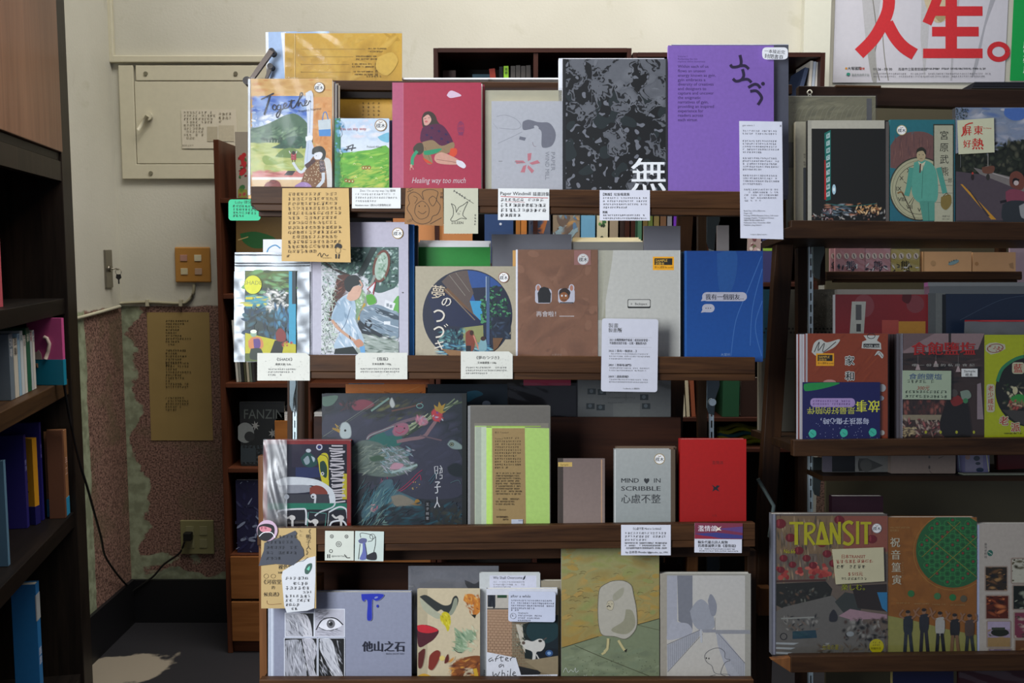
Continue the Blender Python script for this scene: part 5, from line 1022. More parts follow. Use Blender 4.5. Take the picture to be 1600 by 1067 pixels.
# cards on the second lip
def tri(x0, y0, x1, y1, lc=0, rc=1):
    return [(x0 + 6 * lc, y0), (x1 - 6 * rc, y0)] + ([(x1, y0 + 5)] if rc else []) + [(x1, y1), (x0, y1)] + ([(x0, y0 + 5)] if lc else [])
for i, (x0, y0, x1, y1, tt, sub, lc, rc, lb) in enumerate(((402, 551.5, 484, 594.5, '《SHADE》', '橡果文創 / $ 8.-', 0, 1, 'speckled cream card with clipped corner under the silver zip bag'), (555.5, 551, 636.5, 592.5, '《瓶瓶》', '文本自畫集 / 150g', 1, 0, 'speckled cream card under the traffic mirror art book'), (720, 549, 801, 592, '《夢のつづき》', '文本繪畫集 / 120p', 0, 1, 'speckled cream card under the round painting book'))):
    A = Art(x0, y0, x1, y1, 1.12); m_ = (x0 + x1) / 2; A.daub(x0 + 2, y0 + 6, x1 - 2, y1 - 2, 60, ['#c4c4bc', '#cdccc2'], .8, .5)
    A.t(tt, m_, y0 + 12, 6, '#555', 'c').t(sub, m_, y0 + 19, 3.8, '#333', 'c', off=.01)
    A.lines(m_ - (24 if i == 0 else 33), y0 + 24, m_ + (20 if i == 0 else 32), 3 if i != 1 else 2, 3, 4.4, '#666', w=.4, ragged=.08)
    sheet(lb, x0, y0, x1, y1, DN, '#d6d5ca', A, outline=tri(x0, y0, x1, y1, lc, rc), group='speckled cream cards on the second lip')
A = Art(938, 497, 1030, 614, 1.12); A.t('製', 949, 512, 8, '#666').t('畫', 957, 512, 8, '#666').t('所', 963, 519, 8, '#555').t('製書所', 949, 519, 7, '#555').r(949, 527, 1017, 527.4, '#bbb').t('2021 由獨舞團創作組成｜成員家家發發・', 951, 533, 4.6, '#333', off=.01, fit=62).t('平面藝出沒於市集・公寓・擺動黑內許', 951, 538, 4.6, '#333', off=.01, fit=58).r(949, 542, 1017, 542.4, '#bbb')
for y_, tt, n_ in ((550, '2022｜我有一個朋友…》', 3), (572, '2021｜別寄有油門》', 2), (590, '2019｜遠距超嘴》', 2)): A.t(tt, 950, y_, 4.2, '#333', off=.01); A.lines(951, y_ + 2, 1016, n_, 2.6, 3.8, '#777', w=.3, ragged=.08)
A.t('YouBooks ✕ 畫製所', 973, 608, 3, '#777')
o = sheet('tall laminated white card with rounded corners below the keyboard book', 939, 498, 1028, 612, DN - .003, '#dddde8', A, outline=rr(939, 498, 1027, 612, 4), tilt=.8)
sc = (DN - .003) / FP; MB().grid(-46.5 * sc, 46.5 * sc, -1.5 * sc, 116 * sc, -.0022, 8, 8, wrinkle(3, .0002)).build('laminate_film', plastic(amount=.02), o)

# ================================================================ third tier
A = Art(412, 690, 548, 840)
A.r(412, 690, 548, 840, '#8c2420').r(418, 694, 542, 840, '#1e1c2e'); b4 = A.b; A.b = (418, 694, 542, 840)
A.p([(462, 730), (500, 728), (504, 745), (462, 748)], '#26305c').p([(456, 690), (500, 690), (500, 730), (456, 730)], '#2c2436').pc([(470, 715), (480, 706), (490, 712), (496, 724), (486, 730), (474, 726)], '#1c4c46').e(482, 704, 4, 3, '#c8ccd4').pc([(474, 718), (481, 712), (484, 722), (478, 726)], '#9aa8b0').pc([(486, 712), (492, 716), (490, 722)], '#b8c4cc')
A.pc([(496, 716), (504, 708), (512, 710), (514, 726), (516, 760), (506, 760), (500, 740), (498, 726)], '#d4c824').pc([(500, 722), (506, 720), (511, 730), (510, 746), (503, 742), (500, 732)], '#1f4432').e(504, 740, 2.6, 2.8, '#d8d8d8').e(504, 740, 1.2, 1.2, '#222').s([(498, 710), (512, 716), (514, 750)], 1, '#222', 1).ring(499, 698.5, 4, 4, 2, '#d0d0e0').e(499, 698.5, 1.6, 1.6, '#2a3c8c')
A.r(514, 694, 542, 800, '#15131c').p([(536, 740), (542, 740), (542, 780), (534, 780)], '#c8b828')
for i in range(26):
    y_ = 696 + i * 4; A.s([(513 + r_.uniform(0, 6), y_), (522, y_ + r_.uniform(-1, 3)), (540 - r_.uniform(0, 5), y_ + r_.uniform(-2, 2))], 2.3, '#cfc8cc', 1)
A.pc([(430, 752), (450, 745), (490, 748), (512, 758), (522, 770), (524, 784), (516, 792), (514, 776), (504, 764), (486, 758), (444, 760)], '#e2e6ea').pc([(440, 758), (482, 758), (486, 768), (440, 770)], '#9a9ca4').pc([(484, 762), (494, 758), (506, 762), (512, 772), (500, 780), (486, 776)], '#8c3c28').r(444, 772, 514, 786, '#3c3c42').s([(493, 776), (492, 786)], 3, '#dcdce0').e(490, 775, 4.4, 4, '#e2e2e6').e(489, 776, 1.6, 1.6, '#333').e(448, 776, 4, 4, '#d8dce4').s([(448, 778), (447, 790)], 2, '#d8dce4')
A.r(418, 786, 542, 796, '#1f7c60').r(430, 796, 542, 840, '#17151c').s([(524, 784), (520, 792), (500, 800), (492, 806)], 2.2, '#d8dce0', 1)
for pts in ([(434, 808), (436, 798), (470, 795), (478, 798), (478, 820)], [(515, 822), (520, 815), (536, 814), (544, 826)], [(514, 800), (530, 792), (541, 796), (543, 810)]): A.s(pts, 2.6, '#e6e8ec', 1)
for x_, y_ in ((452, 806), (488, 812), (528, 806)): A.s([(x_ - 9, y_ - 2), (x_ - 3, y_ + 3), (x_ + 4, y_), (x_ + 8, y_ + 3)], 3, '#e2ddd8', 1).e(x_ + 5, y_ + 3, 4.6, 4, '#e2ddd8').s([(x_ + 5, y_ + 6), (x_ + 5, y_ + 20)], 3.4, '#e2ddd8')
A.s([(482, 800), (480, 824)], .9, '#6ab8a8').s([(484, 800), (510, 802), (508, 824)], .9, '#5aa898').s([(514, 800), (512, 824)], .9, '#c8d0d0')
A.b = b4
o = book('red edged picture book with white monsters on black in glossy film', 412, 688, 547, D1 + .001, u=U3, t=.02, col='#8c2420', side='#c8d2e2', art=A, rough=.15, sleeve=(413, 685, 549, 826), sl_amt=.16)
sc = (D1 + .001) / FP
MB().grid((413 - 479.5) * sc, (450 - 479.5) * sc, .001, -(686 - 533.5) * sc - U3, -.0075, 14, 40, wrinkle(21, .0022)).build('crinkled_film_edge', plastic(amount=.42, rough=.42), o)
A = Art(503, 615, 729, 840, .6); A.soft = 2; A.r(503, 615, 729, 840, '#232c36')
A.daub(503, 615, 729, 830, 160, ['#232c38', '#2a3240', '#1c242c', '#2c3038'], 26, 9, -25, 20)
A.pc([(508, 648), (560, 640), (600, 656), (650, 640), (690, 670), (724, 720), (724, 770), (680, 780), (620, 772), (590, 740), (560, 690), (504, 680)], '#383a4c').daub(520, 650, 715, 760, 90, ['#3a3c50', '#34374a', '#404258'], 22, 8, -20, 20)
A.pc([(504, 620), (528, 618), (520, 632), (505, 634)], '#5a7868')
for i in range(30): q = r_.uniform(0, 1); x_ = 650 + r_.uniform(0, 74); A.s([(x_, 618 + (724 - x_) * .55 + r_.uniform(-4, 12)), (x_ - 34, 618 + (724 - x_ + 34) * .58 + r_.uniform(-4, 12))], r_.uniform(.8, 3), r_.choice(['#9aa884', '#c4c8a4', '#4c5c44', '#2c3c30', '#7c8c6c']))
A.daub(570, 620, 660, 655, 50, ['#2c2e24', '#4a4830', '#1c241e', '#6a6a40', '#3c4438'], 10, 3, -24, 14).s([(580, 642), (608, 622)], 3, '#7c9c90', 1).s([(612, 642), (640, 636), (654, 632), (660, 628)], 2.4, '#6a4840', 1).ring(656, 634, 5, 3.6, 1, '#7ab0a8')
A.pc([(550, 634), (560, 626), (574, 626), (584, 632), (572, 638), (556, 640)], '#8a3c4c').daub(530, 624, 556, 640, 14, ['#4a2c34', '#6a3440', '#2a1c24'], 6, 2).s([(505, 682), (592, 624)], .8, '#7c8478').s([(516, 678), (582, 634)], .5, '#6a7468')
A.pc([(612, 622), (616, 632), (613, 636), (610, 630)], '#c8ccc8')
A.pc([(532, 670), (535, 662), (542, 661), (547, 668), (547, 682), (536, 684), (532, 678)], '#c0cccc').e(539.5, 672.5, 1.8, 1.8, '#141414').p([(520, 668), (532, 671), (530, 676), (519, 670)], '#a8842c').p([(523, 663), (532, 670), (527, 664)], '#b8943c').s([(524, 662), (531, 676)], 1, '#c09a40')
A.pc([(573, 690), (590, 678), (606, 672), (622, 676), (628, 688), (618, 698), (600, 696), (580, 692)], '#1f6a62').pc([(600, 672), (616, 666), (620, 676), (606, 680)], '#3a5c70').s([(573, 692), (578, 680), (600, 672), (626, 660), (654, 652)], 4.6, '#7c6470', 1).s([(573, 692), (576, 682), (598, 672), (620, 664)], .8, '#a8c0b8', 1)
A.pc([(614, 674), (620, 664), (634, 662), (638, 670), (632, 678), (618, 680)], '#a4687c').ring(625, 671, 8, 5, .7, '#d04870').e(620, 666, 1.2, 1.4, '#222').e(632, 669, 1.2, 1.4, '#222').s([(618, 674), (625, 677), (631, 673)], 1, '#a83458', 1).s([(620, 690), (640, 686), (662, 682), (672, 670), (682, 656)], 5.4, '#8c6c72', 1).s([(656, 680), (690, 688)], 2.4, '#6a5660')
A.pc([(650, 654), (660, 650), (668, 660), (660, 664), (652, 660)], '#b87c8c').daub(652, 650, 668, 664, 12, ['#d8889c', '#b0a0b0', '#90586c'], 4, 1.4)
A.pc([(675, 644), (682, 638), (690, 644), (688, 656), (678, 656)], '#c83c44').daub(676, 640, 692, 658, 16, ['#2c48a0', '#c8ccd8', '#d04040', '#3c68b8'], 3, 1).p([(680, 641), (678, 632), (684, 636), (686, 627), (690, 634), (696, 630), (692, 642), (697, 643), (690, 646)], '#b08c34')
A.pc([(549, 700), (566, 689), (590, 692), (606, 700), (622, 698), (634, 706), (640, 722), (652, 726), (644, 734), (622, 742), (600, 744), (572, 740), (552, 728)], '#64746c')
A.daub(554, 696, 600, 740, 110, ['#7c8c7c', '#5c6c60', '#8c9888', '#4c5c50', '#a0a898'], 7, 1, -25, 30).daub(598, 700, 642, 738, 110, ['#a4b4bc', '#7ca0a8', '#c0c4cc', '#8ca8b0', '#b4b0bc'], 7, 1.2, 20, 40).pc([(610, 732), (616, 724), (630, 726), (622, 732)], '#c898a8').pc([(578, 716), (590, 712), (600, 716), (584, 720)], '#3c5c44').s([(612, 738), (634, 732), (652, 726)], 3, '#a8c0bc', 1)
A.s([(605, 745), (608, 762), (622, 766), (640, 752), (652, 740), (660, 734)], 1.2, '#a02c50', 1).s([(596, 748), (602, 762), (624, 768), (648, 750), (656, 742), (658, 750)], 1, '#b8345c', 1).daub(642, 752, 658, 764, 8, ['#c8a468'], 1.4, 1)
A.pc([(598, 752), (612, 750), (616, 764), (640, 776), (657, 784), (652, 790), (620, 790), (590, 800), (572, 812), (566, 800), (584, 772)], '#466c78').daub(560, 760, 620, 826, 140, ['#24606c', '#3c8090', '#6a9a98', '#1c4c58', '#8aa89c', '#14343c'], 13, .7, -55, 20).pc([(612, 776), (628, 774), (648, 786), (620, 790)], '#8c8474').e(652, 784, 4, 4.4, '#a87c2c').daub(575, 788, 590, 800, 10, ['#c86c7c', '#d8a0a0'], 3, 1)
A.daub(600, 790, 724, 832, 110, ['#12343e', '#1c4450', '#0f2830', '#245462'], 12, 3, -15, 25).s([(670, 752), (682, 738), (678, 748), (672, 756)], .8, '#3c6c7c', 1).s([(704, 754), (716, 750), (720, 756)], .7, '#5a7c80', 1)
A.pc([(700, 694), (706, 688), (718, 694), (722, 700), (708, 700)], '#8ca09c').e(706, 694, 3.6, 3.2, '#1c2420').ring(706, 694, 2, 2, .7, '#b8c0a0').pc([(700, 730), (712, 724), (726, 732), (720, 744), (704, 740)], '#122028').daub(680, 792, 722, 826, 30, ['#2c302c', '#3a3c34'], 8, 4)
A.s([(679, 729), (684, 728), (684, 740), (680, 740), (679, 729)], 1.2, '#dcdce0').s([(681, 735), (684, 735)], 1, '#dcdce0').s([(682, 740), (682, 748)], 1.2, '#dcdce0').s([(688, 727), (690, 730), (687, 740)], 1.2, '#dcdce0').s([(686, 732), (691, 731), (691, 738), (687, 739)], 1.2, '#dcdce0').s([(687, 742), (691, 742), (691, 747), (687, 748)], 1.3, '#dcdce0')
A.s([(680, 753), (687, 753), (683, 758), (684, 768), (680, 770)], 1.6, '#e0e0e4', 1).s([(679, 761), (689, 760)], 1.4, '#e0e0e4').s([(683, 776), (683, 784), (679, 793)], 1.6, '#e0e0e4', 1).s([(683, 783), (687, 792)], 1.6, '#e0e0e4').p(rr(664, 782, 672, 816, 3), '#10161c').v('王子綺奎', 668, 785, 5, '#b8b8bc', gap=1.45)
A.r(722, 615, 729, 840, '#1a201e')
book('large dark painted picture book with a flying duck and swimmer', 503, 615, 729, D1 + .026, u=U3, t=.018, col='#222a30', art=A, rough=.45)
A = Art(731, 634, 860, 840); A.r(731, 634, 860, 840, '#6f6a62').r(731, 634, 735, 840, '#8a8a8a')
A.r(741, 661, 857, 840, '#857f70').r(742, 665, 760, 840, '#c8d4b8').r(743, 667, 752, 840, '#b0b8a4').r(760, 668, 770, 840, '#c8ee72').r(768, 666, 820, 840, '#b9d872').p([(820, 668), (858, 669), (859, 840), (820, 840)], '#b6d874').s([(742, 666), (845, 666)], 1.2, '#9cc440')
A.p([(769, 669), (820, 669), (822, 840), (770, 840)], '#a48858').t('藝力 Traveled?', 773, 677, 3.6, '#3a2c18')
A.t('Traveled?', 773, 686.5, 3.4, '#3a2c18').lines(784, 683, 815, 1, 3.4, 4, '#4a3a20', w=.5); A.lines(773, 688, 815, 10, 3.4, 4.55, '#4a3a20', w=.5, ragged=.03).lat(774, 738, 816, 9, 3, 4, '#6a5838', .1).lat(774, 778, 816, 3, 3, 4, '#6a5838', .3).t('— Benson', 775, 797, 3.6, '#5a4828').lat(775, 806, 796, 2, 3, 4, '#4a3820').r(799, 811, 817, 819, '#c8ccd8').t('$200', 810, 814, 3.4, '#445')
book('lime green zines with a kraft belly band in a grey bag', 731, 634, 859, D1 + .003, u=U3, t=.02, col='#6f6a62', art=A, sleeve=(732, 635, 860, 826), sl_amt=.02)
A = Art(872, 716, 945, 840); A.g(872, 716, 945, 840, '#776660', '#8a7870').r(872, 716, 880, 840, '#3f3630').s([(940, 718), (940, 840)], 2, '#b08a6c').p([(872, 722), (894, 722), (894, 729), (872, 729)], '#c4a45c').t('Sample', 875, 727.5, 4.6, '#4a3814', sh=.2)
book('small dusty pink notebook with a gold label strip', 872, 717, 943, D1 + .001, u=U3, t=.014, col='#7a6a64', art=A, back='#2e2622')
A = Art(960, 702, 1055, 840); A.g(960, 702, 1055, 840, '#a6a8a4', '#989d9a').r(960, 702, 962, 840, '#c8c8c4').r(1048, 702, 1055, 840, '#5a4a3a')
A.t('MIND', 970, 754, 10, '#3a3c3e', off=.03, fit=28).t('♥', 1010, 754.5, 8.6, '#3a3c3e', 'c', fit=9).t('IN', 1021, 754, 10, '#3a3c3e', off=.014, fit=11).t('SCRIBBLE', 970, 766.5, 10, '#3a3c3e', off=.03, fit=62).t('心慮不整', 970, 785, 15.4, '#3a3c3e', off=.012, fit=62).stk(1030.5, 717, 8.6, '#a08a60')
book('grey green paperback with bold title and a heart', 960, 702, 1048, D1, u=U3, t=.018, col='#a0a29e', art=A)
for k in (1, 2): book(('nearer', 'farther')[k - 1] + ' brown backed copy behind the grey green paperback', 960 + k * 2, 698, 1048 + k * 4.5, D1 + .002 + .018 * k, u=U3, t=.015, col='#6a5644', group='brown backed copies behind the grey green paperback')
A = Art(1063, 686, 1166, 840); A.g(1063, 686, 1166, 840, '#ac0c0a', '#9c0a08').t('濫情鴿', 1121, 725, 6, '#5a1010', 'c').p([(1112, 757), (1118, 761), (1120, 758), (1125, 759), (1121, 763), (1124, 768), (1118, 765), (1113, 768), (1115, 762)], '#1a1c24').t('木馬', 1116, 807, 4, '#6a1414', 'c')
book('plain red hardcover with a tiny black bird emblem', 1063, 686, 1166, D1, u=U3, t=.022, col='#a60b09', art=A, pages='#d8d0c0', rough=.6)
# back row of the third tier, standing behind the riser
A = Art(540, 600, 665, 650); A.g(540, 598, 665, 660, '#e07e22', '#c86c1c').s([(560, 606), (620, 614), (655, 604)], 1, '#d88840', 1).s([(600, 612), (640, 620), (660, 612)], 1, '#8a4414', 1)
book('orange crumpled paper wrapped folder above the duck painting', 540, 602, 663, 2.02, u=U3, t=.012, col='#d8761c', art=A, pages='#d0a878', rough=.35)
book('thin bright blue zine behind the orange wrapped folder', 545, 599, 600, 2.034, u=U3, t=.006, col='#2a86b8', pages='#c8d4dc')
A = Art(668, 600, 793, 650); A.r(668, 598, 793, 660, '#15222c').pc([(730, 612), (745, 610), (755, 616), (742, 622), (730, 628)], '#1c5064').e(760, 631, 6.5, 5, '#7a8494')
book('dark navy book of the duck artist in the back row', 672, 602, 792, 2.02, u=U3, t=.014, col='#16232e', pages='#b8ccc8', art=A, rough=.3, side='#1a6a90')
book('black book with a pink flyleaf in the back row', 795, 603, 900, 2.02, u=U3, t=.016, col='#100e12', pages='#d8c8b8', rough=.25, sleeve=(793, 598, 903, 655))
book('crimson pink zine edge over the black back row book', 818, 593, 892, 2.04, u=U3, t=.008, col='#a82c4c')
A = Art(905, 585, 1048, 652); A.r(903, 585, 1048, 660, '#686a68')
for x_, y_ in ((918, 607), (934, 608), (916, 630), (932, 632), (1000, 616), (1003, 630)): A.r(x_, y_, x_ + 13, y_ + 9, '#2c3436').e(x_ + 6, y_ + 4, 3, 3, '#5a6468')
A.lines(950, 604, 995, 4, 3, 8, '#50524e', w=.4).r(958, 630, 1000, 652, '#747672').s([(978, 600), (978, 628)], .6, '#555')
book('grey newsprint in a clear bag behind the laminated card', 903, 580, 1046, 2.02, u=U3, t=.006, col='#686a68', art=A, sleeve=(901, 578, 1048, 654))
# cards on the third lip
A = Art(508, 829, 553, 876, 1.1); A.ring(518, 838, 2.4, 2.4, .9, '#222').e(518, 838, .9, .9, '#222').ring(541, 838, 2.4, 2.4, .9, '#222').e(541, 838, .9, .9, '#222').ring(517, 861, 2.4, 2.4, .9, '#222').ring(529, 850, 4, 4, .8, '#222').ring(529, 850, 1.6, 1.6, .8, '#222')
A.t('@DUCKYTALES', 518, 870, 3.4, '#444').s([(512, 866), (512, 872)], 1.6, '#111').s([(515, 866), (515, 872)], 1.4, '#111').s([(538, 866), (542, 871), (547, 871)], 1.2, '#111', 1)
sheet('square cream card with circles drawn in ink on the third lip', 507.5, 829.5, 552.5, 875.5, DN, '#d2d5c8', A, tilt=.6)
A = Art(553, 829, 600, 877, 1.1); A.s([(563, 840), (563, 833), (580, 836), (581, 844), (574, 846)], .9, '#222', 1).ring(581, 838, 4, 4, .7, '#333').s([(586, 838), (586, 850), (583, 866)], 1, '#222', 1).pc([(559, 845), (564, 841), (572, 842), (571, 848), (562, 849)], '#5a5c80').pc([(566, 849), (570, 849), (573, 872), (562, 874), (566, 862)], '#5c64a0').s([(562, 850), (560, 874)], 1, '#222', 1).s([(570, 849), (574, 872)], 1, '#222', 1).pc([(572, 868), (586, 862), (588, 874), (574, 874)], '#22222a')
sheet('square pale green card with a blue bird drawing on the third lip', 554, 830, 599, 876.5, DN - .0005, '#c8d4cc', A, tilt=1.2)
A = Art(405, 825, 495, 950, 1.1); A.v('《鴨子人》', 482, 826, 8.4, '#241a10', off=.01, gap=.98).lines(468, 828, 475, 3, 5, 7, '#6a5838', w=.5).t('裸色作品', 435, 889, 7.6, '#1c1710', off=.02, rot=-3).lat(434, 893, 466, 1, 4, 5, '#3a3020').t('《河宿堂', 408, 912, 8, '#241a10', off=.01).t('的', 424, 920, 6, '#241a10', off=.01).t('候鳥逃》', 412, 931, 7, '#241a10', off=.01).s([(417, 938), (420, 944), (440, 943)], .7, '#7a5030', 1).ring(416, 900, 3.6, 3.4, .6, '#5a4828').ring(427, 900, 3.6, 3, .6, '#5a4828')
sheet('tan kraft poster with handwriting at the rack corner', 408, 825, 494, 950.5, DN, '#bfa26c', A)
A = Art(404, 828, 476, 885, 1.1); A.lines(416, 836, 466, 5, 6, 8.4, '#23262c', w=.7, ragged=.12)
sheet('torn charcoal paper scrap with faint writing on the kraft poster', 404, 829, 475, 884, DN - .0016, '#474a54', A, outline=[(413, 848), (436, 840), (461, 829), (464, 833), (461, 839), (468, 846), (470, 852), (474, 858), (475, 868), (466, 876), (458, 883), (430, 881), (404, 884), (409, 868), (412, 860)])
A = Art(440, 868, 494, 957, 1.1); A.lines(446, 901, 490, 1, 6, 7, '#26242a', w=.8).lines(458, 909, 488, 1, 6, 7, '#26242a', w=.8).lines(446, 916, 488, 1, 6.4, 7, '#26242a', w=.8).lines(468, 923, 490, 1, 5, 7, '#26242a', w=.7).lines(446, 929, 490, 3, 5.6, 6.6, '#26242a', w=.7).lines(455, 949, 468, 1, 5, 6, '#26242a', w=.7)
A.pc([(476, 890), (480, 882), (487, 880), (487, 888), (482, 896), (477, 896)], '#3c5a50').pc([(479, 889), (484, 884), (483, 891)], '#6ac0a0').s([(466, 877), (474, 876), (481, 870)], .7, '#444', 1)
sheet('torn white paper with ink handwriting on the kraft poster', 440, 868, 494, 957, DN - .001, '#d8d9dc', A, outline=[(470, 876), (484, 871), (493, 869), (493, 900), (491, 950), (480, 954), (448, 957), (444, 946), (440, 900), (442, 892), (455, 884)])
A = Art(401, 813, 434, 846, 1.1); A.e(417.5, 829, 16, 16.5, '#c2a4b8', n=30).pc([(402, 832), (404, 822), (416, 818), (428, 822), (428, 836), (418, 845), (406, 842)], '#17141a').pc([(405, 824), (412, 822), (424, 826), (420, 832), (408, 830)], '#c87c88').s([(405, 838), (412, 832), (424, 832), (430, 840)], 1.2, '#e8e8e8', 1).lines(407, 823, 420, 1, 5, 5, '#7a3040', w=.8)
sheet('round pink and black sticker at the corner of the third lip', 401, 813, 434, 846, DN - .0026, '#c2a4b8', A, name='sticker', cat='sticker', outline=[(417.5 + 16.3 * math.cos(i * .2094), 829 + 16.5 * math.sin(i * .2094)) for i in range(30)])
A = Art(970, 820, 1049, 868, 1.12); A.t('《心慮不整 Mind in Scribble》', 987, 827.5, 4.6, '#333', fit=46).lines(976, 831, 1043, 3, 4.3, 5.3, '#444', w=.5, ragged=.03).lat(976, 847, 1043, 3, 3, 3.9, '#666', .05).t('by 呂孝恩 Phoebe Lee', 977, 864, 4.4, '#444').t('@phoebe_aja_1996', 1043, 864, 3.8, '#444', 'r')
sheet('white bilingual caption card under the grey green paperback', 970.5, 820, 1048, 867.5, DN, '#dcdce6', A)
A = Art(1085, 817, 1160, 864, 1.12); A.g(1085, 817, 1160, 842, '#7c3044', '#6a2c48').p([(1086, 834), (1120, 832), (1160, 836), (1160, 841), (1110, 840)], '#3a3a78').p([(1085, 836), (1110, 838), (1130, 842), (1085, 842)], '#8c2438').p([(1120, 826), (1160, 822), (1160, 832)], '#5a3c74').t('濫情鴿', 1090, 829.5, 10, '#e0dce0', off=.01).p([(1119, 822), (1122, 825), (1127, 822), (1124, 826), (1127, 829), (1122, 828), (1118, 830), (1120, 826)], '#e8dcc8')
A.t('輸朱代羅古詩人風物', 1090, 849, 5.2, '#222', off=.012).t('首週畫誦樂文集《濫情鴿》', 1090, 854.5, 5.2, '#222', off=.012).lines(1090, 856.5, 1155, 2, 2.6, 3.2, '#555', w=.36)
sheet('white card with a maroon night picture band under the red hardcover', 1085, 817.5, 1159, 863.5, DN, '#dcdce6', A, tilt=.6)

# ================================================================ fourth tier
A = Art(419, 925, 643, 1080, 1.12); A.soft = .8; A.r(419, 925, 643, 1080, '#85889a').r(419, 925, 428, 1080, '#a8aebc').r(424, 925, 426, 1080, '#c8ccd8')
for x0, y0, x1, y1, bg in ((446, 958, 490, 994, '#17181a'), (492, 952, 538, 994, '#b4b2bc'), (445, 997, 495, 1080, '#121314'), (498, 997, 538, 1080, '#121314')):
    A.r(x0 - 1, y0 - 1, x1 + 1, y1 + 1, '#d8dae2'); b4 = A.b; A.b = (x0, y0, x1, y1); A.r(x0, y0, x1, y1, bg)
    if x0 == 446: A.pc([(444, 950), (466, 956), (478, 972), (470, 996), (440, 998)], '#a8a8b0').pc([(462, 960), (478, 960), (486, 976), (487, 1000), (474, 998), (474, 978)], '#c4c2c8').daub(448, 962, 486, 992, 70, ['#77787e', '#c8c8cc', '#55565c', '#9a9aa0'], 6, .9, 60, 25)
    if x0 == 492: A.pc([(498, 978), (508, 967), (522, 966), (534, 976), (522, 982), (508, 984)], '#dcdae0').e(517, 974.5, 6.6, 7, '#6a686c').e(517, 974.5, 3, 3.2, '#19191c').e(515, 972, 1, 1, '#eee').s([(494, 984), (502, 970), (514, 965), (526, 967), (536, 976)], 1.8, '#1c1c20', 1).s([(498, 980), (512, 985), (528, 982)], 1, '#333', 1).daub(493, 953, 510, 968, 40, ['#55565c', '#8a8890', '#77767e'], 6, .8, -20, 20).daub(494, 984, 530, 993, 24, ['#77767e', '#9a98a2'], 6, .7, 15, 14)
    if x0 == 445: A.pc([(446, 1000), (468, 1000), (474, 1020), (480, 1060), (478, 1082), (440, 1082), (444, 1030)], '#9a9aa2').pc([(472, 998), (488, 998), (495, 1014), (490, 1040), (496, 1060), (486, 1062), (478, 1030)], '#b4b2ba').daub(446, 1000, 472, 1064, 110, ['#6a6b72', '#c0c0c8', '#48494e', '#8a8b92'], 8, .9, 80, 20).daub(474, 1000, 492, 1050, 50, ['#8a8b92', '#d0d0d4', '#66676c'], 7, .7, 75, 15)
    if x0 == 498: A.pc([(500, 998), (516, 998), (524, 1014), (530, 1040), (536, 1054), (534, 1066), (522, 1056), (508, 1030), (500, 1014)], '#b8b8be').daub(502, 1000, 532, 1056, 70, ['#7c7d84', '#d4d4d8', '#5a5b60', '#a0a0a8'], 8, .8, 65, 15)
    A.b = b4
A.pc([(565, 928), (598, 928), (595, 935), (588, 938), (582, 936), (581, 950), (581, 966), (577, 969), (574, 965), (575, 940), (571, 936), (569, 939), (566, 936)], '#1c2ca0').e(590, 946.5, 1.8, 2.4, '#1c2ca0').e(588, 933, 3, 1.4, '#7c84b0', -20)
A.t('他山之石', 566, 1016, 17.5, '#1c1e2c', off=.03, fit=66).t('BEGIN ON MY WAY', 603, 1022, 3.2, '#2c2e3c')
book('wide grey art book with anatomy drawings and blue ink drip', 419, 926, 642, D1, u=U4, t=.02, col='#85889a', art=A)
A = Art(638, 884, 779, 1080); A.r(638, 884, 779, 1080, '#77777c').daub(640, 886, 778, 925, 30, ['#7c7c82', '#717278'], 20, 6).pc([(726, 906), (734, 909), (742, 912), (752, 906), (758, 912), (756, 922), (736, 922), (728, 914)], '#3c3e44')
book('grey backed zine in a crinkled bag behind the fruit zine', 640, 886, 778, D1 + .036, u=U4, t=.008, col='#77777c', art=A, sleeve=(639, 883, 780, 1066), sl_amt=.12)
A = Art(652, 920, 750, 1080); A.soft = .8; A.r(652, 920, 750, 1080, '#c8b898').r(652, 920, 668, 1080, '#b4a688')
A.pc([(656, 932), (666, 930), (682, 940), (694, 946), (704, 944), (708, 934), (713, 931), (716, 938), (712, 950), (704, 954), (700, 962), (690, 952), (680, 954)], '#2c302e').pc([(700, 960), (706, 950), (710, 936), (714, 936), (713, 948), (706, 960)], '#8c907c').pc([(656, 934), (680, 954), (690, 962), (682, 966), (662, 952)], '#a8a890')
A.pc([(688, 962), (694, 956), (702, 960), (704, 972), (700, 986), (696, 978), (689, 970)], '#c4b41c').daub(690, 960, 703, 976, 14, ['#a89a14', '#d8cc3c'], 3, 1.4, 60, 20)
A.pc([(724, 938), (727, 929), (738, 928), (746, 934), (752, 936), (752, 952), (742, 962), (738, 956), (740, 946), (730, 942)], '#c4782c').daub(728, 930, 750, 956, 40, ['#8a4a1c', '#dc9c44', '#a4602c'], 4, 1.6, 60, 30).p([(736, 960), (744, 960), (742, 966)], '#22241c')
A.pc([(652, 978), (666, 976), (685, 984), (680, 996), (670, 1004), (654, 1010)], '#4c1a24').pc([(652, 977), (664, 976), (685, 984), (670, 989), (654, 986)], '#c02430')
A.pc([(710, 980), (722, 988), (734, 984), (744, 990), (740, 1000), (732, 1000), (728, 1012), (721, 1020), (712, 1014), (712, 1000)], '#8ca080').daub(710, 982, 746, 1016, 40, ['#a8b898', '#74906c', '#c4ccac', '#5c7c60'], 6, 1.6, 40, 40).s([(709, 1014), (716, 1019), (722, 1019)], 1, '#33342c', 1)
A.pc([(670, 1038), (672, 1024), (682, 1016), (688, 1020), (684, 1034), (676, 1046), (670, 1044)], '#7c2c20').pc([(696, 1028), (700, 1022), (701, 1032), (695, 1036)], '#5c2018').e(691, 1028, 4.4, 4, '#d8c070').pc([(654, 1020), (664, 1014), (660, 1040), (654, 1042)], '#58201c')
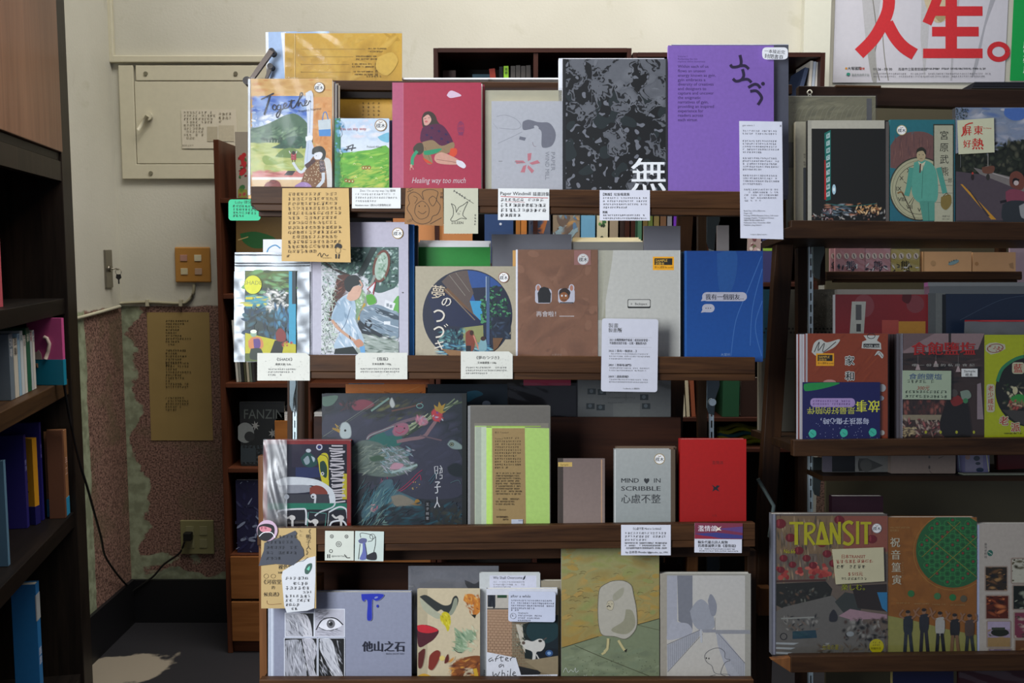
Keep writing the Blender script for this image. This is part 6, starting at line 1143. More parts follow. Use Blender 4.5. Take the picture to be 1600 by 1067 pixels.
A.pc([(703, 1050), (708, 1036), (722, 1028), (744, 1024), (752, 1030), (752, 1066), (742, 1070), (738, 1042), (728, 1044), (722, 1060), (710, 1066)], '#7c4420').daub(705, 1030, 750, 1060, 50, ['#a4602c', '#c4883c', '#5c2c18', '#94501f'], 7, 2, -20, 40).s([(742, 1044), (746, 1066)], 6, '#c89c2c', 1).pc([(652, 1056), (664, 1052), (680, 1062), (678, 1080), (652, 1080)], '#c89830')
book('cream zine printed with painted fruit peels and mushrooms', 652, 921, 750, D1, u=U4, t=.010, col='#c8b898', art=A)
A = Art(749, 895, 844, 1080); A.r(749, 895, 844, 1080, '#c4c6c4').r(765, 899, 838, 919, '#d0d0de').t('We Shall Overcome', 770.5, 904.5, 6, '#23242c', off=.012, fit=46).pc([(818, 902), (821, 899), (820, 904), (817, 906)], '#22242c'); A.lines(771, 908, 822, 3, 3, 4, '#666', w=.4, ragged=.04)
A.v('我們終將戰勝', 757, 1046, 3, '#333')
book('white zine with a protest song title behind the cat zine', 749, 895, 843, D1 + .016, u=U4, t=.008, col='#c8cac8', art=A)
A = Art(760, 920, 871, 1080); A.soft = .8; A.r(760, 920, 871, 1080, '#d4d4da')
b4 = A.b; A.b = (761, 929.5, 872, 1054); A.r(761, 929, 872, 1054, '#a8876c')
A.r(761, 929, 796, 952, '#b8b0a4').r(762, 929, 774, 948, '#2c3038').r(777, 929, 792, 934, '#24442c').s([(765, 948), (768, 930)], 4, '#1c2028').s([(772, 950), (770, 932)], 3, '#1c2028').s([(761, 951), (796, 951)], 1.6, '#3c3834').g(800, 929, 872, 1054, '#8a8474', '#7c6c50')
for i in range(24):
    y_ = 955 + i * 4.2; A.s([(761, y_), (812 + i * .6, y_ + 1.5)], .6, '#86684e')
    for k in range(9): A.s([(763 + k * 6 + (i % 2) * 3, y_), (763 + k * 6 + (i % 2) * 3, y_ + 4)], .4, '#8c6e54')
A.p([(816, 975), (872, 960), (872, 1035), (820, 1028)], '#15201f').p([(806, 975), (816, 975), (821, 1020), (814, 1008)], '#c0b8a8').daub(806, 976, 820, 1020, 30, ['#6a6a58', '#b0a890', '#3c4434'], 3, 1, 60, 20)
A.e(852, 1010, 26, 24, '#142026', 0, 30).e(848, 985, 26, 20, '#1a3438', 0, 26).e(856, 1024, 22, 11, '#0f171f', -10).e(858, 1020, 6, 5, '#2c4c78').e(858, 1020, 3, 2.6, '#7c9cc0')
A.pc([(817, 1004), (822, 1000), (832, 1002), (842, 998), (849, 1000), (851, 1008), (846, 1016), (838, 1018), (836, 1030), (832, 1032), (832, 1018), (820, 1012)], '#c8c4bc').e(844, 1001, 3, 2, '#33302c').e(818, 1004, 2.6, 2.6, '#5a4a40').s([(848, 1000), (854, 996)], 2, '#4a4642').s([(838, 1022), (843, 1031)], 1.8, '#c8c4bc')
A.p([(810, 1040), (846, 1048), (840, 1056), (808, 1054)], '#1c1c1e').p([(820, 1032), (872, 1024), (872, 1056), (845, 1050)], '#8c7c60'); A.b = b4
A.p([(760, 1018), (806, 1027), (814, 1054), (872, 1053), (872, 1080), (760, 1080)], '#d6d6dc')
for pts in ([(769, 1027), (764, 1030), (765, 1033), (770, 1030), (770, 1033)], [(774, 1033), (776, 1026), (780, 1023)], [(773, 1029), (779, 1028)], [(783, 1024), (783, 1032), (786, 1032)], [(780, 1027), (787, 1026)], [(790, 1030), (794, 1028), (791, 1027), (790, 1031), (795, 1032)], [(797, 1028), (798, 1032)], [(798, 1029), (801, 1026), (804, 1027)],
            [(784, 1037), (780, 1039), (781, 1042), (786, 1038), (787, 1042)], [(770, 1049), (771, 1056), (775, 1052), (777, 1056), (781, 1049)], [(785, 1046), (784, 1056)], [(784, 1052), (788, 1051), (789, 1056)], [(793, 1052), (793, 1056)], [(798, 1044), (797, 1056)], [(801, 1053), (805, 1051), (803, 1049), (801, 1054), (807, 1055)]): A.s(pts, 1.1, '#1c1c20', 1)
A.e(793.5, 1048.5, .9, .9, '#1c1c20').t('Honghong Xu', 840, 1055.5, 3.6, '#888')
book('white framed photo zine of a cat on a brick path', 760, 920, 871, D1 - .001, u=U4, t=.012, col='#d4d4da', art=A)
book('cream spare copy with dark photo behind the cat zine', 838, 907, 878, D1 + .018, u=U4, t=.01, col='#948a76')
A = Art(793, 923, 868, 973, 1.12); A.t('after a while', 797, 933.5, 6, '#2c2c34', sh=.15, sx=1.05).lines(798, 937, 865, 4, 3, 4, '#5a5a66', w=.4, ragged=.02).lines(798, 952, 812, 1, 3, 4, '#5a5a66', w=.4).ring(801.5, 962.5, 4.4, 4.4, .4, '#666').lines(799, 960, 804, 1, 4, 4, '#666', w=.5).t('Honghong Xu', 809, 958.5, 2.8, '#666').lines(809, 960.5, 848, 3, 2.8, 3.8, '#6a6a74', w=.36)
sheet('lilac white rounded sticker card on the cat zine', 794, 924, 866, 971.5, D1 - .0095, '#ccd0e2', A, outline=rr(794, 924, 867.5, 971.5, 4), tilt=.8)
A = Art(877, 853, 1030, 1080, 1.1); A.soft = .8; A.g(877, 853, 1030, 1010, '#8c8a5c', '#94783c').daub(880, 856, 1028, 990, 110, ['#8c7c48', '#9a8040', '#86864f', '#a08448'], 22, 8, -10, 30).p([(877, 1012), (1030, 966), (1030, 1080), (877, 1080)], '#727a5e').daub(880, 1010, 1028, 1066, 60, ['#707a60', '#7c8468', '#687058'], 18, 5, -10, 20)
for i in range(50): x_, y_ = r_.uniform(885, 1020), r_.uniform(890, 985); A.s([(x_, y_), (x_ + 5, y_ - 1.5), (x_ + 9, y_)], .5, '#70603a', 1)
A.s([(877, 1012), (935, 994)], .9, '#3c3c28').s([(994, 976), (1030, 966)], .9, '#3c3c28').s([(898, 1008), (950, 1030), (1030, 1062)], .9, '#44442f', 1).s([(996, 976), (1030, 984)], .6, '#4c4c34')
egg = [(935, 930), (938, 918), (950, 910), (960, 907), (974, 907), (986, 914), (990, 930), (994, 950), (995, 976), (988, 990), (976, 998), (960, 994), (942, 992), (936, 980), (934, 955)]
A.pc(egg, '#a8a294').pc([(966, 922), (974, 918), (972, 930), (960, 938), (958, 930)], '#96927f').pc([(978, 952), (988, 955), (992, 976), (978, 990), (955, 984), (974, 970)], '#8c8872').s(spline(egg + [egg[0]]), .8, '#4c4836')
A.pc([(948, 944), (950, 939), (957, 938), (959, 944), (957, 952), (952, 953), (948, 950)], '#b4aa90').s([(948, 944), (950, 939), (957, 938), (959, 944), (957, 952), (952, 953), (948, 950)], .5, '#555', 1).s([(948, 948), (951, 946), (954, 948)], 1.4, '#33302a', 1).e(951, 943, .8, .6, '#333').e(956, 943, .8, .6, '#333')
A.s([(950, 997), (949, 1012), (944, 1018)], 4.2, '#b4a878', 1).s([(946, 1018), (940, 1022)], 3.4, '#b4a878').s([(966, 1000), (972, 1010), (976, 1016)], 3.8, '#b4a878', 1).p([(975, 1016), (980, 1013), (978, 1019)], '#22221a').s([(948, 998), (947, 1012)], .4, '#4c4836').s([(953, 998), (951, 1013)], .4, '#4c4836')
for i in range(60): A.e(r_.uniform(900, 1028), r_.uniform(1020, 1064), .7, .5, '#3c4030', 0, 5)
A.s([(880, 1050), (884, 1043), (888, 1050), (892, 1046), (896, 1049), (899, 1043), (900, 1050), (904, 1047)], .8, '#b8bcb0', 1).t('New York', 890, 1062, 9, '#b0b4a6', sh=.35, rot=-4)
book('large mustard picture book with a pale egg shape on legs', 877, 853, 1029, D1 - .001, u=U4, t=.012, col='#8a8250', side='#c8c8c4', art=A)
A = Art(1031, 896, 1173, 1080, 1.3); A.r(1031, 896, 1173, 1080, '#98948a').r(1031, 896, 1042, 1080, '#9c9486').g(1042, 899, 1164, 1080, '#b8b4ae', '#bab4aa')
A.r(1042, 899, 1058, 990, '#a0a0a8').p([(1058, 899), (1082, 899), (1082, 985), (1060, 970)], '#77787f').pc([(1044, 985), (1052, 968), (1060, 972), (1076, 975), (1080, 990), (1044, 1000)], '#a4a4ac').pc([(1078, 955), (1086, 942), (1096, 936), (1106, 944), (1114, 960), (1116, 980), (1098, 986), (1084, 976)], '#95969d').pc([(1106, 938), (1110, 928), (1116, 934), (1120, 946), (1118, 960), (1112, 962), (1108, 950)], '#85868e')
A.p([(1042, 1008), (1094, 984), (1096, 990), (1043, 1050)], '#a0a0a6').s([(1042, 1007), (1094, 984)], .8, '#5a5a60').s([(1043, 1050), (1098, 990)], .7, '#666').p([(1118, 984), (1126, 990), (1164, 1036), (1164, 1066), (1140, 1066), (1122, 1010)], '#a4a4aa').s([(1118, 985), (1164, 1036)], .8, '#5a5a60')
for k in range(16): t_ = k / 16; A.s([(1044 + t_ * 50, 1007 - t_ * 22), (1044 + t_ * 50, 1046 - t_ * 52)], .5, '#77777c'); A.s([(1122 + t_ * 42, 992 + t_ * 44), (1122 + t_ * 42, 1008 + t_ * 60)], .5, '#8a8a90')
A.r(1098, 983, 1118, 988, '#8c8c92').r(1118, 984, 1172, 990, '#8c8c90').s([(1117, 965), (1117, 984)], .5, '#666').s([(1095, 983), (1096, 1004)], 3, '#b4b4b8')
A.s([(1134, 1067), (1140, 1054), (1118, 1052), (1112, 1040), (1104, 1034), (1101, 1024), (1108, 1016), (1122, 1012), (1132, 1018), (1133, 1028), (1141, 1031), (1132, 1036), (1126, 1052), (1134, 1056)], .8, '#5a5a5e', 1).e(1103.5, 1028, .9, 1.4, '#222').e(1107.5, 1028.5, .9, 1.4, '#222').s([(1096, 1067), (1104, 1058), (1118, 1054)], .7, '#5a5a5e', 1)
book('cream picture book with a pencil drawn alley and tree', 1031, 896, 1172, D1 + .001, u=U4, t=.016, col='#98948a', art=A, sleeve=(1030, 895, 1174, 1070), sl_amt=.03)

# ================================================================ second rack, top tier
KG = .95
A = Art(1228, 150, 1368, 376); A.r(1228, 150, 1368, 376, '#77745f').daub(1228, 152, 1350, 190, 40, ['#838069', '#6c6a58'], 16, 3, -20, 30)
for i in range(16): x_ = 1240 + i * 8; A.s([(x_, 188), (x_ + 6, 172), (x_ + 14, 165)], .6, '#8f8c78', 1)
A.r(1354, 154, 1362, 190, '#5a5a5c').r(1228, 222, 1240, 262, '#4c4a44').s([(1228, 150.5), (1368, 150.5)], 1, '#a8a596')
book('khaki floral folder in clear film behind the night market book', 1230, 150, 1368, 1.912, u=V1, t=.006, col='#77745f', art=A, sleeve=(1228, 149, 1369, 345))
A = Art(1243, 190, 1261, 360); A.r(1243, 190, 1263, 360, '#a39d88').r(1255, 262, 1260, 360, '#45484c').v('張文 臥雲上', 1257, 240, 3.6, '#222')
book('cream booklet with a slim grey stripe left of the night book', 1243, 190, 1262, D0 + .016, u=V1, t=.012, col='#a39d88', art=A)
A = Art(1262, 188, 1389, 360); A.r(1262, 188, 1384, 360, '#1a1a18').p([(1262, 188), (1382, 188), (1382, 201), (1268, 201), (1264, 215)], '#b5b0a0').r(1262, 188, 1268, 360, '#a8a496').r(1384, 190, 1389, 360, '#5a5450')
A.p([(1288, 208), (1298, 203), (1298, 312), (1290, 314)], '#1c6a60'); A.p([(1288, 250), (1290, 250), (1291, 312), (1288, 312)], '#b02020')
for i in range(9): A.p([(1291, 210 + i * 11.4), (1296.5, 207 + i * 11.4), (1296.5, 215 + i * 11.4), (1291, 217 + i * 11.4)], '#a8c4c0'); A.lines(1291.5, 210 + i * 11.4, 1297, 1, 5, 5, '#3a6a68', w=.7)
A.e(1303, 296, 3, 8, '#a8c8d4').e(1303, 296, 1.3, 3, '#f0f8f8').daub(1270, 330, 1384, 343, 60, ['#5a4a44', '#b0a8a0', '#7c5040', '#2c2c2c', '#8c8c88'], 3, 1.4).daub(1290, 318, 1330, 336, 40, ['#7c8c94', '#c8ccd0', '#4c5c68', '#a8745c'], 6, 1.6, 10, 20).daub(1338, 318, 1374, 334, 30, ['#c08a54', '#8c5a38', '#4a3428', '#e0b888'], 4, 1.6).s([(1290, 318), (1330, 322), (1370, 318)], 1, '#2c6058', 1).daub(1285, 326, 1300, 342, 16, ['#b0989c', '#6c3c3c'], 3, 1)
book('night photo book with a glowing vertical neon sign', 1262, 188, 1388, D0, u=V1, t=.012, col='#1a1a18', art=A)
A = Art(1391, 187, 1492, 360); A.g(1391, 187, 1492, 360, '#2c6a72', '#2a6270').pc([(1391, 228), (1402, 214), (1424, 206), (1450, 208), (1470, 226), (1476, 260), (1391, 262)], '#6c4c48').daub(1395, 214, 1460, 250, 40, ['#7c5850', '#5c4444'], 1, 7, 0, 4)
A.e(1437, 295, 48, 50, '#3a3a30', n=40).e(1437, 295, 46, 48, '#a5a283', n=40).ring(1437, 296, 38, 39, .8, '#44443a').ring(1437, 296, 43, 45, .6, '#66664c')
for i, nm in enumerate(('XII', 'I', 'II', 'III', 'IIII', 'V', 'VI', 'VII', 'VIII', 'IX', 'X', 'XI')):
    q = R(i * 30); A.t(nm, 1437 + 33 * math.sin(q), 296 - 33 * math.cos(q) + 2, 9, '#33332a', 'c', off=.01)
A.s([(1412, 284), (1437, 300)], .8, '#44443a').s([(1420, 318), (1432, 300), (1424, 320)], 1, '#44443a')
A.r(1458, 194, 1490, 360, '#33332a').r(1459.5, 196, 1488.5, 360, '#a8a68e')
for y_ in (290, 302, 317): A.s([(1459, y_ - 1), (1488, y_)], .6, '#55554a')
A.v('宮原武熊', 1475, 204, 15, '#1c1c18', gap=1.25, sx=.98).t('竹一郎', 1467, 285, 8, '#33332a', fit=20).t('典藏作品', 1472, 339, 3, '#333').lines(1472, 341, 1485, 1, 3, 3, '#222')
A.s([(1424, 262), (1420, 290), (1416, 306)], 8, '#4c9080', 1).s([(1466, 262), (1472, 285), (1476, 302)], 8, '#4c9080', 1).pc([(1428, 254), (1442, 250), (1456, 256), (1464, 274), (1464, 312), (1448, 318), (1432, 314), (1424, 296)], '#569a88').p([(1436, 314), (1460, 314), (1460, 345), (1442, 345)], '#4e8c7c').s([(1450, 316), (1451, 345)], .8, '#3a6c60').p([(1434, 252), (1440, 256), (1446, 252), (1440, 268)], '#c4bea0').s([(1438, 256), (1437, 270)], 2.4, '#5c4038').s([(1442, 258), (1440, 310)], .6, '#346458')
A.e(1439, 243, 7, 9.6, '#ab9a78').pc([(1431, 240), (1433, 233), (1440, 230), (1446, 235), (1446, 242), (1442, 236), (1435, 237)], '#2c2c24').e(1436, 242, .8, .6, '#222').e(1442, 242, .8, .6, '#222').s([(1437, 248), (1441, 248)], .7, '#6a4438').s([(1402, 302), (1408, 300), (1412, 306)], 2.4, '#7c5c38', 1).s([(1410, 302), (1430, 344)], 1.3, '#3c342a').pc([(1470, 308), (1484, 304), (1486, 318), (1478, 328), (1470, 322)], '#7c6a38').s([(1473, 307), (1479, 302), (1482, 306)], 1, '#5c4c2c', 1)
A.stk(1408.5, 203.5, 8, '#b8a878')
book('teal book of a man in a green suit before a clock', 1391, 187, 1492, D0 - .001, u=V1, t=.014, col='#2c6a72', art=A, rough=.4)
A = Art(1493, 168, 1640, 360); A.soft = 1; A.g(1493, 168, 1640, 240, '#77849a', '#8a8e9a').daub(1500, 170, 1640, 235, 60, ['#9a9ca8', '#7c869c', '#b0b0b8', '#5c7098', '#888c98'], 16, 6, 0, 30).pc([(1570, 170), (1600, 170), (1600, 184), (1584, 188), (1570, 180)], '#4868a8')
A.daub(1493, 168, 1512, 186, 50, ['#1c2420', '#2c3834', '#44504c'], 3, 1.4).pc([(1493, 240), (1516, 236), (1550, 238), (1575, 222), (1600, 218), (1640, 214), (1640, 278), (1493, 275)], '#22261e').daub(1500, 220, 1640, 276, 140, ['#2c3024', '#1a1e18', '#3a4030', '#14160f', '#4c4c3c'], 6, 3)
A.p([(1493, 268), (1640, 285), (1640, 345), (1493, 345)], '#4c4248').p([(1493, 275), (1496, 270), (1560, 345), (1548, 345)], '#4c4248').p([(1500, 288), (1503, 288), (1556, 343), (1548, 343)], '#b8842c').p([(1512, 296), (1514, 296), (1546, 338), (1542, 338)], '#3c3438').p([(1520, 262), (1600, 282), (1600, 300), (1530, 272)], '#77706c').s([(1540, 268), (1600, 286)], 1, '#a8a09c')
A.e(1519, 277, 2.6, 5, '#2c2424').e(1519, 271, 1.6, 2, '#a83c30').e(1543, 277, 3, 5, '#33302c').s([(1543, 240), (1543, 262)], 1.4, '#88847c').pc([(1534, 262), (1552, 260), (1550, 270), (1536, 270)], '#6a4434').s([(1500, 240), (1500, 262)], .8, '#666')
A.pc([(1571, 300), (1580, 296), (1594, 298), (1604, 306), (1606, 322), (1592, 328), (1574, 326)], '#7c3c4c').pc([(1577, 282), (1579, 272), (1588, 268), (1597, 274), (1600, 286), (1596, 296), (1584, 294), (1578, 290)], '#6a3c30').e(1586, 284, 5, 6, '#241c1c').e(1587, 286, 4, 4, '#b8a8a4').s([(1582, 281), (1592, 281)], 2.4, '#151212').pc([(1566, 320), (1580, 314), (1606, 318), (1610, 345), (1568, 345)], '#2c3034').pc([(1592, 322), (1606, 318), (1610, 338), (1596, 340)], '#8c8c8c').s([(1562, 316), (1572, 314)], 4, '#201c20')
book('street photo book with a scooter rider in pink', 1493, 168, 1640, D0, u=V1, t=.014, col='#3a3a3c', art=A, rough=.4)
A = Art(1496, 184, 1555, 242, 1.0); KR = '#b82c24'
A.s([(1508, 196), (1514, 193), (1520, 192)], 2, KR).s([(1508, 196), (1507, 206), (1502, 213)], 2, KR, 1).t('屏', 1503, 211, 16, KR, off=.02, rot=-5).t('東', 1521, 209, 15, KR, off=.02).t('好', 1505, 230, 13, KR, off=.015, rot=-4).t('熱', 1518, 232, 19, KR, off=.03).t('Hot Pingtung', 1536, 201, 2.4, KR)
sheet('cream square card with red brush characters on the street photo book', 1497, 185, 1554, 240.5, D0 - .006, '#c4c3a4', A, outline=[(1496, 188), (1553, 184), (1554, 238), (1498, 241)])
# black sleeve lying on the rail
for k in range(3): sheet(('lowest', 'middle', 'upper')[k] + ' black record sleeve in clear film lying on the right rack rail', 1519 + k * 2, 128 + (2 - k) * 3.6, 1640, 130.6 + (2 - k) * 3.6, 1.97, '#26262a', name='record_sleeve', cat='sleeve', t=.12, rough=.2, group='black record sleeves on the right rail')
ring = root('metal_ring', 'small white metal ring hook on the right rack rail', 'hook', pw(1265, 149, 1.955), (-PITCH, 0, 0))
MB().tube([(.0045 * math.cos(i * .45), 0, .006 + .0045 * math.sin(i * .45)) for i in range(15)], .0014, 6).build('ring', mat('#c8c4b4', .4), ring); MB().box(-.0035, -.0015, -.001, .001, -.007, .003).box(.0015, .0035, -.001, .001, -.007, .003).build('hook_legs', mat('#c8c4b4', .4), ring)
# packets on the small shelf
for x0, y0, x1, c, n_, c2, lb in ((1297, 388, 1318, '#b88a90', 2, '#2c2c30', 'pink packet at the left end, half hidden, on the small shelf'), (1305, 387, 1352, '#b08088', 4, '#2c3848', 'pink foil packet with three faces beside the half hidden one'), (1351, 388, 1392, '#b48890', 4, '#2a2c3c', 'pink foil packet left of the yellow one'), (1391, 389, 1437, '#a89a5c', 4, '#26241c', 'yellow foil packet with black figures on the small shelf')):
    A = Art(x0, y0, x1, 426, .95)
    for k in range(n_): q = (k + .5) / n_; A.e(x0 + (x1 - x0) * q, 400, 4, 4.6, '#d0c4bc').s([(x0 + (x1 - x0) * q - 1, 397), (x0 + (x1 - x0) * q + 1, 403)], 1.4, c2)
    A.t('客' if n_ < 4 else '熊讚'[0], (x0 + x1) / 2, 420, 15, c2, 'c', off=.02).daub(x0 + 3, 412, x1 - 3, 424, 12, ['#d8d8dc', c2], 3, 1)
    book(lb, x0, y0, x1, 2.17 if n_ > 2 else 2.185, u=zsm, t=.008, col=c, art=A, name='snack_packet', cat='packet', sleeve=(x0, y0, x1, 425), sl_amt=.12, tilt=0)
A = Art(1442, 393, 1518, 426, .95); A.r(1442, 393, 1444, 426, '#a07c54').e(1490, 410, 9, 3, '#7c9aa0', -20).e(1458, 411, 4, 4, '#b08c64').lines(1482, 408, 1498, 1, 3.4, 4, '#3c5c64', slope=-.35)
book('peach booklet with a small blue oval logo on the small shelf', 1442, 393, 1518, 2.17, u=zsm, t=.01, col='#c49a70', art=A)
A = Art(1520, 394, 1588, 426, .95); A.e(1526, 412, 3, 3, '#a87c50').p([(1576, 412), (1583, 410), (1584, 420), (1578, 418)], '#a07c58')
book('peach booklet at the right end of the small shelf', 1520, 394, 1587, 2.17, u=zsm, t=.008, col='#bf946a', art=A)
book('tan spine just right of the yellow foil packet', 1437, 393, 1443, 2.175, u=zsm, t=.012, col='#8a6a48')
# back row behind the second lip of the right rack
A = Art(1192, 452, 1306, 560); A.r(1192, 452, 1306, 560, '#55524a').g(1192, 452, 1219, 560, '#1c4c5c', '#2c6484').daub(1262, 456, 1304, 516, 220, ['#67645a', '#44423a', '#716e62'], 1.2, .8)
for y_ in (512, 518): [A.r(1192 + k * 6 + (y_ % 12 > 6) * 3, y_, 1195 + k * 6 + (y_ % 12 > 6) * 3, y_ + 3, '#1c1a18') for k in range(19)]
book('speckled grey book with teal end behind the slanted post', 1190, 456, 1305, 2.135, u=V2, t=.02, col='#55524a', art=A, pages='#c8c0a8')
book('cream edged volume just behind the speckled grey book', 1185, 452, 1300, 2.165, u=V2, t=.01, col='#8a8474', pages='#c8c0a8')
A = Art(1305, 460, 1453, 560); A.g(1305, 458, 1453, 560, '#5c1c20', '#742024').e(1350, 478, 16, 18, '#6c3438').e(1430, 475, 14, 14, '#6c3438').pc([(1410, 460), (1424, 460), (1420, 474), (1410, 470)], '#45181c').r(1404, 502, 1446, 530, '#9a6c28').r(1378, 500, 1404, 530, '#8c3c34').p([(1331, 471), (1353, 471), (1349, 530), (1327, 530)], '#8c8c84').r(1337, 476, 1346, 500, '#444').r(1338, 506, 1345, 518, '#333')
book('thick dark red boxed book with a barcode label in the back row', 1306, 460, 1452, 1.99, u=V2, t=.02, col='#641e22', side='#9a9a9c', art=A, pages='#c8bca0')
book('grey topped copy behind the dark red boxed book', 1309, 452, 1446, 2.015, u=V2, t=.02, col='#77716a', pages='#c8bca0')
A = Art(1450, 458, 1640, 560); A.r(1450, 441, 1640, 560, '#5c5e5c').r(1477, 459, 1640, 560, '#1a2436').r(1450, 441, 1462, 560, '#4c4e4e').r(1472, 460, 1478, 560, '#15181c').s([(1500, 500), (1560, 470), (1600, 462)], .6, '#3c4858', 1)
book('large navy book in a grey slipcase at the right edge', 1452, 447, 1640, 1.985, u=V2, t=.024, col='#55585a', side='#6c4c5c', art=A, pages='#8c8c84', rough=.3)
book('pale edged copy behind the large navy book', 1450, 441, 1640, 2.012, u=V2, t=.02, col='#77797a', side='#9c5c88', pages='#a8a89c')
o = croot('foil_bag', 'silver zip bag with a red strip poking up at the right edge', 'bag', 1560, V2, 1.955)
sc = 1.955 / FP; MB().grid(-54 * sc, 80 * sc, 0, -(501 - 533.5) * sc - V2, 0, 26, 30, wrinkle(9, .0012)).build('foil', mat('#8c8c8c', .3, .8, grain=.2, scale=16, bump=.6), o)
MB().grid(-54 * sc, 80 * sc, -(502.5 - 533.5) * sc - V2, -(500 - 533.5) * sc - V2, -.002, 20, 1, wrinkle(9, .001)).build('red_zip_strip', mat('#a02c30', .4), o)
book('pale pink card with tiny print at the right of the gap', 1578, 376, 1640, 2.22, u=V2, t=.006, col='#a08c98')

# ================================================================ second rack, middle tier
A = Art(1262, 521, 1387, 700); A.r(1262, 521, 1387, 700, '#8c3c20').daub(1264, 522, 1386, 690, 60, ['#944222', '#84361c'], 18, 2, -50, 8)
A.pc([(1268, 550), (1272, 536), (1282, 530), (1292, 535), (1312, 530), (1304, 542), (1288, 550), (1276, 556)], '#c4c4bc').s([(1272, 550), (1280, 534), (1278, 548), (1288, 536), (1286, 550), (1306, 534)], 1.2, '#1c1c1c', 1)
A.p([(1349, 524), (1374, 524), (1370, 532), (1376, 536), (1377, 546), (1346, 544), (1347, 534), (1354, 531)], '#c4c4bc').r(1349, 537, 1374, 543, '#222').t('OVER 600', 1350, 542.5, 5.5, '#d0d0c8').ring(1361, 525, 6, 4, 1, '#222').pc([(1366, 556), (1372, 548), (1380, 554), (1378, 560), (1372, 554)], '#c4c4bc').s([(1368, 556), (1374, 550), (1379, 558)], .8, '#222')
A.sample(1275, 552, 1303, 571.5)
for ch, y_ in (('家', 562), ('和', 586)): A.t(ch, 1327, y_ + 7, 15, '#d0d0c8', 'c', off=.08); A.t(ch, 1327, y_ + 7, 15, '#181818', 'c', off=.02)
A.e(1296, 597, 10, 4, '#c88c84').e(1378, 606, 6, 6, '#a8a8a8').e(1376, 622, 5, 4, '#9c9ca4').e(1378, 676, 4, 4, '#b8b0a8')
book('rust orange book with black and white ink stickers printed on it', 1262, 521, 1386, D0, u=V2, t=.014, col='#8c3c20', side='#a8a8b0', art=A, sleeve=(1246, 520, 1388, 690), rough=.4)
for k in (1, 2, 3): book(('first', 'second', 'third')[k - 1] + ' spare copy stacked left behind the rust orange book', 1262 - k * 5, 522, 1380, D0 + .001 + k * .014, u=V2, t=.0125, col='#7c2c1c' if k % 2 else '#a8a4a8', side='#b0b0b8', group='spare copies behind the rust orange book')
A = Art(1254, 597, 1375, 690); A.r(1254, 597, 1375, 690, '#171b4e').pc([(1256, 600), (1270, 598), (1312, 598), (1290, 606), (1262, 611), (1256, 608)], '#1f8040').p(rr(1266, 622, 1336, 636, 6), '#9c84b4').lines(1270, 625, 1332, 2, 3.6, 4.6, '#5c3c74', w=.5)
A.t('故事', 1375, 627, 20, '#c4c43c', rot=180, off=.02, fit=38).t('是最好的陪伴', 1336, 637, 12, '#b4b448', rot=180, off=.01, fit=75).t('每當孩子傷心時，', 1358, 654, 10.6, '#b8bcd0', rot=180, off=.01, fit=76)
for x_, y_ in ((1269, 677), (1318, 676), (1363, 675)): A.pc([(x_ - 6, y_), (x_ - 2, y_ - 6), (x_ + 5, y_ - 4), (x_ + 6, y_ + 3), (x_, y_ + 7), (x_ - 4, y_ + 5)], '#38a890').s([(x_ - 3, y_ - 2), (x_ + 3, y_ + 3)], .7, '#1c6c60')
for i in range(40): A.e(r_.uniform(1256, 1373), r_.uniform(660, 686), .5, .5, '#a8b0d0', 0, 5)
sheet('navy leaflet printed upside down in front of the rust orange book', 1254, 597, 1375, 688, D0 - .006, '#171b4e', A, name='leaflet', cat='leaflet')
A = Art(1405, 521, 1538, 700); A.soft = 1; A.r(1405, 521, 1538, 700, '#3a2c28').p([(1405, 521), (1538, 521), (1528, 546), (1408, 552)], '#8c7474').p([(1405, 521), (1460, 521), (1412, 548)], '#6c5858').s([(1484, 521), (1484, 548)], 4, '#2c2420').daub(1408, 556, 1530, 600, 50, ['#2c2624', '#1c1816', '#3c302c', '#4c3c38'], 12, 3, 0, 12)
for x_, y_ in ((1434, 575), (1462, 570), (1497, 578)): A.s([(x_, 555), (x_, y_ - 6)], .4, '#8c807c').p([(x_ - 1, y_ - 6), (x_ + 1, y_ - 6), (x_ + 4, y_ + 3), (x_ - 4, y_ + 3)], '#b09a98')
A.daub(1408, 625, 1480, 648, 60, ['#6c3830', '#4c2c28', '#8c5044', '#2c2020'], 3, 6, 0, 15).r(1408, 648, 1486, 656, '#8c8068').daub(1408, 655, 1490, 682, 110, ['#8c6c60', '#7c3c3c', '#a89484', '#5c4038', '#a05c58'], 5, 2).daub(1410, 668, 1430, 682, 20, ['#a8946c', '#c0ac80'], 4, 2).pc([(1478, 628), (1488, 618), (1500, 618), (1510, 628), (1514, 650), (1514, 684), (1480, 684), (1468, 666)], '#191614').pc([(1484, 624), (1496, 618), (1504, 628), (1490, 634)], '#7c2420').e(1490, 614, 6, 6, '#4c4440').p([(1526, 600), (1532, 598), (1536, 655), (1526, 655)], '#8c7c80').pc([(1500, 612), (1512, 610), (1516, 620), (1504, 624)], '#7c8c7c').e(1508, 626, 4, 4, '#3c7c50')
A.t('食飽鹽塩', 1423, 553, 22, '#a8201c', off=.03, fit=100).t('嚐 一 份 鹽 的 私 房 食 記', 1424, 572, 4.4, '#a8a49c', off=.02, fit=98)
for x_ in (1446, 1469, 1494, 1521): A.e(x_, 675, 2, 2.6, '#a8a82c', 0, 8)
A.r(1405, 521, 1409, 700, '#6a6468').s([(1409, 521), (1409, 700)], .8, '#a8a8b4')
book('market stall photo book with red characters across the top', 1405, 521, 1537, D0, u=V2, t=.014, col='#33262a', side='#5a565c', art=A, sleeve=(1398, 520, 1538, 690), rough=.35)
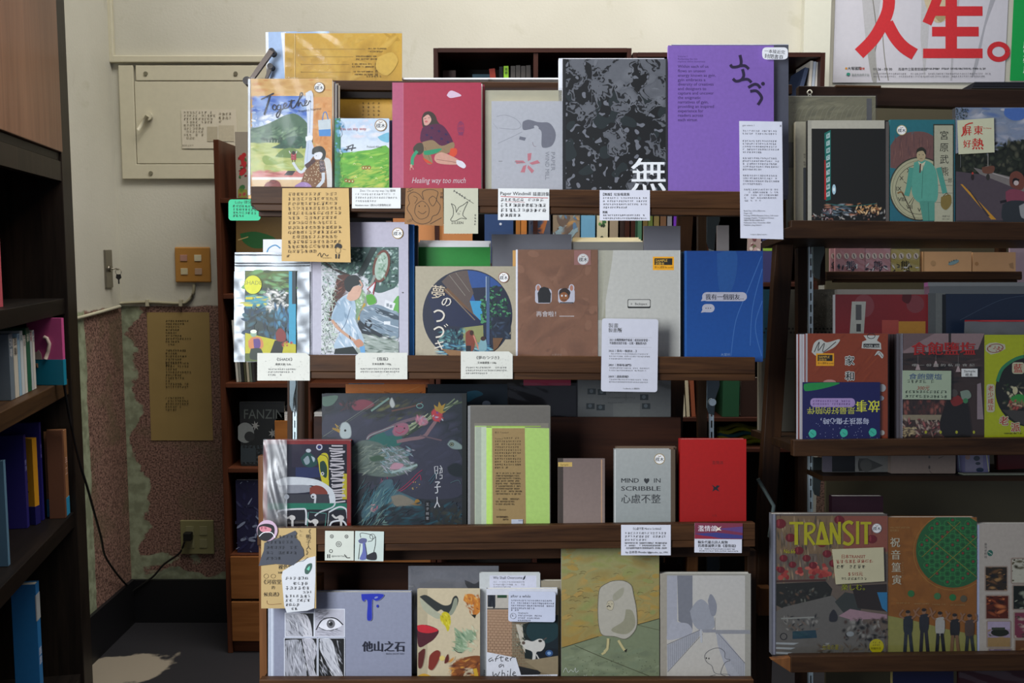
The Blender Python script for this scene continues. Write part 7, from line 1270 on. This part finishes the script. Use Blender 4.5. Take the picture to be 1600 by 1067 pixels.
for k in (1, 2, 3): book(('first', 'second', 'third')[k - 1] + ' spare copy stacked left behind the market stall book', 1405 - k * 4.5, 522, 1520, D0 + .001 + k * .014, u=V2, t=.0125, col='#241a1c', side='#3c3436', group='spare copies behind the market stall book')
A = Art(1410, 579, 1487, 625, 1.0); A.t('食飽鹽塩', 1419, 592, 10, '#1c3c6c', sh=.1, fit=52).lines(1417, 593.5, 1468, 1, 6, 7, '#22302c', w=.7).t('300元', 1432, 609, 8, '#8c2c24', sh=.2).lines(1414, 610, 1484, 2, 5.4, 7.2, '#22302c', w=.7, ragged=.03)
sheet('pale green handwritten price note on the market stall book', 1410, 579, 1486, 624, D0 - .006, '#93a088', A, tilt=.5)
A = Art(1502, 575, 1529, 590, 1.0); A.t('Sample', 1506, 581.5, 5, '#222', fit=18).t('樣本', 1508, 588, 6, '#222')
sheet('tiny white handwritten sample sticker on the market stall book', 1502.5, 576, 1527.5, 588.5, D0 - .006, '#c8c8c4', A, name='sticker', cat='sticker')
A = Art(1538, 523, 1680, 700); A.r(1538, 523, 1680, 700, '#a8b00e').p([(1540, 540), (1546, 536), (1556, 535), (1570, 538), (1571, 545), (1560, 551), (1548, 554), (1540, 548)], '#b8b49c').e(1555, 544, 13, 7, '#7c2c20', -6).e(1555, 544, 11.5, 6, '#b8b49c', -6).daub(1546, 541, 1566, 548, 12, ['#a03028'], 2.4, 1)
A.e(1610, 610, 55, 57, '#121610', n=40).s([(1558, 596), (1566, 576), (1584, 562), (1602, 556)], 5, '#2c7c50', 1).daub(1565, 600, 1600, 635, 40, ['#3a3c2c', '#c4bc98', '#24441f', '#6a6450'], 4, 2).e(1586, 610, 4, 6, '#c0b890').pc([(1578, 622), (1590, 616), (1600, 618), (1600, 628), (1582, 628)], '#2c8c38').daub(1574, 626, 1600, 640, 30, ['#a84c40', '#c0a080', '#7c6c48'], 4, 2.4).p([(1565, 640), (1600, 642), (1600, 664), (1585, 658)], '#3c3834')
A.p(rr(1581, 566, 1600, 584, 4), '#bcb898'); A.p(rr(1541, 600, 1554, 644, 4), '#bcb898').v('老少咸宜', 1547.5, 602, 9.4, '#a82420', off=.015, gap=1.06)
for ch, x_, y_ in (('老', 1568, 663), ('派', 1586, 673), ('藍', 1590, 581)): A.t(ch, x_, y_, 15, '#bcb898', 'c', off=.09); A.t(ch, x_, y_, 15, '#a82420', 'c', off=.02)
A.lat(1568, 676, 1600, 1, 2.4, 3, '#44440c').v('不一樣的', 1601, 538, 5, '#222')
book('lime yellow book with red characters around a round market photo', 1538, 523, 1680, D0, u=V2, t=.016, col='#a8b00e', side='#1c2018', art=A, sleeve=(1537, 521, 1680, 690))
# lower row beneath the middle lip
UL = -.275
MB().box(RX(1284, 1.98, RR), RX(1720, 1.98, RR), .135, .33, UL - UF - .012, UL - UF - .0015).build('low_shelf', brd, bpy.data.objects['display_rack.001'])
A = Art(1285, 700, 1392, 760); A.r(1300, 700, 1336, 760, '#17191c').r(1336, 700, 1392, 760, '#7c7c78').r(1285, 700, 1300, 760, '#55505a').e(1343, 726, 2.4, 9, '#22221f').g(1342, 716, 1356, 736, '#4c4c4a', '#33332f').p([(1355, 716), (1380, 727), (1355, 738)], '#4c4c4a').e(1353, 727, 9, 10, '#5a5a56')
book('grey and black postcard book with a printed cone', 1287, 700, 1390, 2.02, u=UL, t=.012, col='#5c5c5a', art=A)
for k in range(3): sheet(('bottom', 'middle', 'top')[k] + ' white paper in the flat stack before the cone postcard', 1285, 748.5 - k * 2.6, 1393, 751 - k * 2.6, 1.982, '#c8c4b8', name='paper_sheet', cat='paper', t=.03, group='white papers beneath the middle lip')
A = Art(1392, 700, 1493, 760); A.r(1392, 700, 1493, 760, '#8c7c72').s([(1452, 735), (1458, 744), (1450, 750)], .8, '#3c3430', 1).s([(1466, 716), (1474, 713)], .8, '#3c3430').e(1452, 714, 1.6, 2, '#555').e(1452, 730, 1.6, 3, '#4c4440').e(1482, 744, 2.6, 3, '#7c4448').s([(1396, 748), (1440, 749)], .5, '#5c5048')
book('dusty beige postcard box with tiny sketched figures', 1393, 700, 1492, 2.0, u=UL, t=.03, col='#8c7c72', art=A)
A = Art(1496, 700, 1546, 760); A.r(1496, 700, 1546, 760, '#77749c').r(1508, 708, 1536, 760, '#8c88a0').e(1526, 716, 5, 4, '#3c4450').e(1528, 724, 4, 2.4, '#3c4450').e(1531, 734, 6, 3.6, '#2c3c54').e(1512, 714, 4, 4, '#9c7c74').s([(1497, 700), (1500, 750)], 1.2, '#b0d0d8').s([(1540, 700), (1545, 750)], 1.2, '#c8c88c')
book('iridescent lilac packet under the middle lip', 1497, 700, 1545, 2.02, u=UL, t=.012, col='#77749c', art=A, rough=.15)
book('dark wine red book leaning under the middle lip', 1560, 700, 1640, 2.04, u=UL + .005, t=.016, col='#4c1014', tilt=-3)
book('grey green box file at the lower right of the middle tier', 1505, 743, 1640, 1.985, u=UL, t=.025, col='#5c6454', pages='#a8ac9c')
book('plum coloured book in shadow above the street magazine', 1300, 775, 1380, 2.06, u=V3, t=.02, col='#2c1420')

# ================================================================ second rack, bottom tier
A = Art(1205, 803, 1387, 1040); A.soft = .8; A.r(1212, 806, 1387, 1040, '#6a5c50')
A.r(1212, 806, 1387, 865, '#7c6448').p([(1318, 806), (1387, 806), (1387, 862), (1318, 862)], '#8c5040').daub(1214, 808, 1310, 905, 120, ['#8c7454', '#6a5640', '#a08868', '#4c4438', '#77685c'], 9, 2, 88, 8)
for i in range(46): x_, y_ = r_.uniform(1214, 1318), r_.uniform(880, 903); A.e(x_, y_, r_.uniform(3, 5), r_.uniform(2.6, 4.2), r_.choice(['#a03c34', '#b04c40', '#8c2c2a', '#bc6454']), 0, 9)
for x_, y_, q in ((1219, 818, 9), (1235, 840, 8), (1248, 860, 7.5), (1224, 872, 6.5), (1260, 872, 6.5), (1238, 882, 6), (1292, 865, 7), (1311, 812, 8), (1284, 848, 8), (1270, 883, 6.5), (1220, 890, 6), (1362, 842, 8), (1302, 880, 7)): A.s([(x_, y_ - q), (x_, y_ - q - 8)], .5, '#4c3c34').e(x_, y_, q, q * .85, '#6c1c22', 0, 14).e(x_ - q * .3, y_ - 1, q * .2, q * .6, '#8c3438', 0, 8)
A.s([(1213, 908), (1290, 906)], 3, '#4c3028').p([(1212, 912), (1290, 908), (1300, 920), (1296, 935), (1222, 950), (1212, 945)], '#24241e').daub(1220, 920, 1296, 948, 60, ['#1c1c18', '#4c4c44', '#33302a', '#6c6c60', '#5c4838'], 4, 2).p([(1225, 948), (1300, 930), (1330, 960), (1380, 985), (1385, 1030), (1212, 1030), (1212, 955)], '#66625c').p([(1304, 940), (1320, 925), (1350, 930), (1340, 968), (1320, 960)], '#383c38')
A.p([(1330, 915), (1385, 912), (1385, 955), (1340, 950)], '#2c2420').p([(1370, 925), (1386, 925), (1386, 956), (1378, 950)], '#2c74a0').p([(1310, 962), (1328, 951), (1356, 956), (1386, 960), (1386, 966), (1330, 968)], '#a08088').daub(1316, 966, 1386, 1000, 70, ['#2c2824', '#5c5048', '#8c8880', '#44342c', '#1c1c1c'], 5, 3).e(1328, 990, 6, 4, '#8c9090')
A.daub(1225, 962, 1276, 986, 40, ['#4c4c48', '#8c8880', '#2c2c2c', '#6c5c50'], 5, 2).s([(1220, 966), (1272, 964)], 2.4, '#8c8c84').p([(1238, 986), (1274, 984), (1276, 996), (1238, 998)], '#24404c').ring(1224, 994, 5, 5, 1.2, '#222').e(1250, 990, 12, 4, '#2c4850').pc([(1296, 960), (1302, 952), (1308, 962), (1306, 970), (1296, 970)], '#2c2c30')
for k in range(4): A.p([(1212, 1003 + k * 7.4), (1248 - k * 5, 1004 + k * 7.4), (1240 - k * 5, 1007 + k * 7.4), (1212, 1006 + k * 7.4)], '#a0a4a4')
A.p([(1276, 1022), (1290, 1004), (1296, 1004), (1282, 1024)], '#8c8c88').daub(1280, 1006, 1380, 1024, 40, ['#55483c', '#3c3830', '#6a6050'], 6, 2)
TY = '#b4ac1a'
A.r(1233, 815, 1255, 819, TY).r(1241, 815, 1246.5, 851, TY)
A.r(1256, 817, 1261, 851, TY).s([(1258, 818), (1268, 818), (1272, 823), (1269, 830), (1260, 834)], 4, TY, 1).s([(1260, 833), (1272, 851)], 4.4, TY)
A.p([(1281, 815), (1286, 815), (1296, 851), (1274, 851)], TY).p([(1283, 828), (1287, 843), (1280, 843)], '#6c4438')
A.r(1296, 816, 1300.5, 850, TY).s([(1298, 817), (1311, 849)], 5.5, TY).r(1309, 815, 1313.5, 850, TY)
A.s([(1332, 818), (1326, 815), (1319, 819), (1319, 827), (1330, 838), (1331, 846), (1325, 850), (1317, 847)], 5, TY, 1)
A.r(1337, 814, 1342, 850, TY).r(1344, 815, 1361, 819, TY).r(1350, 815, 1355.5, 850, TY)
A.t('No.66', 1224, 864, 9, TY, off=.005, sx=.8).t('楽しむ。', 1314, 921, 11, '#8c9010', off=.02).t('台湾の夏', 1284, 1014, 9, '#8c840c', fit=26)
A.stk(1369.5, 825, 7.6, '#b8b8b8').e(1369, 1009, 11.4, 11.4, '#b4a818').lines(1363, 1002, 1376, 2, 3, 4, '#6c6010', w=.4).t('付録付き', 1360, 1014, 4, '#33300c', off=.02)
A.r(1205, 803, 1212, 1040, '#6c6c74').s([(1209, 803), (1209, 1040)], 1.4, '#a8a8b8')
book('travel magazine with yellow title over a lantern street photo', 1206, 803, 1386, D0 - .001, u=V3, t=.02, col='#5c5048', side='#77777c', art=A, sleeve=(1203, 801, 1386, 1032), tilt=0, rough=.35)
A = Art(1295, 860, 1366, 914, 1.0); A.t('日本TRANSIT', 1314, 872, 7, '#8c3428', off=.005, fit=38).lines(1306, 874.5, 1368, 1, 6.4, 7, '#8c3428', w=.8, slope=-.01).lines(1307, 882.5, 1360, 1, 6.4, 7, '#2c2c28', w=.8).t('$ 515元', 1325, 899, 7, '#8c3428', off=.005).lines(1314, 902, 1358, 1, 5, 6, '#3c3c34', w=.6)
sheet('cream handwritten price note with red script on the travel magazine', 1299, 855.5, 1381, 913, D0 - .0065, '#b4ac8c', A, outline=[(1300, 858), (1380.5, 855), (1382, 908), (1306, 913)])
A = Art(1384, 808, 1526, 1040); A.r(1384, 808, 1526, 1040, '#8a5418').daub(1386, 812, 1520, 980, 70, ['#925a1c', '#824e14'], 14, 6)
A.p([(1384, 961), (1430, 970), (1480, 983), (1526, 992), (1526, 1040), (1384, 1040)], '#8c8848').ring(1489, 862, 62, 60, 1, '#a0702c').e(1489, 860, 58, 58, '#1f5c30', n=44)
for i in range(13):
    for j in range(9):
        x_, y_ = 1440 + i * 8, 812 + j * 13 + (i % 2) * 6
        if (x_ - 1489) ** 2 + (y_ - 860) ** 2 < 50 ** 2: A.ring(x_, y_, 5, 5, 1.1, '#2c8040', n=10).e(x_, y_, 2, 2, '#164a24' if (i + j) % 3 else '#7c2c28', 0, 6)
for a_, b_ in (((1445, 835), (1530, 905)), ((1535, 830), (1450, 905)), ((1440, 870), (1500, 815)), ((1480, 815), (1530, 860))): A.s([a_, b_], .8, '#8c7c2c')
for i, ch in enumerate('祝音篁寅'): A.t(ch, 1398 + i * .8, 853 + i * 19.5, 16, '#bcb49c', 'c', off=.02)
A.t('WILL NOT JAZZ ON', 1390, 825, 3.4, '#b08c50').t('現代爵士', 1390, 830, 3.6, '#b08c50').lines(1409, 878, 1413, 7, 2.6, 4, '#a8844c', w=.3)
for x_, y_, c in ((1423, 927, '#2c6c38'), (1464, 931, '#3c7040'), (1488, 933, '#1f7038'), (1505, 935, '#55503c')): A.e(x_, y_, 5.4, 5.4, c, 0, 10)
for k in range(4): A.lat(1400 + k * 28, 941 + k, 1424 + k * 28, 1, 2, 3, '#a8844c')
for x_, c, pc_, hh in ((1418, '#232a30', '#262c34', 958), (1443, '#22242a', '#26242a', 955), (1468, '#a8a49c', '#1c1c22', 960), (1491, '#1c1c1e', '#77583c', 963), (1514, '#4c3c34', '#2c3030', 964)):
    A.e(x_, hh, 3.4, 4.4, '#8c6448').e(x_, hh - 2.6, 3.6, 2.6, '#241c18').pc([(x_ - 7, hh + 6), (x_, hh + 4), (x_ + 7, hh + 6), (x_ + 6, hh + 30), (x_ - 6, hh + 30)], c).s([(x_ - 6, hh + 8), (x_ - 13, hh + 2), (x_ - 7, hh - 6)], 2.6, '#8c6448', 1).s([(x_ + 6, hh + 8), (x_ + 12, hh + 2), (x_ + 9, hh - 6)], 2.6, '#8c6448', 1).s([(x_ - 3, hh + 29), (x_ - 5, 1018)], 5, pc_).s([(x_ + 3, hh + 29), (x_ + 6, 1018)], 5, pc_)
book('ochre magazine with a green mandala disc and five standing men', 1384, 808, 1524, D0, u=V3, t=.014, col='#8a5418', side='#2c2018', art=A, sleeve=(1384, 806, 1526, 1020))
A = Art(1525, 818, 1680, 1040); A.r(1525, 818, 1680, 1040, '#a39a90').r(1525, 820, 1530, 1040, '#a8acc4').v('臺灣老照相', 1540, 848, 4.6, '#333').e(1547, 864, 4.4, 4.8, '#2c5c50').s([(1544, 862), (1550, 866)], 1, '#a8a89c')
PH = ((1540, 886, 1573, 922, ('#2c241c', '#5c4028', '#1c1c20', '#8c6840')), (1541, 931, 1575, 966, ('#4c1c10', '#7c3c20', '#a86038', '#2c1410')), (1543, 971, 1578, 1010, ('#8c7c8c', '#24281c', '#8c7454', '#4c5040')), (1545, 1014, 1579, 1040, ('#6c5c6c', '#8c7c84')), (1581, 873, 1620, 910, ('#a8a494', '#33301f', '#55503c')), (1583, 915, 1620, 951, ('#171c18', '#7c8070', '#33382c')), (1585, 957, 1620, 996, ('#6c3040', '#3c342c', '#a08c80')), (1586, 1000, 1620, 1040, ('#5c3820', '#7c5c38', '#a07c50')))
for x0, y0, x1, y1, cs in PH:
    A.p(rr(x0 - 2, y0 - 2, x1 + 2, y1 + 2, 3), '#8c7c70'); b4 = A.b; A.b = (x0, y0, x1, y1); A.r(x0, y0, x1, y1, cs[0]); A.daub(x0 - 2, y0 - 2, x1 + 2, y1 + 2, 40, cs, 8, 3, 0, 30)
    if y0 == 971: A.r(x0, y0, x1, y0 + 12, '#9a8ca0').r(x0, 996, x1, 1010, '#8c7048').e(1562, 988, 14, 6, '#1c2018').r(1549, 980, 1570, 984, '#33382c')
    A.b = b4
book('white cover with a grid of old colour photographs at the right edge', 1525, 818, 1680, D0 + .001, u=V3, t=.014, col='#a39a90', side='#a8acc4', art=A)
# lowest row under the bottom lip of the right rack
UB = -.80
MB().box(RX(1284, 1.98, RR), RX(1720, 1.98, RR), .1, .33, UB - UF - .012, UB - UF - .0015).build('low_shelf', brd, bpy.data.objects['display_rack.001'])
book('deep blue book with a yellow edge under the bottom lip', 1395, 1044, 1490, 1.985, u=UB, t=.014, col='#12163c', side='#b8a868')
book('maroon book in clear film under the bottom lip', 1500, 1044, 1640, 1.985, u=UB, t=.014, col='#3c1420', sleeve=(1496, 1044, 1640, 1100), tilt=0)
o = croot('acrylic_bracket', 'thin clear acrylic bracket bar beside the slanted post', 'bracket', 1205, RZ(840, 1.92) + UF, 1.92)
sc = 1.92 / FP; MB().tube([((1184 - 1205) * sc, 0, -(748 - 533.5) * sc - (RZ(840, 1.92) + UF)), ((1209 - 1205) * sc, 0, -(790 - 533.5) * sc - (RZ(840, 1.92) + UF)), ((1202 - 1205) * sc, 0, .001)], .004, 8).build('bar', mat('#55605e', .2, .3), o)
